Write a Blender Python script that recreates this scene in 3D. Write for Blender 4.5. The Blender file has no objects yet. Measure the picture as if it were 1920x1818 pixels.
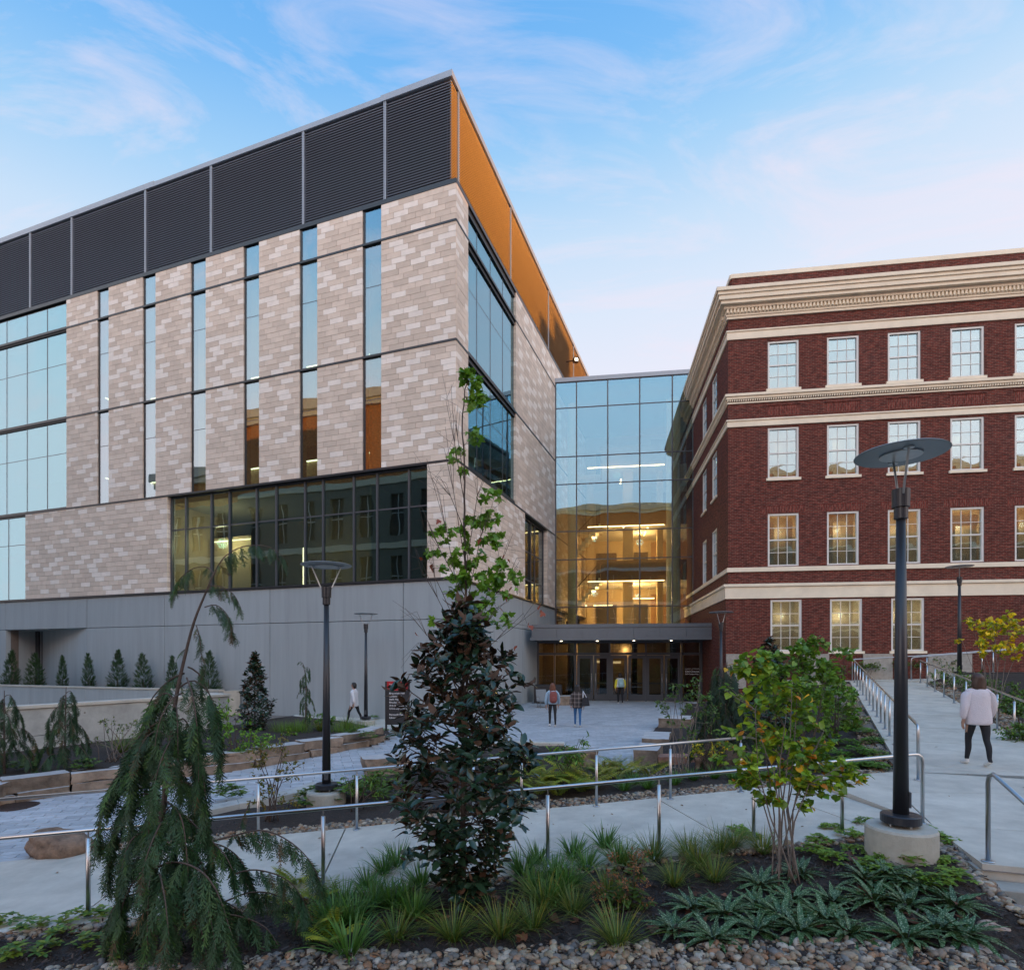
import bpy, bmesh, math, random
import numpy as np
from mathutils import Vector, Matrix, Euler, noise
from mathutils.geometry import delaunay_2d_cdt
random.seed(7); np.random.seed(7)
scene = bpy.context.scene
COL = scene.collection

# ------------------------------------------------------------ camera, sky, sun, exposure
F_PX, CX, HY, EYE = 1081.0, 960.0, 1235.0, 2.55       # focal length (px of a 1920 wide frame), principal column, horizon row, eye height
cam_data = bpy.data.cameras.new('camera'); cam = bpy.data.objects.new('camera', cam_data); COL.objects.link(cam)
cam.location = (0, 0, EYE); cam.rotation_euler = (math.pi/2, 0, 0)
cam_data.sensor_width = 36.0; cam_data.lens = 36.0*F_PX/1920; cam_data.shift_y = (HY-909.0)/1920
cam_data.clip_start = 0.1; cam_data.clip_end = 3000
scene.camera = cam
scene.view_settings.view_transform = 'Standard'; scene.view_settings.look = 'None'
scene.view_settings.gamma = 1; scene.view_settings.use_curve_mapping = False
scene.view_settings.exposure = 0.0
SUN_AZ = Vector((0.87, 0.49, 0)).normalized(); SUN_EL = math.radians(1.3)

SKY_BACK = 3.0
world = bpy.data.worlds.new('World'); scene.world = world; world.use_nodes = True
nt = world.node_tree; nt.nodes.clear()
def N(t, **kw):
    n = nt.nodes.new(t)
    for k, v in kw.items(): setattr(n, k, v)
    return n
def L(a, b): nt.links.new(a, b)
wo = N('ShaderNodeOutputWorld'); bg = N('ShaderNodeBackground'); L(bg.outputs[0], wo.inputs[0])
tc = N('ShaderNodeTexCoord'); sep = N('ShaderNodeSeparateXYZ'); L(tc.outputs['Generated'], sep.inputs[0])
sky = N('ShaderNodeTexSky', sky_type='NISHITA'); sky.sun_disc = False
sky.sun_elevation = math.radians(4.0); sky.sun_rotation = math.atan2(SUN_AZ.x, SUN_AZ.y); sky.air_density = 1.0; sky.ozone_density = 2.0; sky.dust_density = 0.6
ramp = N('ShaderNodeValToRGB'); cr = ramp.color_ramp
cr.elements[0].position = 0.0; cr.elements[0].color = (0.80, 0.80, 0.93, 1)
cr.elements[1].position = 1.0; cr.elements[1].color = (0.07, 0.27, 0.70, 1)
for p, c in ((0.37, (0.82, 0.83, 0.95)), (0.46, (0.72, 0.81, 0.96)), (0.54, (0.58, 0.75, 0.95)), (0.61, (0.37, 0.64, 0.94)), (0.68, (0.20, 0.50, 0.92)), (0.76, (0.12, 0.41, 0.88))):
    e = cr.elements.new(p); e.color = (*c, 1)
# brighter to the right, where the sun is setting; the height of the blue shifts with it
dotn = N('ShaderNodeVectorMath', operation='DOT_PRODUCT'); dotn.inputs[1].default_value = (SUN_AZ.x, SUN_AZ.y, 0)
L(tc.outputs['Generated'], dotn.inputs[0])
m1 = N('ShaderNodeMath', operation='MULTIPLY_ADD'); m1.inputs[1].default_value = -0.09; L(dotn.outputs['Value'], m1.inputs[0]); L(sep.outputs['Z'], m1.inputs[2])
m1b = N('ShaderNodeMath', operation='ADD'); m1b.inputs[1].default_value = 0.0; L(m1.outputs[0], m1b.inputs[0])
L(m1b.outputs[0], ramp.inputs[0])
# wispy clouds on a plane high above
den = N('ShaderNodeMath', operation='ADD'); den.inputs[1].default_value = 0.12; L(sep.outputs['Z'], den.inputs[0])
dx = N('ShaderNodeMath', operation='DIVIDE'); L(sep.outputs['X'], dx.inputs[0]); L(den.outputs[0], dx.inputs[1])
dy = N('ShaderNodeMath', operation='DIVIDE'); L(sep.outputs['Y'], dy.inputs[0]); L(den.outputs[0], dy.inputs[1])
cmb = N('ShaderNodeCombineXYZ'); L(dx.outputs[0], cmb.inputs[0]); L(dy.outputs[0], cmb.inputs[1])
mp = N('ShaderNodeMapping'); mp.inputs['Rotation'].default_value = (0, 0, math.radians(80)); mp.inputs['Scale'].default_value = (0.8, 2.0, 1); mp.inputs['Location'].default_value = (15, 25, 0)
L(cmb.outputs[0], mp.inputs[0])
cn = N('ShaderNodeTexNoise'); cn.inputs['Scale'].default_value = 2.4; cn.inputs['Detail'].default_value = 9; cn.inputs['Roughness'].default_value = 0.62; cn.inputs['Distortion'].default_value = 1.1
L(mp.outputs[0], cn.inputs['Vector'])
crr = N('ShaderNodeValToRGB'); crr.color_ramp.elements[0].position = 0.485; crr.color_ramp.elements[0].color = (0, 0, 0, 1)
crr.color_ramp.elements[1].position = 0.78; crr.color_ramp.elements[1].color = (0.68, 0.68, 0.68, 1)
L(cn.outputs['Fac'], crr.inputs[0])
cmix = N('ShaderNodeMixRGB'); cmix.inputs[2].default_value = (0.92, 0.80, 0.90, 1)
L(crr.outputs[0], cmix.inputs[0]); L(ramp.outputs[0], cmix.inputs[1])
skm = N('ShaderNodeMixRGB', blend_type='ADD'); skm.inputs[0].default_value = 0.01
L(cmix.outputs[0], skm.inputs[1]); L(sky.outputs[0], skm.inputs[2])
bt_ = N('ShaderNodeMapRange', interpolation_type='SMOOTHSTEP'); bt_.inputs[1].default_value = 0.5; bt_.inputs[2].default_value = -0.6; L(sep.outputs['Y'], bt_.inputs[0])
bm_ = N('ShaderNodeMixRGB', blend_type='MULTIPLY'); bm_.inputs[2].default_value = (1.08, .90, .74, 1); L(bt_.outputs[0], bm_.inputs[0]); L(skm.outputs[0], bm_.inputs[1]); L(bm_.outputs[0], bg.inputs[0])
# the half of the sky away from the view is brighter, as its reflections in every window show
az1 = N('ShaderNodeMapRange', interpolation_type='SMOOTHSTEP'); az1.inputs[1].default_value = 0.55; az1.inputs[2].default_value = -0.75; az1.inputs[3].default_value = 1.0; az1.inputs[4].default_value = SKY_BACK
L(sep.outputs['Y'], az1.inputs[0]); L(az1.outputs[0], bg.inputs[1])

sun_d = bpy.data.lights.new('sun', 'SUN'); sun = bpy.data.objects.new('sun', sun_d); COL.objects.link(sun)
sun_d.energy = 5.0; sun_d.color = (1.0, 0.44, 0.07); sun_d.angle = math.radians(0.5)
sd = Vector((SUN_AZ.x*math.cos(SUN_EL), SUN_AZ.y*math.cos(SUN_EL), math.sin(SUN_EL)))
sun.rotation_euler = (-sd).to_track_quat('-Z', 'Y').to_euler()

# ------------------------------------------------------------ helpers
def at(px, py, Y): return Vector(((px-CX)/F_PX*Y, Y, EYE+(HY-py)/F_PX*Y))
def gat(px, py, z):
    Y = (EYE-z)*F_PX/(py-HY); return Vector(((px-CX)/F_PX*Y, Y, z))

class MB:
    """collects faces; build() links them as ONE mesh object"""
    def __init__(s): s.v = []; s.f = []; s.m = []; s.uv = []; s.col = []; s.c = None
    def add(s, vs, fs, mi=0, uvs=None):
        b = len(s.v); s.v.extend(vs)
        if s.c is not None: s.col.extend([s.c]*len(vs))
        for i, f in enumerate(fs):
            s.f.append([b+k for k in f]); s.m.append(mi)
            s.uv.append(uvs[i] if uvs else None)
    def quad(s, a, b, c, d, mi=0, uv=None): s.add([a, b, c, d], [(0, 1, 2, 3)], mi, [uv] if uv else None)
    def box(s, c, sz, rz=0, mi=0):
        hx, hy, hz = sz[0]/2, sz[1]/2, sz[2]/2; co, si = math.cos(rz), math.sin(rz)
        vs = [(c[0]+x*co-y*si, c[1]+x*si+y*co, c[2]+z) for x in (-hx, hx) for y in (-hy, hy) for z in (-hz, hz)]
        s.add(vs, [(0, 1, 3, 2), (4, 6, 7, 5), (0, 4, 5, 1), (2, 3, 7, 6), (0, 2, 6, 4), (1, 5, 7, 3)], mi)
    def fbox(s, F, u0, u1, n0, n1, z0, z1, mi=0):
        P = [F.p(u, n, z) for u in (u0, u1) for n in (n0, n1) for z in (z0, z1)]
        if not F.rh: P = [P[i] for i in (4, 5, 6, 7, 0, 1, 2, 3)]; u0, u1 = u1, u0
        # verts index = 4*iu+2*in+iz
        fs = [(0, 1, 3, 2), (4, 6, 7, 5), (0, 4, 5, 1), (2, 3, 7, 6), (0, 2, 6, 4), (1, 5, 7, 3)]
        co = [(u, n, z) for u in (u0, u1) for n in (n0, n1) for z in (z0, z1)]
        ax = [(1, 2), (1, 2), (0, 2), (0, 2), (0, 1), (0, 1)]
        s.add(P, fs, mi, [[(co[k][a], co[k][b]) for k in f] for f, (a, b) in zip(fs, ax)])
    def tube(s, pts, r, seg=8, mi=0, cap=True):
        pts = [Vector(p) for p in pts]; n = len(pts)
        rs = r if isinstance(r, (list, tuple)) else [r]*n
        t0 = (pts[1]-pts[0]).normalized(); up = Vector((0, 0, 1)) if abs(t0.z) < .9 else Vector((1, 0, 0))
        a = t0.cross(up).normalized(); base = []; fs = []
        for i in range(n):
            t = (pts[min(i+1, n-1)]-pts[max(i-1, 0)])
            t = t.normalized() if t.length > 1e-9 else t0
            a = (a-t*a.dot(t)); a = a.normalized() if a.length > 1e-6 else t.orthogonal().normalized()
            b = t.cross(a)
            for k in range(seg):
                an = 2*math.pi*k/seg; base.append(pts[i]+(a*math.cos(an)+b*math.sin(an))*rs[i])
        for i in range(n-1):
            for k in range(seg):
                k2 = (k+1) % seg; fs.append((i*seg+k, i*seg+k2, (i+1)*seg+k2, (i+1)*seg+k))
        if cap: fs.append(tuple(range(seg-1, -1, -1))); fs.append(tuple((n-1)*seg+k for k in range(seg)))
        s.add(base, fs, mi)
    def lathe(s, c, prof, seg=24, mi=0):
        vs = [(c[0]+r*math.cos(2*math.pi*k/seg), c[1]+r*math.sin(2*math.pi*k/seg), c[2]+z) for r, z in prof for k in range(seg)]
        fs = [(i*seg+k, i*seg+(k+1) % seg, (i+1)*seg+(k+1) % seg, (i+1)*seg+k) for i in range(len(prof)-1) for k in range(seg)]
        fs.append(tuple(range(seg-1, -1, -1))); fs.append(tuple((len(prof)-1)*seg+k for k in range(seg)))
        s.add(vs, fs, mi)
    def build(s, name, mats, parent=None, smooth=False, kind=None, bevel=0):
        me = bpy.data.meshes.new(name); me.from_pydata([tuple(v) for v in s.v], [], s.f)
        for m in (mats if isinstance(mats, (list, tuple)) else [mats]): me.materials.append(m)
        me.polygons.foreach_set('material_index', s.m)
        if any(u is not None for u in s.uv):
            l = me.uv_layers.new(name='UVMap'); flat = []
            for f, u in zip(s.f, s.uv): flat.extend([c for p in (u or [(0, 0)]*len(f)) for c in p])
            l.data.foreach_set('uv', flat)
        if s.col:
            ca = me.color_attributes.new('Col', 'FLOAT_COLOR', 'POINT')
            ca.data.foreach_set('color', [c for q in s.col for c in (*q, 1.0)])
        if smooth: me.polygons.foreach_set('use_smooth', [True]*len(me.polygons))
        me.update()
        return link(name, me, parent, kind, bevel)
def link(name, me, parent=None, kind=None, bevel=0):
    o = bpy.data.objects.new(name, me); COL.objects.link(o)
    if parent is not None: attach(o, parent)
    if kind: o['kind'] = kind
    if bevel:
        b = o.modifiers.new('bevel', 'BEVEL'); b.width = bevel; b.segments = 2; b.limit_method = 'ANGLE'
    return o
LOC = {}
def attach(o, parent):
    o.parent = parent
    l, rz = LOC.get(parent.name, (Vector((0, 0, 0)), 0))
    if parent.name in LOC: o.matrix_parent_inverse = (Matrix.Translation(l) @ Matrix.Rotation(rz, 4, 'Z')).inverted()
def tag(o, label=None, cat=None, group=None, kind=None):
    if label: o['label'] = label
    if cat: o['category'] = cat
    if group: o['group'] = group
    if kind: o['kind'] = kind
    return o
def thing(name, label, cat, loc=(0, 0, 0), group=None, world_children=True):
    """an Empty at the thing's base; children built in world coordinates keep their place"""
    o = bpy.data.objects.new(name, None); o.empty_display_size = .2; COL.objects.link(o); o.location = loc
    if world_children: LOC[o.name] = (Vector(loc), 0)
    return tag(o, label, cat, group)
def dup(root, loc=None, rz=None, label=None, scale=None):
    r = root.copy(); COL.objects.link(r)
    if loc is not None: r.location = loc
    if rz is not None: r.rotation_euler = (0, 0, rz)
    if scale is not None: r.scale = scale if hasattr(scale, '__len__') else (scale,)*3
    if label: r['label'] = label
    for ch in root.children:
        c = ch.copy(); COL.objects.link(c); c.parent = r
        for g in ch.children:
            d = g.copy(); COL.objects.link(d); d.parent = c
    return r
class Frame:
    """a facade's own axes: u along it, n outward, z up"""
    def __init__(s, o, u, n): s.o = Vector((*o, 0)); s.u = Vector((*u, 0)).normalized(); s.nn = Vector((*n, 0)).normalized(); s.rh = s.u.cross(s.nn).z > 0
    def p(s, u, n, z): return s.o+s.u*u+s.nn*n+Vector((0, 0, z))
    def u_at(s, px, n=0):
        a = (px-CX)/F_PX; o = s.o+s.nn*n
        return (a*o.y-o.x)/(s.u.x-a*s.u.y)

# ------------------------------------------------------------ materials
def mat(name): 
    m = bpy.data.materials.new(name); m.use_nodes = True; m.node_tree.nodes.clear(); return m
class NG:
    def __init__(s, m): s.t = m.node_tree; s.o = s.n('ShaderNodeOutputMaterial')
    def n(s, t, **kw):
        x = s.t.nodes.new(t)
        for k, v in kw.items():
            if k.startswith('i_'): x.inputs[k[2:].replace('_', ' ')].default_value = v
            else: setattr(x, k, v)
        return x
    def l(s, a, b): s.t.links.new(a, b)
def simple(name, col, rough=.6, metal=0, var=0.12, vscale=3.0, bump=0, bscale=30, emit=None, spec=.5, coord='Object', attr=False, objrand=0, trans=0, rvar=0, stretch=None, coat=0):
    m = mat(name); g = NG(m); b = g.n('ShaderNodeBsdfPrincipled'); g.l(b.outputs[0], g.o.inputs[0])
    b.inputs['Roughness'].default_value = rough; b.inputs['Metallic'].default_value = metal; b.inputs['Specular IOR Level'].default_value = spec
    if coat: b.inputs['Coat Weight'].default_value = coat
    tc = g.n('ShaderNodeTexCoord'); src = tc.outputs[coord]
    if stretch:
        mpn = g.n('ShaderNodeMapping'); mpn.inputs['Scale'].default_value = stretch; g.l(src, mpn.inputs[0]); src = mpn.outputs[0]
    if attr:
        a = g.n('ShaderNodeVertexColor', layer_name='Col'); base = a.outputs[0]
    else:
        rgb = g.n('ShaderNodeRGB'); rgb.outputs[0].default_value = (*col, 1); base = rgb.outputs[0]
    nz = g.n('ShaderNodeTexNoise', i_Scale=vscale, i_Detail=6.0, i_Roughness=.65); g.l(src, nz.inputs['Vector'])
    mr = g.n('ShaderNodeMapRange'); mr.inputs[1].default_value = .3; mr.inputs[2].default_value = .7; mr.inputs[3].default_value = 1-var; mr.inputs[4].default_value = 1+var
    g.l(nz.outputs[0], mr.inputs[0]); fac = mr.outputs[0]
    if objrand:
        oi = g.n('ShaderNodeObjectInfo'); m2 = g.n('ShaderNodeMapRange'); m2.inputs[3].default_value = 1-objrand; m2.inputs[4].default_value = 1+objrand
        g.l(oi.outputs['Random'], m2.inputs[0]); mm = g.n('ShaderNodeMath', operation='MULTIPLY'); g.l(fac, mm.inputs[0]); g.l(m2.outputs[0], mm.inputs[1]); fac = mm.outputs[0]
    vm = g.n('ShaderNodeVectorMath', operation='SCALE'); g.l(base, vm.inputs[0]); g.l(fac, vm.inputs['Scale'])
    g.l(vm.outputs[0], b.inputs['Base Color'])
    if rvar:
        m3 = g.n('ShaderNodeMapRange'); m3.inputs[3].default_value = rough-rvar; m3.inputs[4].default_value = rough+rvar; g.l(nz.outputs[0], m3.inputs[0]); g.l(m3.outputs[0], b.inputs['Roughness'])
    if bump:
        n2 = g.n('ShaderNodeTexNoise', i_Scale=bscale, i_Detail=5.0); g.l(src, n2.inputs['Vector'])
        bp = g.n('ShaderNodeBump'); bp.inputs['Strength'].default_value = bump; bp.inputs['Distance'].default_value = .02
        g.l(n2.outputs[0], bp.inputs['Height']); g.l(bp.outputs[0], b.inputs['Normal'])
    if emit: b.inputs['Emission Color'].default_value = (*emit[0], 1); b.inputs['Emission Strength'].default_value = emit[1]
    if trans:
        tr = g.n('ShaderNodeBsdfTranslucent'); g.l(vm.outputs[0], tr.inputs[0]); mx = g.n('ShaderNodeMixShader'); mx.inputs[0].default_value = trans
        g.l(b.outputs[0], mx.inputs[1]); g.l(tr.outputs[0], mx.inputs[2]); g.l(mx.outputs[0], g.o.inputs[0])
    return m
def glass(name, tint=(.72, .88, .95), thru=(.5, .62, .6), f0=.38, f1=.9, wave=.005, wscale=.55):
    m = mat(name); g = NG(m)
    gl = g.n('ShaderNodeBsdfGlossy'); gl.inputs['Color'].default_value = (*tint, 1); gl.inputs['Roughness'].default_value = 0.0
    tr = g.n('ShaderNodeBsdfTransparent'); tr.inputs['Color'].default_value = (*thru, 1)
    lw = g.n('ShaderNodeLayerWeight'); lw.inputs['Blend'].default_value = .35
    mr = g.n('ShaderNodeMapRange'); mr.inputs[3].default_value = f0; mr.inputs[4].default_value = f1; g.l(lw.outputs['Facing'], mr.inputs[0])
    mx = g.n('ShaderNodeMixShader'); g.l(mr.outputs[0], mx.inputs[0]); g.l(tr.outputs[0], mx.inputs[1]); g.l(gl.outputs[0], mx.inputs[2]); g.l(mx.outputs[0], g.o.inputs[0])
    if wave:
        tc = g.n('ShaderNodeTexCoord'); nz = g.n('ShaderNodeTexNoise', i_Scale=wscale, i_Detail=1.0); g.l(tc.outputs['Object'], nz.inputs['Vector'])
        bp = g.n('ShaderNodeBump'); bp.inputs['Strength'].default_value = 1; bp.inputs['Distance'].default_value = wave
        g.l(nz.outputs[0], bp.inputs['Height']); g.l(bp.outputs[0], gl.inputs['Normal'])
    return m
def brick(name, c1, c2, mortar, w=.212, h=.0715, ms=.009, swap=False, dark=.35, frost=.0):
    m = mat(name); g = NG(m); b = g.n('ShaderNodeBsdfPrincipled'); g.l(b.outputs[0], g.o.inputs[0]); b.inputs['Roughness'].default_value = .85; b.inputs['Specular IOR Level'].default_value = .25
    tc = g.n('ShaderNodeTexCoord'); src = tc.outputs['UV']
    if swap:
        s = g.n('ShaderNodeSeparateXYZ'); c = g.n('ShaderNodeCombineXYZ'); g.l(src, s.inputs[0]); g.l(s.outputs[0], c.inputs[1]); g.l(s.outputs[1], c.inputs[0]); src = c.outputs[0]
    def bt(ca, cb, mo):
        x = g.n('ShaderNodeTexBrick'); x.inputs['Color1'].default_value = (*ca, 1); x.inputs['Color2'].default_value = (*cb, 1); x.inputs['Mortar'].default_value = (*mo, 1)
        x.inputs['Scale'].default_value = 1; x.inputs['Mortar Size'].default_value = ms; x.inputs['Mortar Smooth'].default_value = .2; x.inputs['Bias'].default_value = 0
        x.inputs['Brick Width'].default_value = w; x.inputs['Row Height'].default_value = h; g.l(src, x.inputs['Vector']); return x
    bx = bt(c1, c2, mortar)
    nz = g.n('ShaderNodeTexNoise', i_Scale=1.3, i_Detail=8.0, i_Roughness=.7); g.l(src, nz.inputs['Vector'])
    # single bricks burnt darker
    mpn = g.n('ShaderNodeMapping'); mpn.inputs['Scale'].default_value = (1/w*.98, 1/h*.98, 1); g.l(src, mpn.inputs[0])
    wn = g.n('ShaderNodeTexNoise', i_Scale=.9, i_Detail=1.0); g.l(mpn.outputs[0], wn.inputs['Vector'])
    mr = g.n('ShaderNodeMapRange'); mr.inputs[1].default_value = .38; mr.inputs[2].default_value = .62; mr.inputs[3].default_value = 1-dark; mr.inputs[4].default_value = 1+dark*.6; g.l(wn.outputs[0], mr.inputs[0])
    mr2 = g.n('ShaderNodeMapRange'); mr2.inputs[3].default_value = .8; mr2.inputs[4].default_value = 1.2; g.l(nz.outputs[0], mr2.inputs[0])
    mm = g.n('ShaderNodeMath', operation='MULTIPLY'); g.l(mr.outputs[0], mm.inputs[0]); g.l(mr2.outputs[0], mm.inputs[1])
    vm = g.n('ShaderNodeVectorMath', operation='SCALE'); g.l(bx.outputs[0], vm.inputs[0]); g.l(mm.outputs[0], vm.inputs['Scale'])
    last = vm.outputs[0]
    if frost:
        n3 = g.n('ShaderNodeTexNoise', i_Scale=.45, i_Detail=7.0, i_Roughness=.7); g.l(src, n3.inputs['Vector'])
        m3 = g.n('ShaderNodeMapRange'); m3.inputs[1].default_value = .52; m3.inputs[2].default_value = .8; m3.inputs[4].default_value = frost; g.l(n3.outputs[0], m3.inputs[0])
        mx = g.n('ShaderNodeMixRGB'); mx.inputs[2].default_value = (.32, .22, .22, 1); g.l(m3.outputs[0], mx.inputs[0]); g.l(last, mx.inputs[1]); last = mx.outputs[0]
    g.l(last, b.inputs['Base Color'])
    bp = g.n('ShaderNodeBump'); bp.inputs['Strength'].default_value = .6; bp.inputs['Distance'].default_value = .01; g.l(bx.outputs['Fac'], bp.inputs['Height']); bp.invert = True
    g.l(bp.outputs[0], b.inputs['Normal'])
    return m
def emission(name, col, s):
    m = mat(name); g = NG(m); e = g.n('ShaderNodeEmission'); e.inputs[0].default_value = (*col, 1); e.inputs[1].default_value = s; g.l(e.outputs[0], g.o.inputs[0]); return m

M = {}
M['stone_a'] = simple('pale_stone', (.82, .735, .65), .8, var=.07, bump=.25, bscale=25, objrand=.05)
M['stone_b'] = simple('tan_stone', (.62, .51, .415), .8, var=.07, bump=.25, bscale=25, objrand=.05)
M['stone_c'] = simple('mid_stone', (.70, .58, .475), .8, var=.07, bump=.25, bscale=25, objrand=.05)
M['joint'] = simple('dark_joint', (.17, .14, .12), .9)
M['panel'] = simple('precast_concrete', (.325, .36, .375), .75, var=.10, vscale=1.2, bump=.12, bscale=60, objrand=.04, stretch=(2.2, 2.2, .16), rvar=.05)
M['louver'] = simple('dark_painted_louver', (.19, .22, .275), .45, metal=.1, var=.05)
M['louver_sunset'] = simple('sunset_tinted_louver', (.56, .33, .15), .45, metal=.1, var=.05)  # right-face slats are grey too; orange sunset light is put into their colour
M['louver_post'] = simple('pale_aluminium', (.30, .33, .37), .45, metal=.2, var=.04)
M['black'] = simple('black_frame', (.018, .019, .022), .4, var=.05)
M['frame'] = simple('anthracite_frame', (.065, .07, .08), .4, var=.05)
M['zinc'] = simple('grey_metal_fascia', (.135, .15, .165), .45, metal=.2, var=.07)
M['glass'] = glass('curtain_glass', tint=(.55, .82, .95), f0=.11, f1=.75); M['glass_slot'] = glass('slot_glass', tint=(.64, .76, .88), f0=.13, f1=.75)
M['glass_dark'] = glass('dark_glass', tint=(.50, .72, .78), thru=(.56, .65, .60), f0=.15, f1=.8, wave=.004, wscale=.8)
M['glass_link'] = glass('link_glass', tint=(.32, .64, 1.0), thru=(.85, .84, .70), f0=.19, f1=.75, wave=.012, wscale=.4)
M['glass_entry'] = glass('entry_glass', tint=(.7, .8, .85), thru=(.55, .55, .5), f0=.07, f1=.7, wave=.0)
M['glass_sash'] = glass('sash_glass', tint=(.60, .83, 1.0), thru=(.8, .8, .74), f0=.19, f1=.75, wave=.006, wscale=1.4)
M['brick'] = brick('red_brick', (.160, .030, .019), (.098, .021, .015), (.165, .10, .078), frost=.09)
M['brick_soldier'] = brick('red_brick_soldier', (.19, .036, .024), (.14, .025, .018), (.19, .11, .085), swap=True)
M['brick_far'] = brick('orange_brick', (.78, .27, .07), (.66, .20, .05), (.4, .25, .15))
M['limestone'] = simple('cream_limestone', (.80, .69, .53), .75, var=.09, vscale=1.5, bump=.1, bscale=40)
M['white'] = simple('white_paint', (.70, .68, .64), .5, var=.04)
M['blind'] = simple('pale_blind', (.62, .62, .56), .8, var=.05)
M['concrete'] = simple('broom_concrete', (.49, .46, .395), .85, var=.20, vscale=1.6, bump=.25, bscale=120, objrand=.04)
M['concrete_wall'] = simple('board_concrete', (.38, .385, .36), .8, var=.22, vscale=2.2, bump=.2, bscale=40)
M['concrete_step'] = simple('step_concrete', (.30, .29, .255), .85, var=.18, vscale=4, bump=.3, bscale=80)
M['plinth'] = simple('plinth_concrete', (.40, .385, .33), .85, var=.15, vscale=5, bump=.25, bscale=60)
M['paver'] = simple('paver', (.40, .425, .45), .7, var=.12, vscale=6, bump=.2, bscale=90, objrand=.10)
M['paver_b'] = simple('paver_darker', (.35, .375, .40), .7, var=.12, vscale=6, bump=.2, bscale=90, objrand=.10)
M['paver_c'] = simple('paver_paler', (.45, .475, .50), .7, var=.12, vscale=6, bump=.2, bscale=90, objrand=.10)
M['ground'] = simple('ground', (.12, .115, .10), .95, var=.2, vscale=.5)
M['mulch'] = simple('bark_mulch', (.030, .022, .018), .95, var=.55, vscale=22, bump=1.0, bscale=45)
M['steel'] = simple('brushed_steel', (.52, .52, .52), .32, metal=1, var=.06, vscale=8, rvar=.06)
M['lamp_black'] = simple('black_lamp_paint', (.022, .024, .03), .38, var=.08)
M['lamp_glass'] = simple('frosted_lamp_glass', (.30, .33, .34), .25, var=.03, trans=.35)
M['lamp_arm'] = simple('lamp_arm_metal', (.45, .47, .48), .35, metal=.8)
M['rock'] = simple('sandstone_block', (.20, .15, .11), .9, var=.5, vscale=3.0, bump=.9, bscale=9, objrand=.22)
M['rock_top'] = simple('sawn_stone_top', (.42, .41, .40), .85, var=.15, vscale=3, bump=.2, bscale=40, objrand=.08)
M['boulder'] = simple('brown_boulder', (.19, .125, .085), .85, var=.55, vscale=7, bump=1.0, bscale=16)
M['pebble'] = simple('river_pebble', (.3, .3, .3), .6, var=.25, vscale=45, attr=True)
M['bark'] = simple('brown_bark', (.085, .062, .05), .9, var=.35, vscale=30, bump=.5, bscale=60)
M['bark_pale'] = simple('grey_bark', (.17, .14, .12), .85, var=.3, vscale=30, bump=.3, bscale=60)
M['leaf'] = simple('green_leaf', (.1, .1, .1), .45, var=.15, vscale=40, attr=True, trans=.3)
M['needle'] = simple('conifer_foliage', (.1, .1, .1), .6, var=.2, vscale=30, attr=True, trans=.12)
M['plaster'] = simple('warm_plaster', (.50, .38, .24), .8, var=.05)
M['plaster_w'] = simple('pale_plaster', (.66, .62, .54), .8, var=.05)
M['slab'] = simple('interior_slab', (.30, .27, .23), .8)
M['wood'] = simple('interior_wood', (.28, .15, .07), .5, var=.25, vscale=4, stretch=(1, 1, 6))
M['dark_int'] = simple('interior_dark', (.06, .05, .045), .8)
M['warm_strip'] = emission('warm_light_strip', (1.0, .80, .50), 9)
M['warm_spot'] = emission('warm_downlight', (1.0, .84, .58), 14)
M['room_glow'] = emission('lit_ceiling_panel', (1.0, .74, .42), 1.6)
M['bronze'] = simple('brown_metal', (.08, .05, .03), .5, metal=.5)
M['dull_stone'] = simple('dull_grey_stone', (.20, .19, .165), .9)
M['roofing'] = simple('grey_roofing', (.2, .2, .2), .9)
M['sign_red'] = simple('sign_red', (.42, .012, .02), .5, var=.04)
M['sign_black'] = simple('sign_black', (.02, .021, .025), .5, var=.04)
M['letter'] = simple('white_letter', (.78, .78, .8), .5, var=.02)
# magnolia leaf: glossy green above, felted brown below
m = mat('magnolia_leaf'); g = NG(m); b = g.n('ShaderNodeBsdfPrincipled'); g.l(b.outputs[0], g.o.inputs[0])
a = g.n('ShaderNodeVertexColor', layer_name='Col'); geo = g.n('ShaderNodeNewGeometry'); mx = g.n('ShaderNodeMixRGB')
g.l(geo.outputs['Backfacing'], mx.inputs[0]); g.l(a.outputs[0], mx.inputs[1]); mx.inputs[2].default_value = (.085, .042, .020, 1); g.l(mx.outputs[0], b.inputs['Base Color'])
mr = g.n('ShaderNodeMapRange'); mr.inputs[3].default_value = .24; mr.inputs[4].default_value = .8; g.l(geo.outputs['Backfacing'], mr.inputs[0]); g.l(mr.outputs[0], b.inputs['Roughness'])
M['magnolia'] = m
# lungwort leaf: silver spots are the leaf's own pattern
m = mat('spotted_leaf'); g = NG(m); b = g.n('ShaderNodeBsdfPrincipled'); g.l(b.outputs[0], g.o.inputs[0]); b.inputs['Roughness'].default_value = .5
a = g.n('ShaderNodeVertexColor', layer_name='Col'); tc_ = g.n('ShaderNodeTexCoord'); v = g.n('ShaderNodeTexVoronoi', i_Scale=75.0); g.l(tc_.outputs['Object'], v.inputs['Vector'])
r = g.n('ShaderNodeMapRange'); r.inputs[1].default_value = .30; r.inputs[2].default_value = .44; r.inputs[3].default_value = .8; r.inputs[4].default_value = 0; g.l(v.outputs['Distance'], r.inputs[0])
mx = g.n('ShaderNodeMixRGB'); mx.inputs[2].default_value = (.22, .30, .17, 1); g.l(r.outputs[0], mx.inputs[0]); g.l(a.outputs[0], mx.inputs[1]); g.l(mx.outputs[0], b.inputs['Base Color'])
M['spotted'] = m
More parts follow.
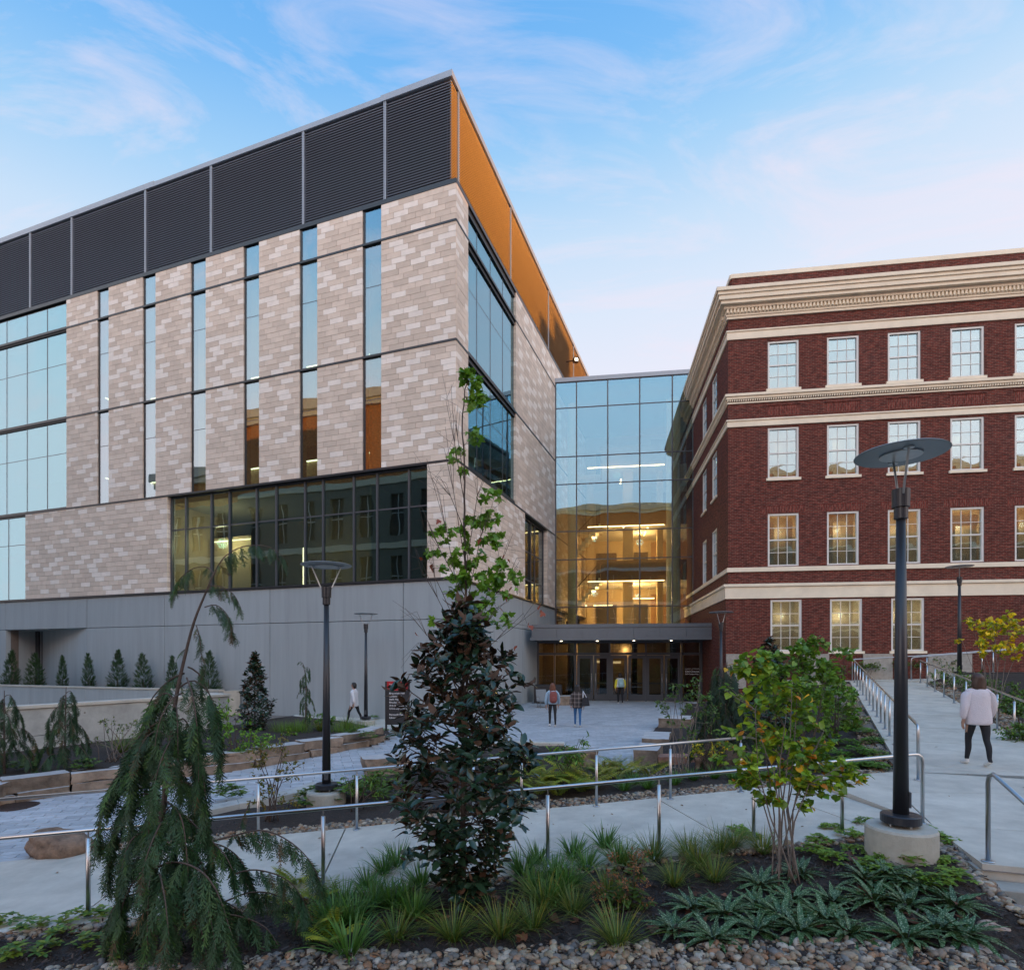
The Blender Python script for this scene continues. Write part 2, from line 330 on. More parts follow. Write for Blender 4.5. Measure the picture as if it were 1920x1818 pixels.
# ------------------------------------------------------------ ground levels
def z_ramp(X): return .1+.058*max(-12, min(X, 6.0))
def y_near(X): return 6.72+.146*X
def y_far(X): return 9.08+.148*X
WD = Vector((.463, .886)); WN = Vector((.886, -.463))
def z_walk(X, Y): return .43+.062*max(0, (X-5.0)*WD.x+(Y-6.5)*WD.y-2)
def z_plaza(X, Y): return .015*max(0, Y-22)-.045*max(0, 16-Y)

def sheet(name, poly, zf, m, kind='structure', step=.6, parent=None, rough=0, skirt=.0):
    """a ground patch: polygon filled with a grid of points, heights from zf(x, y)"""
    xs = [p[0] for p in poly]; ys = [p[1] for p in poly]; pts = [Vector((p[0], p[1])) for p in poly]; nb = len(pts)
    def inside(x, y):
        c = False; j = nb-1
        for i in range(nb):
            if (ys[i] > y) != (ys[j] > y) and x < (xs[j]-xs[i])*(y-ys[i])/(ys[j]-ys[i]+1e-12)+xs[i]: c = not c
            j = i
        return c
    x = min(xs)+step/2
    while x < max(xs):
        y = min(ys)+step/2
        while y < max(ys):
            px, py = x+random.uniform(-.2, .2)*step, y+random.uniform(-.2, .2)*step
            if inside(px, py): pts.append(Vector((px, py)))
            y += step
        x += step
    res = delaunay_2d_cdt(pts, [], [list(range(nb))], 1, 1e-4)
    mb = MB(); vs = [(v.x, v.y, zf(v.x, v.y)+(rough*(noise.noise(Vector((v.x*2.1, v.y*2.1, 0)))) if rough else 0)) for v in res[0]]
    mb.add(vs, [tuple(f) for f in res[2]])
    return mb.build(name, m, parent, smooth=True, kind=kind)

def idw(anchors, pw=2.5):
    A = np.array(anchors)
    def f(x, y):
        d = np.hypot(A[:, 0]-x, A[:, 1]-y)+1e-4; w = d**-pw; return float((w*A[:, 2]).sum()/w.sum())
    return f

mb = MB(); mb.quad((-900, -900, -1.2), (900, -900, -1.2), (900, 900, -1.2), (-900, 900, -1.2)); mb.build('ground', M['ground'], kind='structure')
plaza = sheet('plaza', [(-26, 5.5), (-11, 6.0), (8, 10.6), (9, 16), (11.6, 33.4), (1.2, 35), (-30, 35)], lambda x, y: z_plaza(x, y)-.045, M['joint'], step=1.4)

# ramp and walk: slabs with tooled joints, each slab a part
ramp_bed = sheet('ramp', [(-12, y_near(-12)-.16), (5.3, y_near(5.3)-.16), (6.95, y_far(6.95)+.14), (-12, y_far(-12)+.14)], lambda x, y: z_ramp(x)-.05, M['joint'], step=.8)
def slab(parent, quad, zf, th=.3, m=M['concrete'], inset=.011):
    c = sum((Vector(q) for q in quad), Vector((0, 0)))/len(quad); mb = MB(); n = len(quad)
    q2 = []
    for i, q in enumerate(quad):
        v = Vector(q); q2.append(v+(c-v).normalized()*inset*1.5)
    # subdivide edges so slopes are followed
    top = [(v.x, v.y, zf(v.x, v.y)) for v in q2]; bot = [(x, y, z-th) for x, y, z in top]
    mb.add(top+bot, [tuple(range(n))]+[(i+n, (i+1) % n+n, (i+1) % n, i) for i in range(n)])
    a = Vector(top[1])-Vector(top[0]); b_ = Vector(top[2])-Vector(top[1])
    if a.cross(b_).z < 0: mb.f = [f[::-1] for f in mb.f]
    return mb.build('concrete_slab', m, parent)
jx = [-12, -9.6, -7.2, -4.75, -2.35, .05, 2.6, 4.45, 5.42]
for i in range(len(jx)-1):
    a, b_ = jx[i], jx[i+1]; sh = .35   # joints run a little skew, as in the photograph
    far_a, far_b = a-sh*.6, b_-sh*.6
    slab(ramp_bed, [(a+sh*.6, y_near(a)-.16), (b_+sh*.6 if i < len(jx)-2 else 5.35, y_near(b_)-.16), (far_b if i < len(jx)-2 else 5.1, y_far(b_)+.14), (far_a, y_far(a)+.14)], lambda x, y: z_ramp(x))
walk_bed = sheet('walk', [(4.86, 5.95), (14, 2.9), (18.2, 12.2), (13.7, 14.6), (19.2, 25.4), (14.0, 26.2), (6.9, 10.2), (5.2, 10.0), (5.4, 7.4)], lambda x, y: z_walk(x, y)-.06, M['joint'], step=1.2)
EL = Vector((8.7, 13.3))-WN*.17; ER = Vector((10.87, 12.45))+WN*.15
def wl(Y): return EL+WD*((Y-EL.y)/WD.y)
# junction slabs
J0 = Vector((4.86, 5.98)); JE = Vector((.945, -.326)); JN = Vector((.326, .945))
zj = lambda x, y: z_walk(x, y)
p_a = (5.36, y_near(5.42)-.16); p_b = (5.1, y_far(5.42)+.14)
cut = [0, 1.55]
w0 = wl(10.2); 
slab(walk_bed, [tuple(J0), tuple(J0+JE*9), tuple(J0+JE*9+JN*1.55), tuple(J0+JN*1.55)], zj)
slab(walk_bed, [tuple(J0+JN*1.55), tuple(J0+JE*9+JN*1.55), (15.2, 4.6), (16.6, 7.3), (6.02, 9.0), p_a], zj)
slab(walk_bed, [p_a, (6.02, 9.0), (w0.x, w0.y), p_b], zj)
t = 0; prev = (Vector((6.02, 9.0)), Vector((16.6, 7.3)))
for k, Y in enumerate((10.75, 12.9, 14.6, 16.6, 18.8, 21.0, 23.2, 25.0)):
    l_ = wl(Y); r_ = l_+WN*(2.65 if Y > 12 else 9.5)
    if k == 0:
        slab(walk_bed, [tuple(prev[0]), tuple(prev[1]), tuple(r_), tuple(l_), tuple(w0)], zj)
    elif k == 1:
        pr = prev[0]+WN*2.65; slab(walk_bed, [tuple(prev[0]), tuple(pr), tuple(r_), tuple(l_)], zj)
        slab(walk_bed, [tuple(pr), tuple(prev[1]), tuple(prev[1]+WD*1.0), tuple(pr+WD*1.0)], zj)
    else: slab(walk_bed, [tuple(prev[0]), tuple(prev[0]+WN*2.65), tuple(r_), tuple(l_)], zj)
    prev = (l_, r_)
pe = wl(25.0)
slab(walk_bed, [tuple(pe), tuple(pe+WN*2.65), (pe.x+9.5, pe.y-1.6), (pe.x+9.6, pe.y-.2), (pe.x+.55, pe.y+.95), (pe.x-2.5, pe.y+1.35), (pe.x-2.7, pe.y+.4)], lambda x, y: 1.60+.03*max(0, x-pe.x-1))

# steps at the lower right, going down towards the camera
st = thing('steps', 'concrete steps going down at the right end of the foreground bed', 'steps', (J0.x, J0.y, .43))
FS = Frame(J0, JE, -JN)
for k in range(5):
    mb = MB(); mb.fbox(FS, -.03, 9, .0+k*.31+.001*k, .31*(k+1), -.9, .43-.15*(k+1)); mb.build('step', M['concrete_step'], st, bevel=.012)
mb = MB(); mb.fbox(FS, -.03, 9, -.5, -.003, -.9, .37); mb.build('riser', M['concrete_step'], st)

# ------------------------------------------------------------ planting beds
anchA = []
for X in np.linspace(-10, 5.3, 20): anchA += [(X, y_near(X)-.2, z_ramp(X)-.03), (X, 5.2+.0*X, z_ramp(X)-.06), (X, 3.4, z_ramp(X)-.10)]
anchA += [(4.3, 6.1, .40), (4.3, 5.7, .35), (3.9, 6.2, .36), (4.7, 6.3, .38), (5.2, 7.2, .38), (4.85, 6.0, .30), (4.6, 5.3, .2), (4.5, 4.6, .0), (4.4, 3.6, -.1)]
zA = idw(anchA, 3)
polyA = [(-10, 3.2), (4.35, 3.2), (4.62, 5.0), (4.84, 5.94), (5.36, y_near(5.4)-.18)]+[(X, y_near(X)-.165) for X in np.linspace(5.2, -10, 24)]
bedA = sheet('front_planting_bed', polyA, zA, M['mulch'], step=.16, rough=.035)
farB = [(-6.5, 8.55), (-5.7, 9.7), (-4.6, 11.0), (-3.6, 12.2), (-2.9, 13.7), (-1.5, 16.0), (-.1, 16.9), (1.5, 16.7), (1.75, 14.3), (3.0, 13.2)]
rightP = [(3.3, 14.4), (4.3, 18.2), (5.3, 21.2), (7.2, 25.0), (9.4, 28.2), (10.1, 28.6)]
lw = [wl(Y) for Y in (10.25, 12, 14, 16, 18, 20, 22, 24, 25.2)]
anchB = [(X, y_far(X)+.2, z_ramp(X)-.03) for X in np.linspace(-6.5, 6.8, 18)]+[(x, y, z_plaza(x, y)+.05) for x, y in farB+rightP]
anchB += [(p.x-.15, p.y, z_walk(p.x, p.y)-.05) for p in lw]+[(11.5, 26.2, 1.45), (10.3, 27.0, .9), (-2.5, 11, -.05), (0, 13, .0), (1, 10.8, .15)]
zB = idw(anchB, 2.6)
polyB = [(X, y_far(X)+.145) for X in np.linspace(-6.6, 6.8, 20)]+[(p.x-.005, p.y) for p in lw]+[(13.3, 26.1), (10.2, 26.7)]+[(x, y) for x, y in rightP[::-1]]+farB[::-1]
bedB = sheet('middle_planting_bed', polyB, zB, M['mulch'], step=.3, rough=.05)
farC = [(-13.6, 10.2), (-10.3, 10.7), (-9.1, 12.0), (-6.6, 13.75), (-4.1, 16.9), (-3.9, 18.6), (-4.5, 20.4), (-6.9, 23.0), (-9.4, 24.6), (-9.2, 19.4), (-12.25, 13.8)]
zC = idw([(-13, 10.4, .1), (-10.2, 10.9, .15), (-9.1, 12.2, .22), (-6.6, 13.9, .25), (-4.4, 17, .28), (-4.2, 19, .12), (-4.5, 20.2, .05), (-6.9, 22.9, .1), (-9.3, 24.4, .12), (-9.3, 19.4, .35), (-12.2, 13.9, .3), (-8, 17, .35)])
bedC = sheet('left_planting_bed', farC, zC, M['mulch'], step=.3, rough=.05)
er = [ER+WD*((Y-ER.y)/WD.y) for Y in (12.1, 14, 16, 18, 20, 22, 23.4)]
anchE = [(p.x+.1, p.y, z_walk(p.x, p.y)-.03) for p in er]+[(p.x+4, p.y-2, z_walk(p.x, p.y)+.45) for p in er]+[(18.5, 23.3, 2.0), (22, 22, 2.2), (14.5, 11.2, .7)]
zE = idw(anchE)
polyE = [(p.x+.005, p.y) for p in er]+[(18.3, 23.6), (24, 22.6), (24, 12), (15, 9.9), (12.2, 10.9)]
bedE = sheet('right_planting_bed', polyE, zE, M['mulch'], step=.4, rough=.05)
bedF = sheet('facade_planting_bed', [(10.0, 27.2), (13.0, 26.2), (14.6, 26.0), (25, 24.4), (25, 24.9), (10.0, 27.0)], lambda x, y: 1.55+.03*max(0, x-14), M['mulch'], step=.5)
def zg(x, y):
    if y < y_near(x)-.1 and y < 7.6: return zA(x, y)
    return zB(x, y)

# ------------------------------------------------------------ pavers
PV = Frame((0, 0), (.945, .327), (-.327, .945))
plz = [(-24, 8.0), (-12.6, 7.3), (-6.8, 8.25)]+farB+rightP+[(10.7, 33.0), (2.0, 34.4), (1.3, 34), (-3.0, 24.6), (-4.4, 20.5), (-3.8, 18.6), (-4.0, 16.9), (-6.5, 13.65), (-9.0, 11.85), (-10.2, 10.6), (-13.5, 10.1), (-24, 12)]
def inpoly(x, y, P):
    c = False; j = len(P)-1
    for i in range(len(P)):
        if (P[i][1] > y) != (P[j][1] > y) and x < (P[j][0]-P[i][0])*(y-P[i][1])/(P[j][1]-P[i][1]+1e-12)+P[i][0]: c = not c
        j = i
    return c
PL, PW, near_p, far_p = .46, .155, [], []
for j in range(20, 260):
    off = (j % 2)*.5*PL+(j*.37 % 1)*.05
    for i in range(-70, 70):
        c = PV.p(i*PL+off, j*PW, 0)
        if inpoly(c.x, c.y, plz):
            if abs(c.x/c.y) > .96: continue
            (near_p if c.y < 30 else near_p).append((c.y, i*PL+off, j*PW, random.choice((0, 0, 1, 2)), random.uniform(-.0015, .0015)))
near_p.sort()
def paver(mb, u, n, mi, dz):
    g_ = .0065
    vs = []
    for a, b_ in ((u-PL/2+g_, n-PW/2+g_), (u+PL/2-g_, n-PW/2+g_), (u+PL/2-g_, n+PW/2-g_), (u-PL/2+g_, n+PW/2-g_)):
        p = PV.p(a, b_, 0); p.z = z_plaza(p.x, p.y)+dz; vs.append(p)
    bt = [v-Vector((0, 0, .04)) for v in vs]
    mb.add(vs+bt, [(0, 1, 2, 3), (4, 5, 1, 0), (5, 6, 2, 1), (6, 7, 3, 2), (7, 4, 0, 3)], mi)
pm = [M['paver'], M['paver_b'], M['paver_c']]
vis = [q for q in near_p]
for q in vis[:300]:
    mb = MB(); paver(mb, q[1], q[2], 0, q[4]); mb.build('paver', pm[q[3]], plaza)
mb = MB()
for q in vis[300:]: paver(mb, q[1], q[2], q[3], q[4])
mb.build('paving', pm, plaza, kind='stuff')
# smooth concrete strip along the lab building
sheet('side_path', [(-3.0, 24.7), (1.5, 34.2), (1.2, 35.2), (-2.5, 24.9), (-9.9, 27.4), (-9.5, 24.7), (-6.9, 23.1), (-4.5, 20.5)], lambda x, y: z_plaza(x, y)+.012, M['concrete'], step=1.0)
mb = MB(); c = Vector((-9.35, 10.9, 0)); c.z = z_plaza(c.x, c.y)
mb.lathe(c, [(.34, -.03), (.34, .008), (.33, .014)], 32); mb.lathe(c, [(.31, 0), (.31, .018), (.29, .022)], 32)
for k in range(-4, 5): mb.box((c.x+k*.065, c.y, c.z+.024), (.03, 2*math.sqrt(max(.01, .27**2-(k*.065)**2)), .006))
tag(mb.build('manhole_cover', simple('cast_iron', (.06, .04, .033), .6, metal=.4)), 'round rusty manhole cover set in the pavers at the far left', 'manhole cover')
# ------------------------------------------------------------ laboratory building with the stone facade
C0 = (-.0971*23, 23.0)
FL = Frame(C0, (-.943, .333), (-.333, -.943)); FR = Frame(C0, (.333, .943), (.943, -.333))
ZB = [5.78, 10.5, 15.3, 20.06, 21.6]
lab = thing('laboratory_building', 'large new laboratory building with pale stone panels, grey concrete base and louvred top storey', 'building', (C0[0], C0[1], 0))
UL = lambda px, n=0: FL.u_at(px, n); UR = lambda px, n=0: FR.u_at(px, n)
U_END = 40.0; VEND = 34.0; ROW = .2385; BL = .68
# stone regions (facade, u0, u1, z0, z1, jamb at u0 side, jamb at u1 side)
wins = [(680, 715), (562, 595), (457, 486), (358, 386), (268, 292), (183, 204)]
wu = [(UL(b_), UL(a)) for a, b_ in wins]           # (near edge, far edge) along u
regs = []
edges = [0.0]
for a, b_ in wu: edges += [a, b_]
edges.append(UL(125))
for k in range(4):
    if k == 0: continue
    for i in range(0, len(edges)-1, 2): regs.append((FL, edges[i], edges[i+1], ZB[k], ZB[k+1], i > 0, True))
uS0, uS1 = UL(801), UL(314)
regs.append((FL, 0, uS0, ZB[0], ZB[1], False, True)); regs.append((FL, uS1, UL(48), ZB[0], ZB[1], True, True))
vW0, vW1 = UR(877.5), UR(967); vX0, vX1 = UR(984), UR(1026)
for k in (1, 2, 3):
    regs.append((FR, 0, vW0, ZB[k], ZB[k+1], False, True)); regs.append((FR, vW1, VEND, ZB[k], ZB[k+1], True, False))
regs.append((FR, 0, vX0, ZB[0], ZB[1], False, True)); regs.append((FR, vX1, VEND, ZB[0], ZB[1], True, False))
stones = []
rs = random.Random(3)
for F, u0, u1, z0, z1, j0, j1 in regs:
    z = z0+.055; r = int(round(z0/ROW))
    while z < z1-.06:
        zt = min(z+ROW-.012, z1-.045)
        off = (r % 3)*BL/3+(0 if F is FL else .3)+(.11 if (r//3) % 2 else 0)
        k0 = math.floor((u0-off)/BL)
        cuts = [u0]+[kk*BL+off for kk in range(k0, k0+400) if u0+.17 < kk*BL+off < u1-.17]+[u1]
        for ci in range(len(cuts)-1):
            a, b_ = cuts[ci], cuts[ci+1]; k = k0+ci
            if True:
                # long diagonal runs of paler stones
                h = .75*math.sin(k*2.6+r*1.9)+rs.uniform(-1, 1)
                mi = 0 if h > .62 else (1 if h < -.25 else 2)
                d0 = -.36 if ((j0 and a == u0) or (j1 and b_ == u1)) else -.05
                stones.append((F, a+.005, b_-.005, d0, .012+rs.uniform(0, .006) if not(z == z0) else .012, z, zt, mi))
        z += ROW; r += 1
def sdist(s):
    p = s[0].p((s[1]+s[2])/2, 0, s[5]); return -((s[2]-s[1])*abs(s[0].nn.dot(p.normalized()))/p.length**2) if p.x/p.y > -.9 and p.x < .088*p.y else 0
stones.sort(key=sdist)
sm = [M['stone_a'], M['stone_b'], M['stone_c']]
def far_side(F, v): return F is FR and v > UR(1046)
for s in stones[:300]:
    mb = MB(); mb.fbox(s[0], s[1], s[2], s[3], s[4]+(.001 if s[0] is FR else 0), s[5], s[6]); mb.build('stone_block', sm[s[7]], lab)
mb = MB()
for s in stones[300:]: mb.fbox(*s[:7], s[7])
mb.build('stone_cladding', sm, lab, kind='stuff')
mb = MB()     # dark backing that shows in the joints
for F, u0, u1, z0, z1, j0, j1 in regs: mb.fbox(F, u0+.01, u1-.01, -.34, -.02 if u0 > 0 else -.03, z0+.01, z1-.01)
mb.build('wall', M['joint'], lab)
# thin dark bands at every floor
mb = MB()
for z in ZB[1:4]: mb.fbox(FL, -.02, U_END, -.38, .035, z-.045, z+.045); mb.fbox(FR, .01, VEND, -.38, .033, z-.044, z+.044)
mb.fbox(FL, -.02, U_END, -.38, .06, ZB[0]-.05, ZB[0]+.045); mb.fbox(FR, .01, VEND, -.38, .058, ZB[0]-.049, ZB[0]+.044)
mb.fbox(FL, -.02, U_END, -.6, .03, ZB[4]-.06, ZB[4]+.12); mb.fbox(FR, .01, VEND, -.6, .028, ZB[4]-.059, ZB[4]+.119)
mb.build('floor_band', M['black'], lab)

def panes(parent, F, us, zs, n, gm, fw=.05, fm=M['frame'], fd=.10, name='window', head=True, wide=()):
    """frame as the window part, every pane a sub-part"""
    mb = MB()
    for i, u in enumerate(us):
        w = fw*(2.6 if i in wide else 1); mb.fbox(F, u-w/2, u+w/2, n-.08, n+fd, zs[0], zs[-1])
    for z in zs: mb.fbox(F, us[0]+.001, us[-1]-.001, n-.07, n+fd*.45, z-fw*.4, z+fw*.4)
    w = mb.build(name, fm, parent)
    for i in range(len(us)-1):
        for k in range(len(zs)-1):
            p = MB(); a, b_, c, d = us[i]+.015, us[i+1]-.015, zs[k]+.015, zs[k+1]-.015
            p.fbox(F, a, b_, n-.012, n+.012, c, d); p.build('pane', gm, w)
    return w
# slot windows, one per floor
for a, b_ in wu:
    for k in (1, 2, 3):
        zz = [ZB[k]+.05, ZB[k+1]-1.8, ZB[k+1]-.05] if k < 3 else [ZB[k]+.05, ZB[k+1]-.05]
        panes(lab, FL, [a+.02, b_-.05], zz, -.07, M['glass_slot'], fw=.035, fd=.02)
        mb = MB(); mb.fbox(FL, b_-.10, b_-.005, -.33, -.04, zz[0], zz[-1]); mb.build('window_jamb', M['black'], lab)
# curtain wall at the left end
cu = [UL(125), UL(86), UL(48), UL(10), UL(-30), U_END]
for k in (1, 2, 3):
    zz = [ZB[k]+.12, ZB[k+1]-1.8, ZB[k+1]-.12] if k < 3 else [ZB[k]+.12, ZB[k+1]-.15]
    panes(lab, FL, [c+.02 for c in cu], zz, -.10, M['glass'], fw=.04, fd=.02)
mb = MB()
for z in ZB[1:4]:
    mb = MB(); mb.fbox(FL, UL(125)+.01, U_END, -.2, -.02, z-.12, z+.12); mb.build('spandrel', M['black'], lab)
panes(lab, FL, [UL(48)+.02, UL(13), UL(-28)], [ZB[0]+.06, 8.85, ZB[1]-.1], -.10, M['glass'], fw=.04, fd=.02)
# dark strip window of the first floor
su = [UL(x) for x in (801, 763, 703, 659, 601, 567, 513, 476, 425, 391, 343, 316)]
panes(lab, FL, su, [ZB[0]+.06, 8.85, ZB[1]-.08], -.22, M['glass_dark'], fw=.075, fd=.08, fm=M['frame'])
# glass of the right face
vu = [vW0, UR(899), UR(924), UR(947), vW1]
for k in (1, 2, 3):
    zz = [ZB[k]+.25, ZB[k+1]-1.8, ZB[k+1]-.2] if k < 3 else [ZB[k]+.25, ZB[k+1]-.25]
    panes(lab, FR, vu, zz, -.14, M['glass'], fw=.04, fd=.02)
mb = MB()
for z in ZB[1:4]+[ZB[4]-.1]:
    mb = MB(); mb.fbox(FR, vW0+.01, vW1-.01, -.33, -.05, z-.22, z+.22); mb.build('spandrel', M['black'], lab)
panes(lab, FR, [vX0+.03, UR(1003), UR(1010), vX1-.03], [ZB[0]+.1, 7.0, 8.6, ZB[1]-.1], -.28, M['glass_entry'], fw=.1, fd=.05)

# concrete base in big precast panels
JX = [855, 756, 506, 308, 163]
ZJ = 4.16
def cpanel(F, u0, u1, z0, z1, n=.0): mb = MB(); mb.fbox(F, u0+.012, u1-.012, -.25, n, z0+.012, z1-.012); mb.build('concrete_panel', M['panel'], lab, bevel=.008)
ju = [.0]+[UL(x) for x in JX[1:]]
for i in range(len(ju)-1): cpanel(FL, ju[i], ju[i+1], ZJ, ZB[0]-.05); cpanel(FL, ju[i], ju[i+1], -.4, ZJ)
cpanel(FL, UL(163), UL(11), ZJ, ZB[0]-.05); cpanel(FL, UL(11), UL(11)+6, ZJ, ZB[0]-.05); cpanel(FL, UL(11), UL(11)+6, -.4, ZJ)
vj = [.001, 4.2, 8.4, UR(1008)]
for i in range(3): cpanel(FR, vj[i], vj[i+1], -.4, ZJ, -.001); cpanel(FR, vj[i], vj[i+1], ZJ, ZB[0]-.05, -.001)
cpanel(FR, UR(1008), UR(1008)+4, ZJ, ZB[0]-.05, -.001)
mb = MB(); mb.fbox(FL, .3, UL(165), -.6, -.24, -.4, ZB[0]-.06); mb.fbox(FR, .3, UR(1008)-.05, -.6, -.24, -.4, ZB[0]-.06); mb.fbox(FL, UL(12), U_END, -.6, -.24, -.4, ZB[0]-.06)
mb.build('base_backing', M['joint'], lab)
# recessed door at the left end, its right cheek running at a slant
ua, ub, uc = UL(163), UL(74, -1.6), UL(11); D = 1.6
mb = MB()
P = lambda u, n, z: FL.p(u, n, z)
mb.quad(P(ua, -.01, -.4), P(ub, -D, -.4), P(ub, -D, ZJ), P(ua, -.01, ZJ)); mb.quad(P(uc, -.01, -.4), P(uc, -.01, ZJ), P(uc, -D, ZJ), P(uc, -D, -.4))
mb.quad(P(ua, -.01, ZJ), P(ub, -D, ZJ), P(uc, -D, ZJ), P(uc, -.01, ZJ))
mb.build('recess_wall', M['panel'], lab)
dz0 = 1.15
dd = panes(lab, FL, [ub, (ub+uc)/2-.5, uc], [dz0, 3.3, ZJ-.02], -D+.02, M['glass_entry'], fw=.12, name='recessed_door')
mb = MB(); mb.fbox(FL, ub, uc, -D-2.0, -D-.1, 1.0, 1.1); mb.fbox(FL, ub-1, uc+1, -D-2.2, -D-2.0, 1.0, ZJ); mb.build('inner_wall', M['plaster'], lab)

# louvred top storey
SB = .4; LT = 26.28
FLs = Frame(tuple((Vector((*C0, 0))+(FL.u+FR.u)*SB)[:2]), (-.943, .333), (-.333, -.943)); FRs = Frame(tuple(FLs.o[:2]), (.333, .943), (.943, -.333))
lx = [722, 569, 396, 273, 135, 57]
bl_ = [0]+[FLs.u_at(x) for x in lx]+[FLs.u_at(-60), U_END]
rx = [859, 957, 1028, 1075]
br_ = [.0]+[FRs.u_at(x) for x in rx]+[FRs.u_at(1100), VEND+3]
slats = []
PITCH = .114; ns = int((LT-ZB[4]-.16)/PITCH)
def slat_mb(F, u0, u1, z):
    mb = MB(); q = []
    for u in (u0, u1):   # a sloping blade, bottom edge outward
        q += [F.p(u, .0, z), F.p(u, .010, z+.012), F.p(u, -.050, z+.098), F.p(u, -.055, z+.086)]
    mb.add(q, [(0, 1, 5, 4), (1, 2, 6, 5), (2, 3, 7, 6), (3, 0, 4, 7), (0, 3, 2, 1), (4, 5, 6, 7)]); return mb
for F, bb in ((FLs, bl_), (FRs, br_)):
    for i in range(len(bb)-1):
        for k in range(ns):
            z = ZB[4]+.14+k*PITCH; p = F.p((bb[i]+bb[i+1])/2, 0, z)
            slats.append((-(abs(F.nn.dot(p.normalized()))*(bb[i+1]-bb[i])/p.length**2), F, bb[i]+(.03 if i else -.0), bb[i+1]-.03, z))
slats.sort(key=lambda s: s[0])
for s in slats[:300]: slat_mb(*s[1:]).build('louver_slat', M['louver_sunset'] if s[1] is FRs else M['louver'], lab)
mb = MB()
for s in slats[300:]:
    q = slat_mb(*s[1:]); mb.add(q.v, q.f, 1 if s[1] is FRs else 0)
mb.build('louver_slats', [M['louver'], M['louver_sunset']], lab, kind='stuff')
mb = MB()
mb.fbox(FLs, .3, U_END, -.5, -.2, ZB[4]+.1, LT-.02); mb.fbox(FRs, .3, VEND+3, -.5, -.2, ZB[4]+.1, LT-.02); mb.build('louver_backing', M['black'], lab)
for F, bb in ((FLs, bl_), (FRs, br_)):
    for u in bb[1:-1]:
        mb = MB(); mb.fbox(F, u-.055, u-.015, -.1, .035, ZB[4]+.12, LT-.03); mb.fbox(F, u+.015, u+.055, -.1, .035, ZB[4]+.12, LT-.03); mb.fbox(F, u-.015, u+.015, -.1, .01, ZB[4]+.12, LT-.03)
        mb.build('louver_post', M['louver_post'], lab)
mb = MB(); mb.fbox(FLs, -.06, FLs.u_at(715), -.6, .06, LT-.02, LT+.24); mb.fbox(FLs, FLs.u_at(715), FLs.u_at(290), -.6, .05, LT-.02, LT+.20); mb.fbox(FLs, FLs.u_at(290), U_END, -.6, .055, LT-.02, LT+.25)
mb.fbox(FRs, .0, VEND+3, -.6, .059, LT-.019, LT+.239)
mb.build('coping', M['louver_post'], lab)
mb = MB(); mb.quad(FLs.p(.5, -.3, LT-.3), FLs.p(U_END, -.3, LT-.3), FLs.p(U_END, -28, LT-.3), FLs.p(.5, -28, LT-.3)); mb.fbox(FL, U_END, U_END+.3, -28, 0, -.5, LT); mb.fbox(FL, .3, U_END, -28.3, -28, -.5, LT)
mb.fbox(FR, VEND+3, VEND+3.3, -36, -.05, -.5, LT)
mb.build('roof', M['roofing'], lab)
# floodlight on the louvres
p = FRs.p(FRs.u_at(1062), .0, 24.0); mb = MB(); mb.tube([p, p+FRs.nn*.55], .05); q = p+FRs.nn*.7
mb.box((q.x, q.y, q.z), (.35, .35, .3), .35); fl = mb.build('floodlight', M['bronze'], lab)
mb = MB(); mb.box((q.x+.02, q.y-.19, q.z-.04), (.2, .02, .18), .35); mb.build('floodlight_lens', M['warm_spot'], fl)

# rooms behind the glass: floors, back walls, cove lights
mb = MB()
for z in ZB[:4]: mb.fbox(FL, .5, U_END-.1, -7, -.4, z-.30, z-.06); mb.fbox(FR, .45, 22, -5, -.4, z-.301, z-.061)
mb.fbox(FL, .5, U_END-.1, -7, -.4, ZB[4]-.3, ZB[4]-.1)
mb.build('floor_slab', M['slab'], lab)
mb = MB()
for k in (1, 2, 3):
    mb.fbox(FL, UL(730), UL(128), -3.5, -3.4, ZB[k]-.05, ZB[k]+2.2)
    mb.fbox(FL, UL(124), U_END-.2, -6.8, -6.7, ZB[k]-.05, ZB[k+1]-.35)
mb.fbox(FL, UL(730), UL(330), -5.2, -5.1, ZB[0]-.05, ZB[1]-.35); mb.fbox(FL, UL(395), UL(310), -2.6, -2.5, ZB[0]-.05, ZB[1]-1.6)
mb.fbox(FL, UL(310), UL(310)+.15, -6.8, -.5, ZB[0], ZB[4]-.3)
for k in (0, 1, 2, 3): mb.fbox(FR, .6, 22, -4.4, -4.3, ZB[k]-.04, ZB[k+1]-.35)
mb.build('room_wall', M['plaster'], lab)
mb = MB()
for k in (1, 2, 3):
    mb.fbox(FL, UL(730), UL(128), -3.39, -3.33, ZB[k]+2.12, ZB[k]+2.17)
    a = UL(112); mb.fbox(FL, a, a+1.6, -2.2, -2.14, ZB[k]+2.9, ZB[k]+2.95); mb.fbox(FL, a+1.6, a+1.66, -5.2, -2.14, ZB[k]+2.9, ZB[k]+2.95)
mb.fbox(FL, UL(395), UL(318), -2.49, -2.44, ZB[0]+2.9, ZB[0]+2.95); mb.fbox(FL, UL(487), UL(483), -3.1, -3.05, ZB[0]+.3, ZB[0]+2.4)
mb.fbox(FR, vX0-.3, vX1+.5, -4.29, -4.24, ZB[0]+2.5, ZB[0]+2.55)
mb.build('cove_light', M['warm_strip'], lab)
def lamp_in(loc, e, col=(1, .78, .48), r=.25, name='interior_lamp'):
    d = bpy.data.lights.new(name, 'POINT'); d.energy = e; d.color = col; d.shadow_soft_size = r; o = bpy.data.objects.new(name, d); COL.objects.link(o); o.location = loc; return o
for k, e in ((1, 120), (2, 90), (3, 60)):
    for px in (700, 580, 470, 370): lamp_in(FL.p(UL(px)+.3, -2.7, ZB[k]+2.3), e*.3)
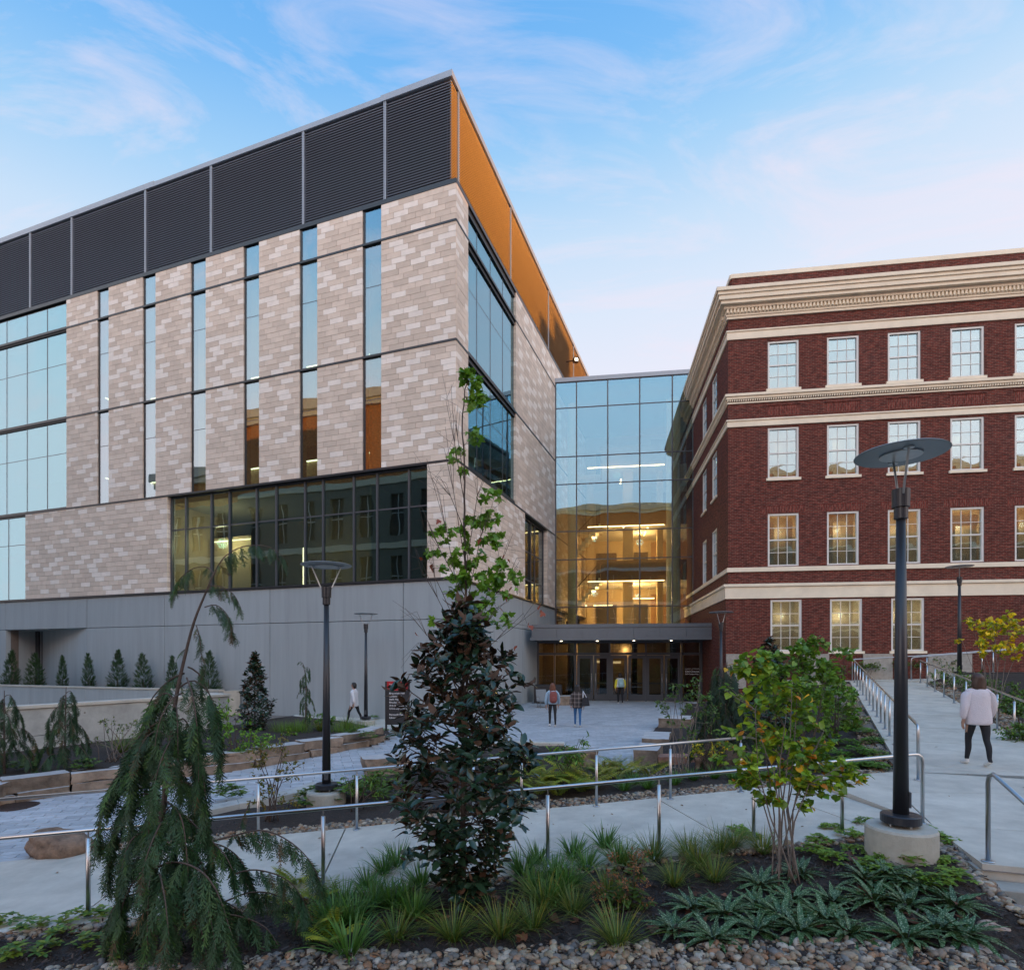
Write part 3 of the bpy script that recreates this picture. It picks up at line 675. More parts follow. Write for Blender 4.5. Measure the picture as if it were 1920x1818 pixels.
lamp_in(FL.p(UL(365), -1.6, ZB[0]+2.6), 260); lamp_in(FR.p((vX0+vX1)/2, -2.5, ZB[0]+2.4), 50)

# ------------------------------------------------------------ glass link with the entrance
GO = (.0759*37.2, 37.2); FG = Frame(GO, (.99, -.142), (-.142, -.99))
link_b = thing('glass_link', 'tall glass atrium joining the new building to the brick hall, above the entrance doors', 'building', (GO[0], GO[1], 0))
def zpx(py, px=1042, F=FG):
    u = F.u_at(px); Y = F.p(u, 0, 0).y; return EYE+(HY-py)/F_PX*Y
gu = [FG.u_at(x)-(.0) for x in (1042, 1081, 1139.5, 1199.5, 1260.5, 1300)]
gz = [4.3, zpx(1138.4), zpx(1049.7), zpx(997), zpx(908.9), zpx(857.4), zpx(766.4), zpx(718.6)]
panes(link_b, FG, gu, gz, 0, M['glass_link'], fw=.08, fd=.05, name='curtain_wall')
mb = MB(); mb.fbox(FG, -.5, gu[-1]+.25, -.35, .10, gz[-1]+.02, gz[-1]+.28); mb.build('coping', M['louver_post'], link_b)
mb = MB(); mb.fbox(FG, gu[-1]+.03, gu[-1]+.16, -.3, .1, 3.6, gz[-1]); mb.fbox(FG, -.16, -.03, -.3, .1, 3.6, gz[-1]); mb.build('corner_post', M['zinc'], link_b)
mb = MB(); mb.fbox(FG, -3, gu[-1]+3, -11, -.36, gz[-1]-.2, gz[-1]+.2); mb.build('roof', M['roofing'], link_b)
# inside
fz = [4.35, 8.4, 12.2, 16.3]
mb = MB()
mb.fbox(FG, -2, 12, -9.2, -9.0, 0, 20.4); mb.fbox(FG, 4.5, 5.2, -5.5, -4.9, 0, 16); mb.fbox(FG, 1.9, 2.4, -8.0, -7.4, 0, 16); mb.fbox(FG, 6.9, 7.3, -5.5, -4.9, 0, 16); mb.fbox(FG, -1.5, -1.2, -9, -.6, 0, 20.3)
mb.build('inner_wall', M['plaster'], link_b)
mb = MB(); mb.lathe(FG.p(gu[-1]-1.0, -1.6, 0), [(.45, 0), (.45, 19.5)], 24); mb.lathe(FG.p(1.0, -1.4, 0), [(.3, 0), (.3, 19.5)], 24); mb.build('column', M['plaster_w'], link_b, smooth=True)
mb = MB()
for z in fz[1:]: mb.fbox(FG, 3.0, 10, -9, -3.4, z-.35, z); mb.fbox(FG, -1.2, 3.0, -9, -6.2, z-.351, z-.001)
mb.fbox(FG, -2, 12, -9, -.4, 4.0, 4.3)
mb.build('balcony_slab', M['plaster_w'], link_b)
mb = MB()
for z in fz: mb.fbox(FG, 2.6, 4.2, -8.98, -8.9, z+.1, z+2.5); mb.fbox(FG, 5.5, 6.6, -8.98, -8.9, z+.1, z+2.5); mb.fbox(FG, -.4, 1.3, -8.98, -8.9, z+.1, z+2.5)
mb.build('inner_opening', M['dark_int'], link_b)
mb = MB()
for z in fz: mb.fbox(FG, 6.8, 11, -8.6, -8.5, z, z+3.2); mb.fbox(FG, -1.15, -.4, -8.6, -8.5, z, z+3.2)
mb.build('wood_wall', M['wood'], link_b)
mb = MB()
for z in fz[1:]:
    mb.fbox(FG, 3.0, 10, -3.4, -3.3, z-.45, z+.95); mb.fbox(FG, 2.9, 3.0, -6.2, -3.3, z-.45, z+.95)
    for k in range(16): mb.fbox(FG, 3.05+k*.42, 3.07+k*.42, -3.3, -3.285, z-.43, z+.93)
mb.build('balcony_front', M['wood'], link_b)
# stairs across the hall
mb = MB()
for (u0, z0, u1, z1) in ((-.8, fz[0], 3.0, fz[1]), (-.8, fz[1], 3.0, fz[2])):
    n = 16
    for k in range(n):
        ua_ = u0+(u1-u0)*k/n; za_ = z0+(z1-z0)*k/n; mb.fbox(FG, ua_, ua_+(u1-u0)/n, -5.6, -4.0, za_-.25, za_+.12)
mb.build('staircase', M['plaster_w'], link_b)
mb = MB()
for (u0, z0, u1, z1) in ((-.8, fz[0], 3.0, fz[1]), (-.8, fz[1], 3.0, fz[2])):
    mb.tube([FG.p(u0, -3.95, z0+1.1), FG.p(u1, -3.95, z1+1.1)], .03, 6)
    for k in range(12): q = FG.p(u0+(u1-u0)*k/12, -3.95, z0+(z1-z0)*k/12); mb.tube([q+Vector((0, 0, .1)), q+Vector((0, 0, 1.1))], .012, 4)
mb.build('stair_rail', M['bronze'], link_b)
mb = MB()
for z in fz[1:]: mb.fbox(FG, 2.0, 7.2, -3.29, -3.25, z-.50, z-.45)
mb.fbox(FG, 5.6, 5.68, -4.9, -3.5, fz[2]-.7, fz[2]-.66); mb.fbox(FG, 4.2, 4.28, -3.2, -2.2, 14.6, 14.65); mb.fbox(FG, 5.8, 5.88, -3.2, -2.0, 11.0, 11.05)
mb.fbox(FG, 1.4, 3.9, -8.95, -8.9, fz[0]+2.4, fz[0]+2.46); mb.fbox(FG, 5.2, 7.0, -7.9, -7.85, fz[0]+2.8, fz[0]+2.86)
mb.build('linear_light', M['warm_strip'], link_b)
mb = MB()
for (u, n, z) in ((2.6, -5, fz[1]-.37), (4.4, -4.2, fz[1]-.37), (2.6, -7.3, fz[2]-.37), (4.5, -4.2, fz[2]-.37), (5.3, -5.2, fz[1]-.37), (6.2, -4.6, fz[2]-.37)): mb.lathe(FG.p(u, n, z), [(.07, 0), (.07, .012)], 12)
mb.build('downlight', M['warm_spot'], link_b)
for (u, n, z, e) in [(a_, b__, c_, d_*3.2) for a_, b__, c_, d_ in ((2.5, -4.5, 7.3, 130), (5.6, -6.2, 7.2, 150), (2.4, -4.5, 11.2, 80), (5.8, -6.2, 11.2, 100), (4, -3, 15.2, 12), (4.6, -4, 3.2, 22), (1.6, -3, 3.0, 12))]: lamp_in(FG.p(u, n, z), e, col=(1, .66, .32))

# canopy and doors
FC = Frame((1.05, 31.0), (.99, -.142), (-.142, -.99)); CWD = 9.42
can = thing('entrance_canopy', 'flat dark grey metal canopy over the entrance doors of the glass link', 'canopy', (FC.o.x, FC.o.y, 3.5))
mb = MB(); mb.fbox(FC, 0, CWD, -4.5, -.05, 3.72, 4.30); mb.build('canopy_roof', M['zinc'], can)
mb = MB(); mb.fbox(FC, -.08, CWD+.1, -.3, .06, 3.55, 3.72); mb.fbox(FC, 0.01, CWD+.02, -.2, .03, 4.22, 4.40); mb.build('canopy_edge', M['zinc'], can)
for k in range(7):
    a, b_ = k*CWD/7+.006, (k+1)*CWD/7-.006; mb = MB(); mb.fbox(FC, a, b_, -.05, -.005, 3.73, 4.21); mb.build('fascia_panel', M['zinc'], can)
mb = MB(); mb.fbox(FC, .02, CWD, -4.4, -.3, 3.56, 3.60); mb.build('soffit', M['frame'], can)
for k in range(4):
    mb = MB(); mb.lathe(FC.p(1.5+k*2.0, -1.6, 3.545), [(.06, 0), (.06, .012)], 12); mb.build('downlight', M['warm_spot'], can)
FD = Frame((1.488, 33.5), (.99, -.142), (-.142, -.99))
ent = thing('entrance_doors', 'row of six dark framed glass doors under the canopy', 'doors', (FD.o.x, FD.o.y, .17))
DX = [1008, 1077, 1080, 1143, 1211, 1278, 1281, 1314]
du = [FD.u_at(x) for x in DX]
Z0, ZD, ZT = .18, 2.75, 3.56
mb = MB()
mb.fbox(FD, du[0]-.1, du[0]+.08, -.1, .06, Z0-.1, ZT); mb.fbox(FD, du[-1]-.08, du[-1]+.08, -.1, .06, Z0-.1, ZT)
for x in (1143.5, 1211, 1278): u = FD.u_at(x); mb.fbox(FD, u-.04, u+.04, -.12, .07, Z0-.1, ZT)
u = FD.u_at(1080); mb.fbox(FD, u-.09, u+.03, -.12, .08, Z0-.1, ZT)
mb.fbox(FD, du[0], du[-1], -.1, .05, ZD+.02, ZD+.16); mb.fbox(FD, du[0], du[-1], -.1, .05, ZT-.1, ZT); u = FD.u_at(1040); mb.fbox(FD, u-.03, u+.03, -.1, .04, Z0, ZT)
mb.build('door_frame', M['frame'], ent)
mb = MB(); mb.fbox(FD, du[0], du[-1], -.2, .22, -.05, Z0-.02); mb.build('threshold', simple('threshold', (.5, .47, .44), .5), ent)
ds = [1081, 1113, 1143.5, 1177, 1211, 1245, 1277]
HP = []
for i in range(6):
    a, b_ = FD.u_at(ds[i])+.03, FD.u_at(ds[i+1])-.03
    mb = MB(); sw = .15
    mb.fbox(FD, a, a+sw, -.03, .03, Z0, ZD); mb.fbox(FD, b_-sw, b_, -.03, .03, Z0, ZD); mb.fbox(FD, a+sw, b_-sw, -.029, .029, ZD-.17, ZD); mb.fbox(FD, a+sw, b_-sw, -.029, .029, Z0, Z0+.36)
    d_ = mb.build('door', M['frame'], ent)
    mb = MB(); mb.fbox(FD, a+sw, b_-sw, -.006, .006, Z0+.36, ZD-.17); mb.build('pane', M['glass_entry'], d_)
    hx = b_-.09 if i % 2 == 0 else a+.09
    mb = MB(); mb.tube([FD.p(hx, .09, Z0+.55), FD.p(hx, .09, Z0+1.55)], .016, 8); mb.tube([FD.p(hx, .03, Z0+.65), FD.p(hx, .09, Z0+.65)], .012, 6); mb.tube([FD.p(hx, .03, Z0+1.45), FD.p(hx, .09, Z0+1.45)], .012, 6)
    mb.build('handle', M['steel'], d_, smooth=True)
    mb = MB(); mb.fbox(FD, a+sw*.8, b_-sw*.8, -.12, -.05, Z0+.95, Z0+1.03); mb.build('panic_bar', M['louver_post'], d_)
for (a, b_, c, d) in ((1010, 1039, Z0, ZD), (1041, 1076, Z0, ZD), (1282, 1312, Z0, ZD), (1010, 1039, ZD+.16, ZT-.1), (1041, 1078, ZD+.16, ZT-.1), (1082, 1142, ZD+.16, ZT-.1), (1145, 1210, ZD+.16, ZT-.1), (1212, 1277, ZD+.16, ZT-.1), (1280, 1312, ZD+.16, ZT-.1)):
    mb = MB(); mb.fbox(FD, FD.u_at(a)+.02, FD.u_at(b_)-.02, -.008, .008, c, d); mb.build('pane', M['glass_entry'], ent)
# lobby
mb = MB(); mb.fbox(FD, -3, 11, -8, -7.9, 0, 3.6); mb.fbox(FD, 2.2, 3.4, -5.0, -4.9, 0, 3.6); mb.build('inner_wall', M['plaster'], link_b)
mb = MB(); mb.fbox(FD, -3, 11, -8, -.3, .05, .15); mb.fbox(FD, 5.6, 5.9, -3.5, -3.2, .1, 3.6); mb.fbox(FD, 7.9, 8.6, -3.5, -3.2, .1, 3.6); mb.fbox(FD, 3.6, 4.3, -4.5, -4.2, .1, 3.6); mb.build('lobby_floor', M['dark_int'], link_b)
mb = MB(); mb.fbox(FD, 3.3, 3.9, -4.85, -4.8, 2.3, 2.45); mb.fbox(FD, 4.4, 5.0, -5.6, -5.5, 2.25, 2.4); mb.fbox(FD, 8.3, 8.36, -4.6, -4.5, .4, 2.6); mb.build('linear_light', M['room_glow'], link_b)
def text(s_, size, loc, rot, m_, parent, name='lettering', align='LEFT', ext=.002):
    cu_ = bpy.data.curves.new(name, 'FONT'); cu_.body = s_; cu_.size = size; cu_.extrude = ext; cu_.align_x = align; o = bpy.data.objects.new(name, cu_); COL.objects.link(o)
    dg = bpy.context.evaluated_depsgraph_get(); me = bpy.data.meshes.new_from_object(o.evaluated_get(dg)); bpy.data.objects.remove(o)
    me.materials.clear(); me.materials.append(m_); me.transform(Matrix.Translation(loc) @ rot.to_matrix().to_4x4())
    return link(name, me, parent)
rotD = Euler((math.pi/2, 0, math.atan2(-.142, .99)))
u = FD.u_at(1284.5)
text('UNIVERSITY OF CINCINNATI', .062, FD.p(u, .02, 1.98), rotD, M['letter'], ent); text('Old Chemistry', .155, FD.p(u, .02, 1.80), rotD, M['letter'], ent); text('2603 Campus Way', .093, FD.p(u, .02, 1.68), rotD, M['letter'], ent)
# ------------------------------------------------------------ old brick hall
CB = (9.97, 26.6)
FB = Frame(CB, (.99, -.142), (-.142, -.99)); FS2 = Frame(CB, (.142, .99), (-.99, .142))
hall = thing('brick_hall', 'old red brick hall with cream bands, dentilled cornice and white sash windows', 'building', (CB[0], CB[1], 1.5))
BE, SE = 24.0, 12.0
def wall_holes(mb, F, u0, u1, z0, z1, holes, n=0.0, dep=.16):
    us = sorted({u0, u1, *[h[0] for h in holes], *[h[1] for h in holes]}); zs = sorted({z0, z1, *[h[2] for h in holes], *[h[3] for h in holes]})
    def q(a, b_, c, d, uv):
        vs = [a, b_, c, d]
        if not F.rh: vs = vs[::-1]; uv = uv[::-1]
        mb.add(vs, [(0, 1, 2, 3)], 0, [uv])
    for i in range(len(us)-1):
        for k in range(len(zs)-1):
            a, b_, c, d = us[i], us[i+1], zs[k], zs[k+1]; mu, mz = (a+b_)/2, (c+d)/2
            if any(h[0] < mu < h[1] and h[2] < mz < h[3] for h in holes): continue
            mb.add([F.p(a, n, c), F.p(b_, n, c), F.p(b_, n, d), F.p(a, n, d)], [(0, 1, 2, 3)], 0, [[(a, c), (b_, c), (b_, d), (a, d)]])
    for a, b_, c, d in holes:
        mb.add([F.p(a, n, c), F.p(a, n, d), F.p(a, n-dep, d), F.p(a, n-dep, c)], [(0, 1, 2, 3)], 0, [[(0, c), (0, d), (dep, d), (dep, c)]])
        mb.add([F.p(b_, n, c), F.p(b_, n, d), F.p(b_, n-dep, d), F.p(b_, n-dep, c)], [(0, 1, 2, 3)], 0, [[(0, c), (0, d), (dep, d), (dep, c)]])
        mb.add([F.p(a, n, d), F.p(b_, n, d), F.p(b_, n-dep, d), F.p(a, n-dep, d)], [(0, 1, 2, 3)], 0, [[(a, 0), (b_, 0), (b_, dep), (a, dep)]])
        mb.add([F.p(a, n, c), F.p(b_, n, c), F.p(b_, n-dep, c), F.p(a, n-dep, c)], [(0, 1, 2, 3)], 0, [[(a, 0), (b_, 0), (b_, dep), (a, dep)]])
WW = 1.34; w0_ = [1.74+2.535*k for k in range(9)]
rows = [(14.86, 17.05), (10.79, 13.10), (6.78, 9.18)]
up = [(a, a+WW, c, d) for c, d in rows for a in w0_]
gr = [(a+.08, a+.08+WW, 2.9, 5.24) for a in w0_[:3]]
sdw = [(2.45, 3.72), (5.2, 6.45)]
sup = [(a, b_, c, d) for c, d in rows for a, b_ in sdw]
mb = MB(); wall_holes(mb, FB, 0, BE, 5.28, 18.4, up); wall_holes(mb, FS2, 0, SE, 5.28, 18.4, sup); wall_holes(mb, FB, -.13, BE, -1, 5.28, gr, n=.13); wall_holes(mb, FS2, -.13, SE, -1, 5.28, [], n=.13)
mb.fbox(FB, .2, BE, -.45, -.14, 18.4, 20.15); mb.fbox(FS2, .2, SE, -.45, -.141, 18.4, 20.149)
mb.build('brick_wall', M['brick'], hall)
mb = MB(); mb.fbox(FB, .15, BE, -.5, -.10, 20.15, 20.34); mb.fbox(FS2, .15, SE, -.5, -.101, 20.149, 20.339); mb.build('parapet_coping', M['limestone'], hall)
def band(name, z0, z1, pr, m_=M['limestone'], extra=()):
    mb = MB(); mb.fbox(FB, -pr, BE, -.05, pr, z0, z1); mb.fbox(FS2, .0, SE, -.05, pr-.001, z0+.001, z1-.001)
    for a, b_, p2 in extra: mb.fbox(FB, -p2, BE, -.05, p2, a, b_); mb.fbox(FS2, .0, SE, -.05, p2-.001, a+.001, b_-.001)
    mb.build(name, m_, hall, bevel=.012)
band('stone_band', 17.22, 17.56, .06, extra=((17.561, 17.63, .10),))
band('stone_band', 14.47, 14.58, .10, extra=((14.581, 14.70, .16), (14.27, 14.34, .05)))
band('stone_band', 13.20, 13.46, .06, extra=((13.461, 13.53, .10),))
band('stone_band', 6.54, 6.74, .06)
band('stone_band', 5.30, 5.84, .17, extra=((5.841, 5.97, .23),))
band('cornice', 18.16, 18.27, .08, extra=((18.271, 18.36, .12), (18.56, 18.70, .24), (18.85, 19.05, .50), (19.051, 19.2, .55), (19.201, 19.36, .62)))
mb = MB(); mb.fbox(FB, -.4, BE, -.1, .42, 18.70, 18.85); mb.fbox(FS2, 0, SE, -.1, .419, 18.701, 18.849); mb.build('cornice_soffit', M['limestone'], hall)
mb = MB(); mb.fbox(FB, -.12, BE, -.1, .13, 18.361, 18.559); mb.fbox(FS2, 0, SE, -.1, .129, 18.362, 18.558); mb.build('cornice_bed', M['limestone'], hall)
mb = MB(); mb.quad(FB.p(-.62, .62, 19.362), FB.p(BE, .62, 19.362), FB.p(BE, -.2, 19.50), FB.p(.1, -.2, 19.50)); mb.quad(FS2.p(-.62, .62, 19.362), FS2.p(.1, -.2, 19.5), FS2.p(SE, -.2, 19.50), FS2.p(SE, .62, 19.362)); mb.build('cornice_top', M['limestone'], hall)
u = 0; nd = 0
proto = None
while u < 12.6:       # dentils
    mb = MB(); mb.fbox(FB, -.1+u, -.02+u, .13, .22, 18.38, 18.55)
    mb.build('dentil', M['limestone'], hall); u += .155; nd += 1
mb = MB(); u = .3
while u < SE: mb.fbox(FS2, u, u+.08, .12, .22, 18.38, 18.55); u += .155
u = -.05
while u < 12.6: mb.fbox(FB, u, u+.05, .02, .09, 14.37, 14.45); u += .10
u = .1
while u < SE: mb.fbox(FS2, u, u+.05, .02, .09, 14.37, 14.45); u += .10
mb.build('small_dentils', M['limestone'], hall, kind='stuff')
# soldier courses and recessed panels between the floors
for a in w0_[:6]:
    mb = MB(); mb.fbox(FB, a-.28, a+WW+.28, -.02, .008, 9.20, 9.52); mb.build('flat_arch', M['brick_soldier'], hall)
    mb = MB(); mb.fbox(FB, a-.02, a+WW+.02, -.02, .012, 13.66, 14.08); mb.build('brick_panel', M['brick_soldier'], hall)
    mb = MB(); mb.fbox(FB, a-.06, a+WW+.06, -.02, .035, 14.10, 14.17); mb.build('panel_ledge', M['brick'], hall)
for (a, b_) in ((5.72, 6.92), (8.36, 10.1), (3.2, 4.3), (-.12, .75)):
    mb = MB(); mb.fbox(FB, a, b_, .05, .19, 1.2, 2.78); mb.build('plinth_stone', simple('rough_plinth', (.34, .31, .27), .9, var=.2, vscale=6, bump=.8, bscale=20), hall)
# sash windows: meshes shared by all windows of a size
def sash_meshes(W, H):
    f = MB(); F0 = Frame((0, 0), (1, 0), (0, -1)); t = .085
    f.fbox(F0, 0, t, -.10, .03, 0, H); f.fbox(F0, W-t, W, -.10, .03, 0, H); f.fbox(F0, t, W-t, -.10, .03, H-t, H); f.fbox(F0, t, W-t, -.10, .03, 0, .07)
    f.fbox(F0, t, W-t, -.08, .0, H/2-.03, H/2+.03)
    mu = MB(); iw = W-2*t; hs = (H-.07-t)/4
    for k in (1, 2): x = t+iw*k/3; mu.fbox(F0, x-.011, x+.011, -.06, -.02, .07, H-t)
    for z in (.07+hs, .07+3*hs): mu.fbox(F0, t, W-t, -.061, -.021, z-.011, z+.011)
    pn = []
    for i in range(3):
        for k in range(4):
            q = MB(); q.fbox(F0, t+iw*i/3+.012, t+iw*(i+1)/3-.012, -.046, -.042, .07+hs*k+.012, .07+hs*(k+1)-.012); pn.append(q)
    sl = MB(); sl.fbox(F0, -.08, W+.08, -.10, .13, -.115, -.001)
    bx = MB(); bx.fbox(F0, .02, W-.02, -.9, -.89, 0, H); bx.fbox(F0, .0, .02, -.9, -.12, 0, H); bx.fbox(F0, W-.02, W, -.9, -.12, 0, H); bx.fbox(F0, 0, W, -.9, -.12, H, H+.02); bx.fbox(F0, 0, W, -.9, -.12, -.03, -.01)
    def me(mbx, nm, m_): o = mbx.build(nm, m_); r = o.data; bpy.data.objects.remove(o); return r
    cur = MB(); cur.fbox(F0, t, W-t, -.2, -.19, H-.55, H-.08)
    cur2 = MB()
    for x0, x1 in ((t, t+.3), (W-t-.3, W-t)):
        for k in range(6): cur2.fbox(F0, x0+k*.05, x0+k*.05+.05, -.30+(k % 2)*.02, -.28+(k % 2)*.02, .02, H-.3)
    return me(f, 'sash_window', M['white']), me(mu, 'muntins', M['white']), [me(q, 'pane', M['glass_sash']) for q in pn], me(sl, 'window_sill', M['limestone']), me(bx, 'room', M['plaster_w']), me(cur, 'blind', M['blind']), me(cur2, 'curtains', M['blind'])
SH = {}; rwin = random.Random(5)
def sash(F, a, z0, W, H, n=-.06, sill=True, glow=0, blind=True, curtain=False):
    k = (round(W, 2), round(H, 2))
    if k not in SH: SH[k] = sash_meshes(*k)
    fm, mm, pm_, sm_, rm, bm_, cm_ = SH[k]
    P0 = F.p(a, n, z0); X = F.u; 
    if not F.rh: pass
    Rm = Matrix((( X.x, -F.nn.x, 0, P0.x), (X.y, -F.nn.y, 0, P0.y), (0, 0, 1, P0.z), (0, 0, 0, 1)))
    w = link('sash_window', fm, hall); w.matrix_parent_inverse = Matrix.Translation(-Vector((CB[0], CB[1], 1.5))); w.matrix_basis = Rm
    subs = [('muntins', mm)]+[('pane', q) for q in pm_]+[('room', rm)]
    if sill: subs.append(('window_sill', sm_))
    if blind: subs.append(('blind', bm_))
    if curtain: subs.append(('curtains', cm_))
    for nm, me in subs:
        o = bpy.data.objects.new(nm, me); COL.objects.link(o); o.parent = w
        if nm == 'blind': o.location.z = rwin.uniform(-.28, .18)
        if nm == 'curtains': o.scale.x = rwin.uniform(.9, 1.0)
    if glow: lamp_in(F.p(a+W/2, n-.55, z0+H*.7), glow, r=.1)
for r, (c, d) in enumerate(rows):
    for i, a in enumerate(w0_[:6]): sash(FB, a, c, WW, round(d-c, 2), sill=(r < 2), glow=(0, 1.5, 7)[r]*(1+.6*(i % 2)), blind=(r < 2) or i % 2 == 1, curtain=(r == 2 and i != 2) or (r == 1 and i < 2))
    for a, b_ in sdw: sash(FS2, a, c, round(b_-a, 2), round(d-c, 2), sill=(r < 2), glow=0)
for i, (a, b_, c, d) in enumerate(gr): sash(FB, a, c, WW, round(d-c, 2), n=.07, glow=(9, 14, 11)[i], blind=False)
mb = MB(); mb.fbox(FB, .3, BE, -10, -9.5, 18, 19.9); mb.quad(FB.p(.3, -.4, 19.6), FB.p(BE, -.4, 19.6), FB.p(BE, -10, 19.6), FB.p(.3, -10, 19.6)); mb.fbox(FB, BE, BE+.3, -14, .1, -1, 20); mb.fbox(FB, 1, BE, -14, -13.7, -1, 20); mb.build('roof', M['roofing'], hall)
mb = MB(); mb.fbox(FB, .4, BE, -1.2, -1.1, -1, 18); mb.fbox(FS2, 1.5, SE, -1.2, -1.1, -1, 18); mb.build('inner_partition', M['dark_int'], hall)

# ------------------------------------------------------------ neighbouring buildings outside the frame (seen in the glass, shading the low sun)
def block(name, label, F, u0, u1, dep, h, wm, lower=None, bands=(), cor=True, lit=0):
    r = thing(name, label, 'building', tuple(F.p(u0, 0, 0))); wl_ = []; zs = [(3.0, 6.0), (8.5, 12.5), (14.5, 18.5)]
    u = u0+1.6
    while u < u1-2.2:
        for a, b_ in zs:
            if b_ < h-2: wl_.append((u, u+1.5, a, b_))
        u += 3.4
    hs_ = min(19.5, h-1); mb = MB(); wall_holes(mb, F, u0, u1, -1.2, hs_, wl_, dep=.3); mb.build('lower_wall', lower or M['dull_stone'], r); mb = MB(); wall_holes(mb, F, u0, u1, hs_, h, [], dep=.3); mb.fbox(F, u0, u1, -dep, -dep+.3, -1.2, h); mb.fbox(F, u0, u0+.3, -dep, -.31, -1.2, h); mb.fbox(F, u1-.3, u1, -dep, -.31, -1.2, h)
    mb.build('wall', wm, r)
    mb = MB(); mb.fbox(F, u0-.5, u1+.5, -dep, .6, h, h+.9); mb.fbox(F, u0-.3, u1+.3, -.1, .35, h-.6, h-.001)
    for z in bands: mb.fbox(F, u0, u1, -.05, .12, z, z+.6)
    mb.build('cornice', M['limestone'], r)
    mb = MB()
    for a, b_, c, d in wl_: mb.fbox(F, a, b_, -.32, -.25, c, d)
    mb.build('window', M['dark_int'], r)
    mb = MB()
    for i, (a, b_, c, d) in enumerate(wl_):
        mb.fbox(F, a, b_, -.24, -.18, (c+d)/2-.04, (c+d)/2+.04); mb.fbox(F, (a+b_)/2-.04, (a+b_)/2+.04, -.24, -.18, c, d)
    mb.build('window_bars', M['white'], r)
    return r
pR1 = FL.p(38.4, 27, 0); F1 = Frame((pR1.x, pR1.y), (.943, -.333), (.333, .943))
block('brick_theatre', 'tall orange brick building off the left edge, mirrored in the slot windows', F1, 0, 27, 14, 27.6, M['brick_far'], bands=(7, 13.2, 19.5))
pW = FL.p(50.5, 27.6, 0); block('brick_wing', 'lower wing of the brick theatre, mirrored at the left of the strip window', Frame((pW.x, pW.y), (.943, -.333), (.333, .943)), 0, 12, 10, 22.6, M['brick_far'], bands=(7, 13.2))
pW = FL.p(68, 26.8, 0); block('stucco_house', 'low neighbouring building off the left edge, mirrored in the lower glass', Frame((pW.x, pW.y), (.943, -.333), (.333, .943)), 0, 17.4, 10, 17.5, M['limestone'], bands=(7, 12))
F2 = Frame((-12.0, -38.5), (.99, -.142), (.142, .99))
block('stone_hall', 'broad building behind the viewer, mirrored in the glass link', F2, -6, 75, 14, 31.5, M['brick_far'], lower=M['brick'], bands=(7, 13.2, 19.5))
FO = Frame(tuple((SUN_AZ*88+Vector((-.49, .87, 0))*-75)[:2]), (-.49, .87), (-.87, -.49))
block('campus_block', 'long neighbouring block far behind the brick hall', FO, 0, 150, 18, 22.4, M['brick_far'], bands=(7, 13.2))
q = FRs.p(FRs.u_at(1052), 0, 24.0); s_ = (FO.o-q).dot(FO.nn)/sd.dot(FO.nn); hit = q+sd*s_; uu = (hit-FO.o).dot(FO.u)
mb = MB(); mb.fbox(FO, uu-1.2, uu+1.6, -6, -1, 23, 27.0); mb.fbox(FO, uu-3.4, uu-1.2, -6, -1.01, 23, 25.4); tag(mb.build('stair_tower', M['brick_far']), 'stair tower on the roof of the far campus block', 'tower')
# ------------------------------------------------------------ retaining walls at the left
DW = Vector((.48, .877)).normalized(); A1 = Vector((-13.75, 11.05)); NW = Vector((-DW.y, DW.x))
FW = Frame(tuple(A1), tuple(DW), tuple(-NW))       # n towards the plaza
w1 = thing('board_marked_wall', 'pale cast concrete retaining wall behind the weeping conifers at the left', 'wall', (A1.x, A1.y, 0))
L1 = (Vector((-9.36, 19.1))-A1).length
k = 0; u = 0
while u < L1-.2:
    b_ = min(u+2.35, L1); mb = MB(); mb.fbox(FW, u+.006, b_-.006, -.3, 0, -.6, 1.31)
    if k % 2: mb = MB(); mb.fbox(FW, u+.006, b_-.006, -.3, 0, -.6, .62); mb.fbox(FW, u+.006, b_-.006, -.3, 0, .632, 1.31)
    mb.build('wall_panel', M['concrete_wall'], w1, bevel=.006)
    for q in (u+.22, b_-.22): mb = MB(); p = FW.p(q, .002, 1.12); mb.tube([p, p+FW.nn*.004], .022, 10); mb.build('tie_hole', M['joint'], w1)
    u = b_; k += 1
mb = MB(); mb.fbox(FW, -.05, L1+.03, -.36, .04, 1.315, 1.40); mb.fbox(FW, L1-.3, L1-.001, -2.2, -.31, -.6, 1.31); mb.fbox(FW, L1-.33, L1+.03, -2.2, -.361, 1.316, 1.401); mb.build('wall_coping', M['concrete'], w1, bevel=.01)
FW2 = Frame(tuple(FL.p(UL(455), 1.35, 0)[:2]), (-.943, .333), (-.333, -.943))
w2 = thing('terrace_wall', 'grey concrete terrace wall carrying the row of small conifers', 'wall', tuple(FW2.o))
for k in range(5):
    mb = MB(); mb.fbox(FW2, k*4.2+.006, (k+1)*4.2-.006, -.25, 0, -.6, 1.12); mb.build('wall_panel', M['panel'], w2, bevel=.006)
mb = MB(); mb.fbox(FW2, -.02, 21.03, -.28, .03, 1.125, 1.20); mb.fbox(FW2, -.0, .25, -1.2, -.251, -.6, 1.119); mb.build('wall_coping', M['concrete'], w2)
mb = MB(); mb.quad(FW2.p(.1, -.26, 1.08), FW2.p(21, -.26, 1.08), FW2.p(21, -1.34, 1.08), FW2.p(.1, -1.34, 1.08)); mb.build('terrace', M['mulch'], kind='structure')
mb = MB(); mb.quad(FW2.p(.0, .02, .15), FW2.p(21, .02, .15), FW2.p(21, 9, .15), FW2.p(-.0, 3.0, .12)); mb.build('ramp_behind_wall', M['concrete'], kind='structure')
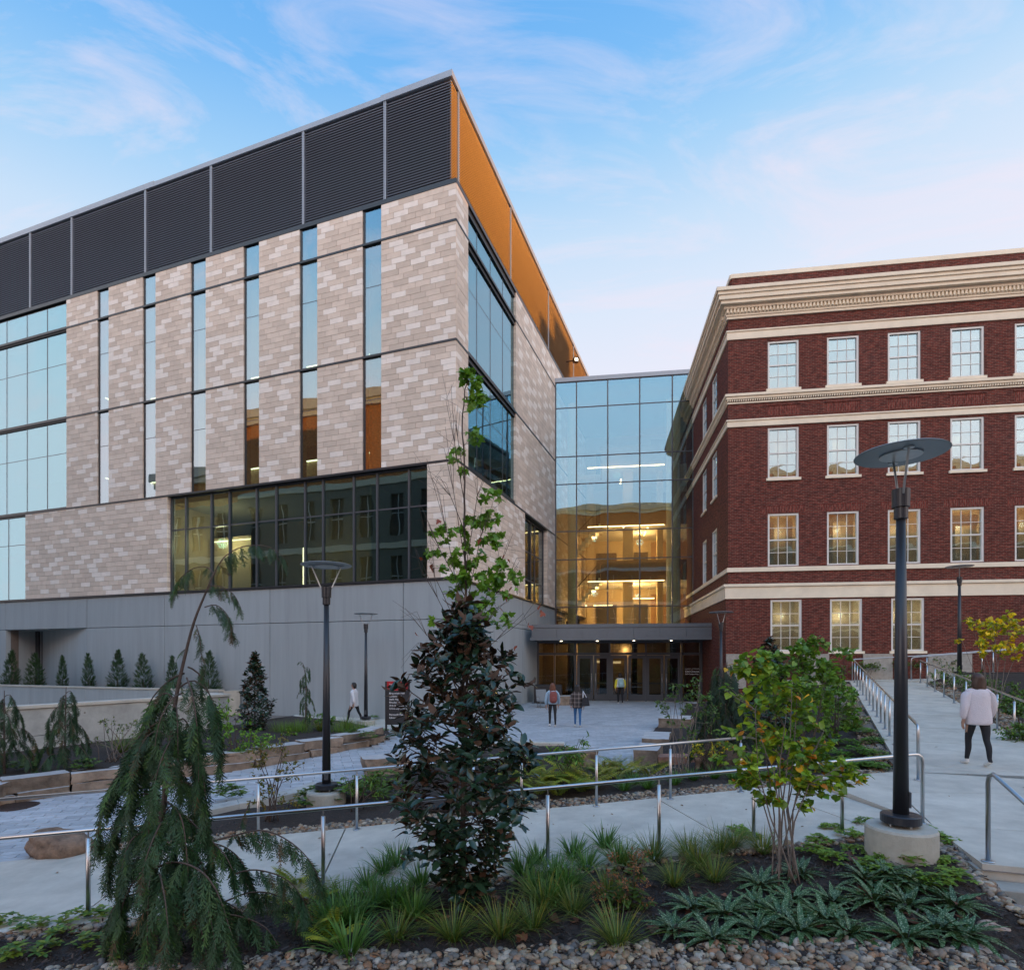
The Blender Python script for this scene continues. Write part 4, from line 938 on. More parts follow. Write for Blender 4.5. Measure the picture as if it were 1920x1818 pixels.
# low kerbs round the middle bed
def kerb(name, label, pts, w, zt0, zt1, m_=M['concrete_wall']):
    r = MB()
    for i in range(len(pts)-1):
        a, b_ = Vector(pts[i]), Vector(pts[i+1]); d = (b_-a).normalized(); n = Vector((-d.y, d.x))*w; t0 = zt0+(zt1-zt0)*i/(len(pts)-1); t1 = zt0+(zt1-zt0)*(i+1)/(len(pts)-1)
        vs = [(a.x, a.y, -.7), (b_.x, b_.y, -.7), (b_.x+n.x, b_.y+n.y, -.7), (a.x+n.x, a.y+n.y, -.7), (a.x, a.y, t0), (b_.x, b_.y, t1), (b_.x+n.x, b_.y+n.y, t1), (a.x+n.x, a.y+n.y, t0)]
        r.add(vs, [(0, 1, 5, 4), (1, 2, 6, 5), (2, 3, 7, 6), (3, 0, 4, 7), (4, 5, 6, 7), (3, 2, 1, 0)])
    return tag(r.build(name, m_, bevel=.01), label, 'kerb')
kerb('wedge_kerb', 'low wedge of concrete kerb between the plaza path and the middle bed', [(-5.75, 10.0), (-4.95, 10.45), (-4.05, 10.95), (-3.75, 11.15)], .38, -.17, .12)
kerb('plaza_kerb', 'low concrete kerb at the plaza edge of the middle bed', [(-1.9, 15.7), (-.1, 16.8), (1.5, 16.6)], .3, .12, .13, M['concrete'])

# ------------------------------------------------------------ quarried stone seat walls
def rock_mesh(mb, c, sz, rz, seed, rough=.035, cuts=3, mi=0, top=None):
    bm = bmesh.new(); bmesh.ops.create_cube(bm, size=1); bmesh.ops.subdivide_edges(bm, edges=bm.edges[:], cuts=cuts, use_grid_fill=True)
    rr = random.Random(seed); o = Vector((seed*3.7, seed*1.3, seed*.7))
    co, si = math.cos(rz), math.sin(rz); base = len(mb.v)
    sk = [rr.uniform(-.06, .06) for _ in range(4)]
    for v in bm.verts:
        p = Vector((v.co.x*sz[0], v.co.y*sz[1], v.co.z*sz[2]))
        q = noise.noise_vector(p*2.6+o)*rough+noise.noise_vector(p*7+o)*rough*.55
        if v.co.z > .49: q.z *= .12
        p += q; p.x += v.co.z*sk[0]*sz[2]; p.y += v.co.z*sk[1]*sz[2]
        v.co = Vector((c[0]+p.x*co-p.y*si, c[1]+p.x*si+p.y*co, c[2]+p.z))
    bm.verts.index_update()
    for f in bm.faces:
        n = f.normal; f.normal_update(); mb.add([], [])
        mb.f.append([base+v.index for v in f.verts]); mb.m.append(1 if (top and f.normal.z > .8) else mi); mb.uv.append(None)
    mb.v.extend([v.co.copy() for v in bm.verts]); bm.free()
def stone_wall(name, label, pts, zf, rows_, th=.5, seed=1, parent_z=0):
    r = thing(name, label, 'stone wall', (pts[0][0], pts[0][1], zf(*pts[0])))
    P2 = [Vector(p) for p in pts]; rr = random.Random(seed); segl = [(P2[i+1]-P2[i]).length for i in range(len(P2)-1)]; T = sum(segl)
    def pos(s):
        for i, l in enumerate(segl):
            if s <= l or i == len(segl)-1: return P2[i]+(P2[i+1]-P2[i])*(s/l), (P2[i+1]-P2[i]).normalized()
            s -= l
    z = 0
    for ri, (h, inset, l0, l1) in enumerate(rows_):
        s = 0
        while s < T-.15:
            l = min(rr.uniform(l0, l1), T-s)
            if T-s-l < .4: l = T-s
            c, d = pos(s+l/2); n = Vector((-d.y, d.x)); g_ = zf(c.x, c.y)
            mb = MB(); cc = c+n*(inset+th/2)
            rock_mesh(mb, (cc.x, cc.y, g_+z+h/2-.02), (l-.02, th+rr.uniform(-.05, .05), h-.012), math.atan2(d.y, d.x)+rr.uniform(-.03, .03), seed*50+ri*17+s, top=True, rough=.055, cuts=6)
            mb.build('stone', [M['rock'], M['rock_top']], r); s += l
        z += h
    return r
stone_wall('stone_seat_wall', 'low seat wall of long brown stone blocks at the far left beside the path', [(-13.0, 10.05), (-10.1, 10.6), (-9.0, 11.75)], z_plaza, [(.2, -.06, 1.0, 1.8), (.27, .02, 1.3, 2.2)], th=.45, seed=3)
stone_wall('stone_seat_wall', 'low stone blocks between the two seat walls at the left', [(-9.0, 11.75), (-8.2, 12.4), (-7.2, 13.2)], z_plaza, [(.2, -.02, 1.0, 1.6), (.2, .04, 1.0, 1.9)], th=.45, seed=4)
stone_wall('stone_seat_wall', 'curving two course stone seat wall below the conifer bed in front of the sign', [(-7.2, 13.2), (-6.1, 14.15), (-5.0, 15.5), (-4.25, 16.8), (-4.0, 18.2)], z_plaza, [(.2, -.03, .8, 1.5), (.24, .03, 1.0, 1.7)], th=.5, seed=5)
def single_rock(name, label, c, sz, rz, seed, rough=.05, m_=None, cat='boulder', cuts=3):
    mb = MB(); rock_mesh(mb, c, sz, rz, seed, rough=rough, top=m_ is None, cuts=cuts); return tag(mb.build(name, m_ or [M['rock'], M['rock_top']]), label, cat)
def px_rock(name, label, x, y, zg_, w, d, h, rz, seed, **k):
    p = gat(x, y, zg_); return single_rock(name, label, (p.x, p.y+d*.3, zg_+h/2-.03), (w, d, h), rz, seed, **k)
px_rock('stone_block', 'big squared stone block with a dark split face at the plaza corner', 1223, 1436, -.10, .58, 1.3, .46, -.35, 11, cat='stone block')
px_rock('stone_block', 'flat topped grey stone just behind the squared block at the plaza corner', 1240, 1402, -.03, .75, 1.7, .34, -.3, 12, cat='stone block')
px_rock('stone_block', 'flat stone with a mossy edge further along the plaza edge', 1275, 1366, .03, 1.1, 1.4, .42, -.4, 13, cat='stone block')
px_rock('stone_block', 'low reddish flat stone behind the pebbles under the thin shrubs', 1280, 1432, -.0, 1.2, .5, .22, .05, 14, cat='stone block', m_=simple('red_sandstone', (.33, .17, .12), .9, var=.3, vscale=5, bump=.4, bscale=14))
px_rock('stone_block', 'upright brown rock at the plaza edge of the fern bed', 1092, 1438, -.05, .5, .6, .5, .5, 15, rough=.09, cat='rock')
px_rock('stone_block', 'brown flat rock left of the dark magnolia beside the path', 722, 1452, -.08, 1.0, .6, .42, .4, 16, rough=.09, cat='rock')
px_rock('stone_block', 'stone bench block by the doors behind the two walking women', 1056, 1322, .1, 1.5, 1.0, .52, .2, 17, cat='stone block')
px_rock('stone_block', 'stone block at the far end of the planting near the brick wall', 1325, 1330, .1, 1.6, .8, .35, .2, 18, cat='stone block')
def boulder(name, label, c, r, seed, m_=M['boulder']):
    bm = bmesh.new(); bmesh.ops.create_icosphere(bm, subdivisions=4, radius=1); o = Vector((seed, seed*2, 0))
    for v in bm.verts:
        p = v.co.copy(); f = 1+.34*noise.noise(p*.9+o)+.20*noise.noise(p*2.1+o)+.05*noise.noise(p*6+o)
        q = Vector((p.x, p.y, p.z))*f; v.co = Vector((c[0]+q.x*r[0], c[1]+q.y*r[1], c[2]+q.z*r[2]))
    me = bpy.data.meshes.new(name); bm.to_mesh(me); bm.free(); me.materials.append(m_); me.polygons.foreach_set('use_smooth', [True]*len(me.polygons))
    return tag(link(name, me), label, 'boulder')
p = gat(100, 1600, -.27); boulder('boulder', 'round brown boulder at the left between the path and the ramp', (p.x, p.y+.1, -.19), (.44, .30, .27), 9)
p = gat(1355, 1435, .15); boulder('boulder', 'pinkish rounded boulder half hidden behind the yellowing shrub', (p.x, p.y, .25), (.6, .4, .42), 5)
bl = []
for i, (x, y, w, m_) in enumerate(((1785, 1690, .17, 0), (1765, 1672, .07, 1), (1855, 1745, .14, 1), (1830, 1790, .11, 0))):
    p = gat(x, y, .16); boulder('boulder', ['large grey cobble beside the steps', 'small pink cobble beside the steps', 'tan flat rock low beside the bottom step', 'big pale rock in the pebbles at the lower right corner'][i], (p.x, p.y, .19), (w, w*.8, w*.5), 7+i, simple('grey_cobble', (.34, .33, .33), .75, var=.2, vscale=8) if m_ == 0 else simple('tan_cobble', (.38, .28, .22), .8, var=.25, vscale=8))

# ------------------------------------------------------------ handrails of brushed steel
RH = .91
def railing(name, label, rail_pts, posts, curve_end=False, bend_start=False, r=.0225):
    """rail_pts: xyz ground points along the rail; posts: xyz ground points"""
    o = thing(name, label, 'handrail', tuple(rail_pts[0])); up_ = Vector((0, 0, RH))
    P3 = [Vector(p)+up_ for p in rail_pts]
    if curve_end:
        d = (P3[-1]-P3[-2]).normalized(); e = P3[-1]; P3 = P3[:-1]+[e-d*.13, e-d*.07+Vector((0, 0, -.008)), e-d*.02+Vector((0, 0, -.04)), e+Vector((0, 0, -.11)), e-Vector((0, 0, RH))]
    if bend_start:
        d = (P3[1]-P3[0]).normalized(); e = P3[0]; P3 = [e-Vector((0, 0, RH)), e-Vector((0, 0, .11)), e+d*.02-Vector((0, 0, .04)), e+d*.07-Vector((0, 0, .008)), e+d*.13]+P3[1:]
    mb = MB(); mb.tube(P3, r, 12); mb.build('rail', M['steel'], o, smooth=True)
    for p in posts:
        p = Vector(p); mb = MB(); mb.tube([p, p+Vector((0, 0, RH-.085))], .0225, 12); mb.build('post', M['steel'], o, smooth=True)
        mb = MB(); mb.tube([p+Vector((0, 0, RH-.085)), p+Vector((0, 0, RH-.02))], .008, 6); mb.build('rail_pin', M['steel'], o)
        mb = MB(); mb.lathe(p, [(.058, 0), (.058, .012), (.05, .018)], 20); mb.build('base_plate', M['steel'], o)
    if curve_end or bend_start:
        e = Vector(rail_pts[-1] if curve_end else rail_pts[0]); mb = MB(); mb.lathe(e, [(.058, 0), (.058, .012), (.05, .018)], 20); mb.build('base_plate', M['steel'], o)
    return o
gN = lambda X: (X, y_near(X), z_ramp(X)); gF = lambda X: (X, y_far(X), z_ramp(X))
railing('handrail', 'near steel handrail of the ramp with a curved end behind the big lamp post', [gN(-9), gN(-4.46), gN(0), gN(3), gN(5.34)], [gN(x) for x in (-7.2, -4.46, -2.10, .42, 1.78, 3.0, 4.2)], curve_end=True)
railing('handrail', 'far steel handrail of the ramp running along the middle bed', [gF(-9), gF(-2.35), gF(1.36), gF(3.9)], [gF(x) for x in (-8.2, -5.2, -3.75, -2.35, -.6, .15, 1.36, 2.6, 3.83)])
lz = lambda P: (P.x, P.y, z_walk(P.x, P.y))
def onl(Y, off=.17): return wl(Y)+WN*off
lp = [onl(Y) for Y in (9.75, 11.1, 12.4, 13.3, 14.15, 15.0, 15.9, 16.9, 18.0, 19.1, 20.4, 21.6, 23.0, 24.4)]
railing('handrail', 'steel handrail on the left side of the sloping walk towards the brick hall', [lz(onl(Y)) for Y in (9.7, 10.4, 15.5, 25)], [lz(p) for p in lp[1:]], bend_start=True)
rp = [ER-WN*.15+WD*((Y-ER.y)/WD.y) for Y in (11.2, 12.45, 13.6, 15.0, 16.4, 17.8, 19.2, 20.6, 22.0, 23.4)]
railing('handrail', 'steel handrail on the right side of the sloping walk behind the sweater woman', [lz(rp[0]-WD*3), lz(rp[1]), lz(rp[-1])], [lz(p) for p in rp])
zr = lambda x: 1.62+.085*max(0, x-15.5)
ff = [(x, 26.6-.143*(x-9.97)-1.2, zr(x)) for x in (14.6, 17.5, 20, 23)]
railing('handrail', 'upper steel handrail rising to the right in front of the brick wall', ff, [ff[1], ff[2], ff[3]], bend_start=True)
ff2 = [(x, 26.6-.143*(x-9.97)-2.0, zr(x)) for x in (16.4, 19, 21.5, 24)]
railing('handrail', 'lower of the two upper handrails near the brick wall lamp', ff2, [ff2[1], ff2[2]], bend_start=True)
# stair rail at the lower right
s0 = Vector((4.98, 6.03, .43)); s1 = FS.p(.36, 1.0, -.02); s1.z = -.03
o = thing('stair_handrail', 'steel stair handrail cut by the right edge beside the concrete steps', 'handrail', tuple(s0))
dS = (Vector((s1.x, s1.y, 0))-Vector((s0.x, s0.y, 0))).normalized()
mb = MB(); T0 = s0+Vector((0, 0, RH+.02)); T1 = s1+Vector((0, 0, RH+.02))
mb.tube([s0, s0+Vector((0, 0, RH-.08)), T0+dS*.02-Vector((0, 0, .03)), T0+dS*.07, T0+dS*.14-Vector((0, 0, .03)), T1-dS*.06, T1-Vector((0, 0, .08)), s1], .0225, 12); mb.build('rail', M['steel'], o, smooth=True)
for p in (s0, s1): mb = MB(); mb.lathe(p, [(.06, 0), (.06, .012), (.05, .018)], 20); mb.build('base_plate', M['steel'], o)

# ------------------------------------------------------------ lamps
def make_lamp(label, loc, rz=0):
    o = thing('street_lamp', label, 'lamp', (0, 0, 0), 'post lamps with flat disc shades', world_children=False)
    mb = MB(); mb.lathe((0, 0, 0), [(.345, -.4), (.345, .30), (.33, .325), (.0, .33)], 40); mb.build('plinth', M['plinth'], o, smooth=False)
    mb = MB(); mb.lathe((0, 0, .365), [(.19, 0), (.197, .01), (.197, .085), (.185, .095), (.08, .10)], 32); mb.build('base_flange', M['lamp_black'], o)
    mb = MB()
    for k in range(4): an = k*math.pi/2+.5; mb.lathe((.13*math.cos(an), .13*math.sin(an), .325), [(.014, 0), (.014, .045)], 8)
    mb.build('anchor_bolts', M['lamp_arm'], o)
    mb = MB(); mb.tube([(0, 0, .40), (0, 0, 3.72)], [.078, .046], 24); mb.build('pole', M['lamp_black'], o, smooth=True)
    mb = MB(); mb.box((0, -.080, .62), (.075, .02, .17)); mb.build('access_plate', M['frame'], o)
    mb = MB(); mb.lathe((0, 0, 3.70), [(.05, 0), (.068, .01), (.068, .13), (.085, .135), (.088, .33), (.08, .335)], 28); mb.build('collar', M['lamp_black'], o)
    for s_ in (-1, 1):
        mb = MB(); mb.tube([(s_*.08, 0, 3.97), (s_*.255, 0, 4.40)], .012, 8); mb.lathe((s_*.265, 0, 4.40), [(.05, 0), (.05, .012)], 16); mb.build('arm', M['lamp_arm'], o)
    mb = MB(); mb.lathe((0, 0, 4.415), [(.01, .002), (.44, .0), (.452, .008), (.44, .018), (.0, .03)], 56); mb.build('disc_shade', M['lamp_glass'], o, smooth=False)
    mb = MB(); mb.lathe((0, 0, 4.40), [(.205, 0), (.205, .013)], 40); mb.build('inner_disc', M['lamp_arm'], o)
    o.location = loc; o.rotation_euler = (0, 0, rz); return o
lampA = make_lamp('tallest black post lamp, on a round concrete plinth in the front bed', (4.29, 6.36, .385), 1.25)
p = at(612, 1515, 10.5); dup(lampA, (p.x, p.y, -.17), .25, 'black post lamp beside the plaza path between the weeping cedar and the magnolia')
p = at(686, 1360, 22.3); dup(lampA, (p.x, p.y, -.13), .0, 'small post lamp in front of the grey concrete wall next to the directory sign')
p = at(1352, 1290, 22.2); dup(lampA, (p.x, p.y, -.08), .6, 'distant post lamp just left of the brick hall corner, half behind shrubs')
p = at(1799, 1262, 21.8); dup(lampA, (p.x, p.y, 1.62), .9, 'distant post lamp at the right in front of the brick wall, behind the walking woman')

# ------------------------------------------------------------ directory sign, chair, planter box, door plaque
ps = at(743, 1372, 19.9); FSg = Frame((ps.x-.38, 19.9), (1, .03), (.03, -1))
sg = thing('directory_sign', 'black campus directory sign with a red header, partly behind the magnolia', 'sign', (ps.x, 19.9, .05))
mb = MB(); mb.fbox(FSg, 0, .06, -.05, .03, 0, 1.78); mb.fbox(FSg, .78, .84, -.05, .03, 0, 1.78); mb.build('post', M['black'], sg)
mb = MB(); mb.fbox(FSg, .06, .78, -.03, .01, .28, 1.46); mb.build('panel', M['sign_black'], sg)
mb = MB(); mb.fbox(FSg, .06, .78, -.03, .012, 1.465, 1.78); mb.build('header_panel', M['sign_red'], sg)
rotS = Euler((math.pi/2, 0, math.atan2(.03, 1)))
for k, t_ in enumerate(('Braunstein Hall', 'Baldwin Hall', 'Swift Hall', 'Rhodes Hall', 'Arts & Science Hall', 'University Pavilion', '', 'Rieveschl Hall', 'Library')):
    if t_: text(t_, .085, FSg.p(.14, .014, 1.34-k*.105), rotS, M['letter'], sg)
text('University of', .08, FSg.p(.14, .016, 1.65), rotS, M['letter'], sg); text('CINCINNATI', .10, FSg.p(.14, .016, 1.53), rotS, M['letter'], sg)
# wire chair by the doors
c = at(1020, 1322, 29.0); c.z = .1
ch = thing('metal_chair', 'grey metal lounge chair by the concrete wall near the doors', 'chair', tuple(c))
FCc = Frame((c.x, c.y), (.96, .28), (.28, -.96)); mb = MB(); mb.fbox(FCc, -.3, .3, -.25, .3, .40, .425); mb.build('seat', M['zinc'], ch)
mb = MB(); q = [FCc.p(-.3, -.25, .42), FCc.p(.3, -.25, .42), FCc.p(.27, -.48, 1.0), FCc.p(-.27, -.48, 1.0)]; mb.add(q+[v+FCc.nn*-.02 for v in q], [(0, 1, 2, 3), (7, 6, 5, 4), (0, 4, 5, 1), (1, 5, 6, 2), (2, 6, 7, 3), (3, 7, 4, 0)]); mb.build('backrest', M['zinc'], ch)
for u_ in (-.28, .28):
    for n_ in (-.24, .28): mb = MB(); mb.tube([FCc.p(u_, n_, .0)+Vector((0, 0, .1)), FCc.p(u_*.95, n_*.9, .41)], .014, 6); mb.build('leg', M['zinc'], ch)
for u_ in (-.31, .31): mb = MB(); mb.tube([FCc.p(u_, -.3, .66), FCc.p(u_, .25, .64), FCc.p(u_, .28, .42)], .014, 6); mb.build('armrest', M['zinc'], ch)
c = at(1027, 1300, 31.3); mb = MB(); mb.fbox(Frame((c.x-.75, c.y), (.99, -.142), (-.142, -.99)), 0, 1.5, -.5, 0, .1, 1.12); mb.fbox(Frame((c.x-.75, c.y), (.99, -.142), (-.142, -.99)), .04, 1.46, -.46, -.04, 1.12, 1.16)
tag(mb.build('planter_box', M['black'], bevel=.02), 'black rectangular box standing against the glass left of the doors', 'planter box')
mb = MB(); p = FR.p(UR(1002), .01, 1.35); mb.tube([p, p+FR.nn*.03], .17, 24); mb.build('round_vent', M['frame'], lab)
# ------------------------------------------------------------ people
M['skin'] = simple('skin', (.42, .24, .17), .55, var=.04); M['black_cloth'] = simple('black_cloth', (.014, .014, .017), .85, var=.15, bump=.2, bscale=60)
M['denim'] = simple('blue_denim', (.035, .12, .27), .9, var=.15, bump=.2, bscale=90); M['sweater'] = simple('pale_sweater', (.60, .54, .56), .9, var=.06, bump=.5, bscale=50)
M['hoodie'] = simple('pale_blue_top', (.30, .40, .48), .9, var=.08); M['white_cloth'] = simple('white_cloth', (.62, .63, .66), .85, var=.05); M['yellow_cloth'] = simple('yellow_cloth', (.7, .58, .04), .85)
M['shoe'] = simple('white_shoe', (.62, .60, .56), .6); M['rust'] = simple('rust_backpack', (.20, .055, .045), .8, bump=.2); M['mint'] = simple('mint_backpack', (.28, .42, .43), .8, bump=.2)
M['hair_red'] = simple('red_hair', (.13, .045, .022), .55, var=.35, vscale=30, stretch=(1, 1, .15)); M['hair_brown'] = simple('brown_hair', (.055, .026, .016), .5, var=.35, vscale=30, stretch=(1, 1, .15)); M['hair_dark'] = simple('dark_hair', (.016, .012, .011), .5, var=.35, vscale=30, stretch=(1, 1, .15))
m = mat('plaid_cloth'); g = NG(m); b = g.n('ShaderNodeBsdfPrincipled'); b.inputs['Roughness'].default_value = .9; g.l(b.outputs[0], g.o.inputs[0]); tc_ = g.n('ShaderNodeTexCoord')
sp_ = g.n('ShaderNodeSeparateXYZ'); g.l(tc_.outputs['Object'], sp_.inputs[0]); fa = []
for ax in ('X', 'Z'):
    a = g.n('ShaderNodeMath', operation='MULTIPLY'); a.inputs[1].default_value = 42; g.l(sp_.outputs[ax], a.inputs[0]); s_ = g.n('ShaderNodeMath', operation='SINE'); g.l(a.outputs[0], s_.inputs[0]); t_ = g.n('ShaderNodeMath', operation='GREATER_THAN'); t_.inputs[1].default_value = .72; g.l(s_.outputs[0], t_.inputs[0]); fa.append(t_)
ad = g.n('ShaderNodeMath', operation='ADD'); g.l(fa[0].outputs[0], ad.inputs[0]); g.l(fa[1].outputs[0], ad.inputs[1]); mu_ = g.n('ShaderNodeMath', operation='MULTIPLY'); mu_.inputs[1].default_value = .5; g.l(ad.outputs[0], mu_.inputs[0])
mx = g.n('ShaderNodeMixRGB'); mx.inputs[1].default_value = (.04, .03, .027, 1); mx.inputs[2].default_value = (.24, .19, .17, 1); g.l(mu_.outputs[0], mx.inputs[0]); g.l(mx.outputs[0], b.inputs['Base Color']); M['plaid'] = m

def skin_mesh(name, verts, edges, radii, root=0, sub=2):
    me = bpy.data.meshes.new(name); me.from_pydata([tuple(v) for v in verts], edges, []); o = bpy.data.objects.new(name, me); COL.objects.link(o)
    o.modifiers.new('s', 'SKIN'); sv = me.skin_vertices[0].data
    for i, r in enumerate(radii):
        sv[i].radius = r if isinstance(r, tuple) else (r, r); sv[i].use_root = (i == root)
    o.modifiers['s'].use_smooth_shade = True; md = o.modifiers.new('d', 'SUBSURF'); md.levels = sub; md.render_levels = sub
    dg = bpy.context.evaluated_depsgraph_get(); out = bpy.data.meshes.new_from_object(o.evaluated_get(dg)); bpy.data.objects.remove(o); bpy.data.meshes.remove(me)
    out.name = name; out.polygons.foreach_set('use_smooth', [True]*len(out.polygons)); return out
def ell(mb, c, r, seg=20, rings=14, deform=None, mi=0):
    vs = []; fs = []
    for i in range(rings+1):
        th = math.pi*i/rings
        for k in range(seg):
            ph = 2*math.pi*k/seg; p = Vector((math.sin(th)*math.cos(ph), math.sin(th)*math.sin(ph), math.cos(th)))
            if deform: p = deform(p)
            vs.append((c[0]+p.x*r[0], c[1]+p.y*r[1], c[2]+p.z*r[2]))
    for i in range(rings):
        for k in range(seg): fs.append((i*seg+k, (i+1)*seg+k, (i+1)*seg+(k+1) % seg, i*seg+(k+1) % seg))
    mb.add(vs, fs, mi)
def person(label, loc, H, face, pants, top, stride=.25, hem=.47, hair=None, hairlen=.62, shoe=None, bulk=1.0, swing=.12, wide=1.0, sleeve=None, topm2=None, lean=0):
    """built facing +y (away from the viewer), then turned by face (radians); height H"""
    o = thing('person', label, 'person', (0, 0, 0), world_children=False); k = H/1.70
    V = {}; order = []; R_ = []
    def v(n, p, r): V[n] = len(order); order.append(Vector(p)*k); R_.append(tuple(q*k for q in r) if isinstance(r, tuple) else r*k); return V[n]
    E = []
    def e(a, b_): E.append((V[a], V[b_]))
    sh = .172*(1+(wide-1)*.45)
    v('pelvis', (0, 0, .95), (.155*bulk, .11*bulk)); v('waist', (0, .0, 1.08), (.125*bulk, .09*bulk)); v('chest', (0, .01+lean, 1.28), (.155*bulk, .105*bulk)); v('collar', (0, .0+lean, 1.40), (.10*bulk, .075)); v('neck', (0, .01+lean, 1.47), .055); v('jaw', (0, .035+lean, 1.535), (.062, .075)); v('head', (0, .02+lean, 1.60), (.078, .095)); v('crown', (0, .015+lean, 1.66), (.06, .075))
    for a, b_ in (('pelvis', 'waist'), ('waist', 'chest'), ('chest', 'collar'), ('collar', 'neck'), ('neck', 'jaw'), ('jaw', 'head'), ('head', 'crown')): e(a, b_)
    legs = {}
    for s_, dy in ((-1, stride), (1, -stride)):
        n = 'L' if s_ < 0 else 'R'; lift = .0 if dy > 0 else .05
        v('hip'+n, (s_*.09*bulk, .01, .88), (.088*bulk, .098*bulk)); v('thigh'+n, (s_*.095*bulk, dy*.35, .68), .078*bulk); v('knee'+n, (s_*.09, dy*.62+.02, .49), .054*bulk); v('calf'+n, (s_*.09, dy*.78-.02, .33+lift*.5), .053*bulk); v('ankle'+n, (s_*.09, dy, .09+lift), .035)
        v('heel'+n, (s_*.09, dy-.04, .05+lift*1.1), (.036, .035)); v('ball'+n, (s_*.095, dy+.11, .035+(0 if dy > 0 else -.0)), (.042, .028)); v('toe'+n, (s_*.098, dy+.17, .032), (.034, .022))
        for a, b_ in (('pelvis', 'hip'+n), ('hip'+n, 'thigh'+n), ('thigh'+n, 'knee'+n), ('knee'+n, 'calf'+n), ('calf'+n, 'ankle'+n), ('ankle'+n, 'heel'+n), ('heel'+n, 'ball'+n), ('ball'+n, 'toe'+n)): e(a, b_)
        an = -dy*swing*4
        v('sh'+n, (s_*sh, lean, 1.375), .056*bulk); v('el'+n, (s_*(sh+.07), an*.35-.03+lean, 1.10), .043*bulk); v('wr'+n, (s_*(sh+.085), an+.03+lean, .865), .027); v('palm'+n, (s_*(sh+.085), an+.06+lean, .79), (.018, .036))
        for a, b_ in (('collar', 'sh'+n), ('sh'+n, 'el'+n), ('el'+n, 'wr'+n), ('wr'+n, 'palm'+n)): e(a, b_)
        for f_ in range(4):
            y0 = an+.035+f_*.018+lean; ln = (.062, .074, .078, .066)[f_]
            v('f%d%s' % (f_, n), (s_*(sh+.083), y0, .752), .0088); v('g%d%s' % (f_, n), (s_*(sh+.076), y0+.004, .752-ln*.5), .008); v('h%d%s' % (f_, n), (s_*(sh+.062), y0+.004, .752-ln), .0065)
            e('palm'+n, 'f%d%s' % (f_, n)); e('f%d%s' % (f_, n), 'g%d%s' % (f_, n)); e('g%d%s' % (f_, n), 'h%d%s' % (f_, n))
        v('t0'+n, (s_*(sh+.075), an+.105+lean, .80), .010); v('t1'+n, (s_*(sh+.065), an+.12+lean, .765), .008); e('palm'+n, 't0'+n); e('t0'+n, 't1'+n)
    body = skin_mesh('body', order, E, R_, root=0, sub=2)
    for m_ in (M['skin'], pants, shoe or M['shoe'], top): body.materials.append(m_)
    for p in body.polygons:
        z = p.center.z/k; x = abs(p.center.x)/k
        p.material_index = 2 if z < .105 else (1 if z < 1.0 and x < .155*bulk else (3 if .93 < z < 1.43 else 0))
    ob = link('body', body, o)
    # face: nose, eyes, ears on the head
    mb = MB(); hy = (.02+lean)*k
    ell(mb, (0, hy+.100*k, 1.585*k), (.014*k, .022*k, .024*k), 10, 8)
    for s_ in (-1, 1): ell(mb, (s_*.082*k, hy-.005*k, 1.59*k), (.010*k, .02*k, .032*k), 10, 8)
    mb.build('nose_and_ears', M['skin'], o, smooth=True)
    mb = MB()
    for s_ in (-1, 1): ell(mb, (s_*.033*k, hy+.085*k, 1.605*k), (.013*k, .012*k, .008*k), 8, 6)
    ell(mb, (0, hy+.088*k, 1.545*k), (.024*k, .012*k, .006*k), 8, 6, mi=0)
    mb.build('eyes_and_mouth', M['hair_brown'], o, smooth=True)
    # top garment: torso and sleeves as one loose shell
    mb = MB(); SG = 24
    def loft(rings, mi=0, seed=0):
        vs = []; n_ = len(rings)
        for i, (cx_, cy_, cz_, rx_, ry_) in enumerate(rings):
            for q in range(SG):
                a_ = 2*math.pi*q/SG; f_ = 1+.10*noise.noise(Vector((math.cos(a_)*1.6+seed, math.sin(a_)*1.6, cz_*2.2+H*7)))+.06*noise.noise(Vector((math.cos(a_)*4+seed, math.sin(a_)*5, cz_*5)))
                vs.append(((cx_+rx_*math.cos(a_)*f_)*k, (cy_+ry_*math.sin(a_)*f_)*k, cz_*k))
        fs = [(i*SG+q, i*SG+(q+1) % SG, (i+1)*SG+(q+1) % SG, (i+1)*SG+q) for i in range(n_-1) for q in range(SG)]
        fs += [tuple(range(SG-1, -1, -1)), tuple((n_-1)*SG+q for q in range(SG))]; mb.add(vs, fs, mi)
    h0 = hem*1.7; bw, bd = bulk*wide, bulk
    R0 = [(h0, .186, .142), (h0+.025, .205, .152), (h0+.12, .205, .152), (1.02, .196, .144), (1.12, .188, .136), (1.22, .190, .135), (1.30, .185, .13), (1.355, .170, .12), (1.40, .140, .10), (1.432, .10, .08), (1.455, .070, .07), (1.475, .062, .062)]
    loft([(0, lean*.6, z_, x_*(bw if x_ > .11 else 1), y_*bd) for z_, x_, y_ in R0])
    for s_, dy in ((-1, stride), (1, -stride)):
        an = -dy*swing*4; X0 = sh-.035
        pts_ = [(X0-.06, 1.395, 0, .052), (X0, 1.378, 0, .070), (X0+.045, 1.335, .0, .078), (X0+.075, 1.27, an*.08-.01, .070), (sh+.055, 1.20, an*.2-.02, .066), (sh+.075, 1.10, an*.35-.03, .062), (sh+.088, 1.0, an*.62+.0, .058), (sh+.092, .93, an*.85+.02, .052), (sh+.090, .895, an+.025, .038), (sh+.088, .865, an+.03, .034)]
        loft([(s_*x_, y_+lean, z_, r_*(wide if r_ > .04 else 1), r_*1.05*(wide if r_ > .04 else 1)) for x_, z_, y_, r_ in pts_], 1 if topm2 else 0, seed=s_*3)
    tobj = mb.build('top', [top, topm2 or top], o, smooth=True); sd_ = tobj.modifiers.new('s', 'SUBSURF'); sd_.levels = 1; sd_.render_levels = 1

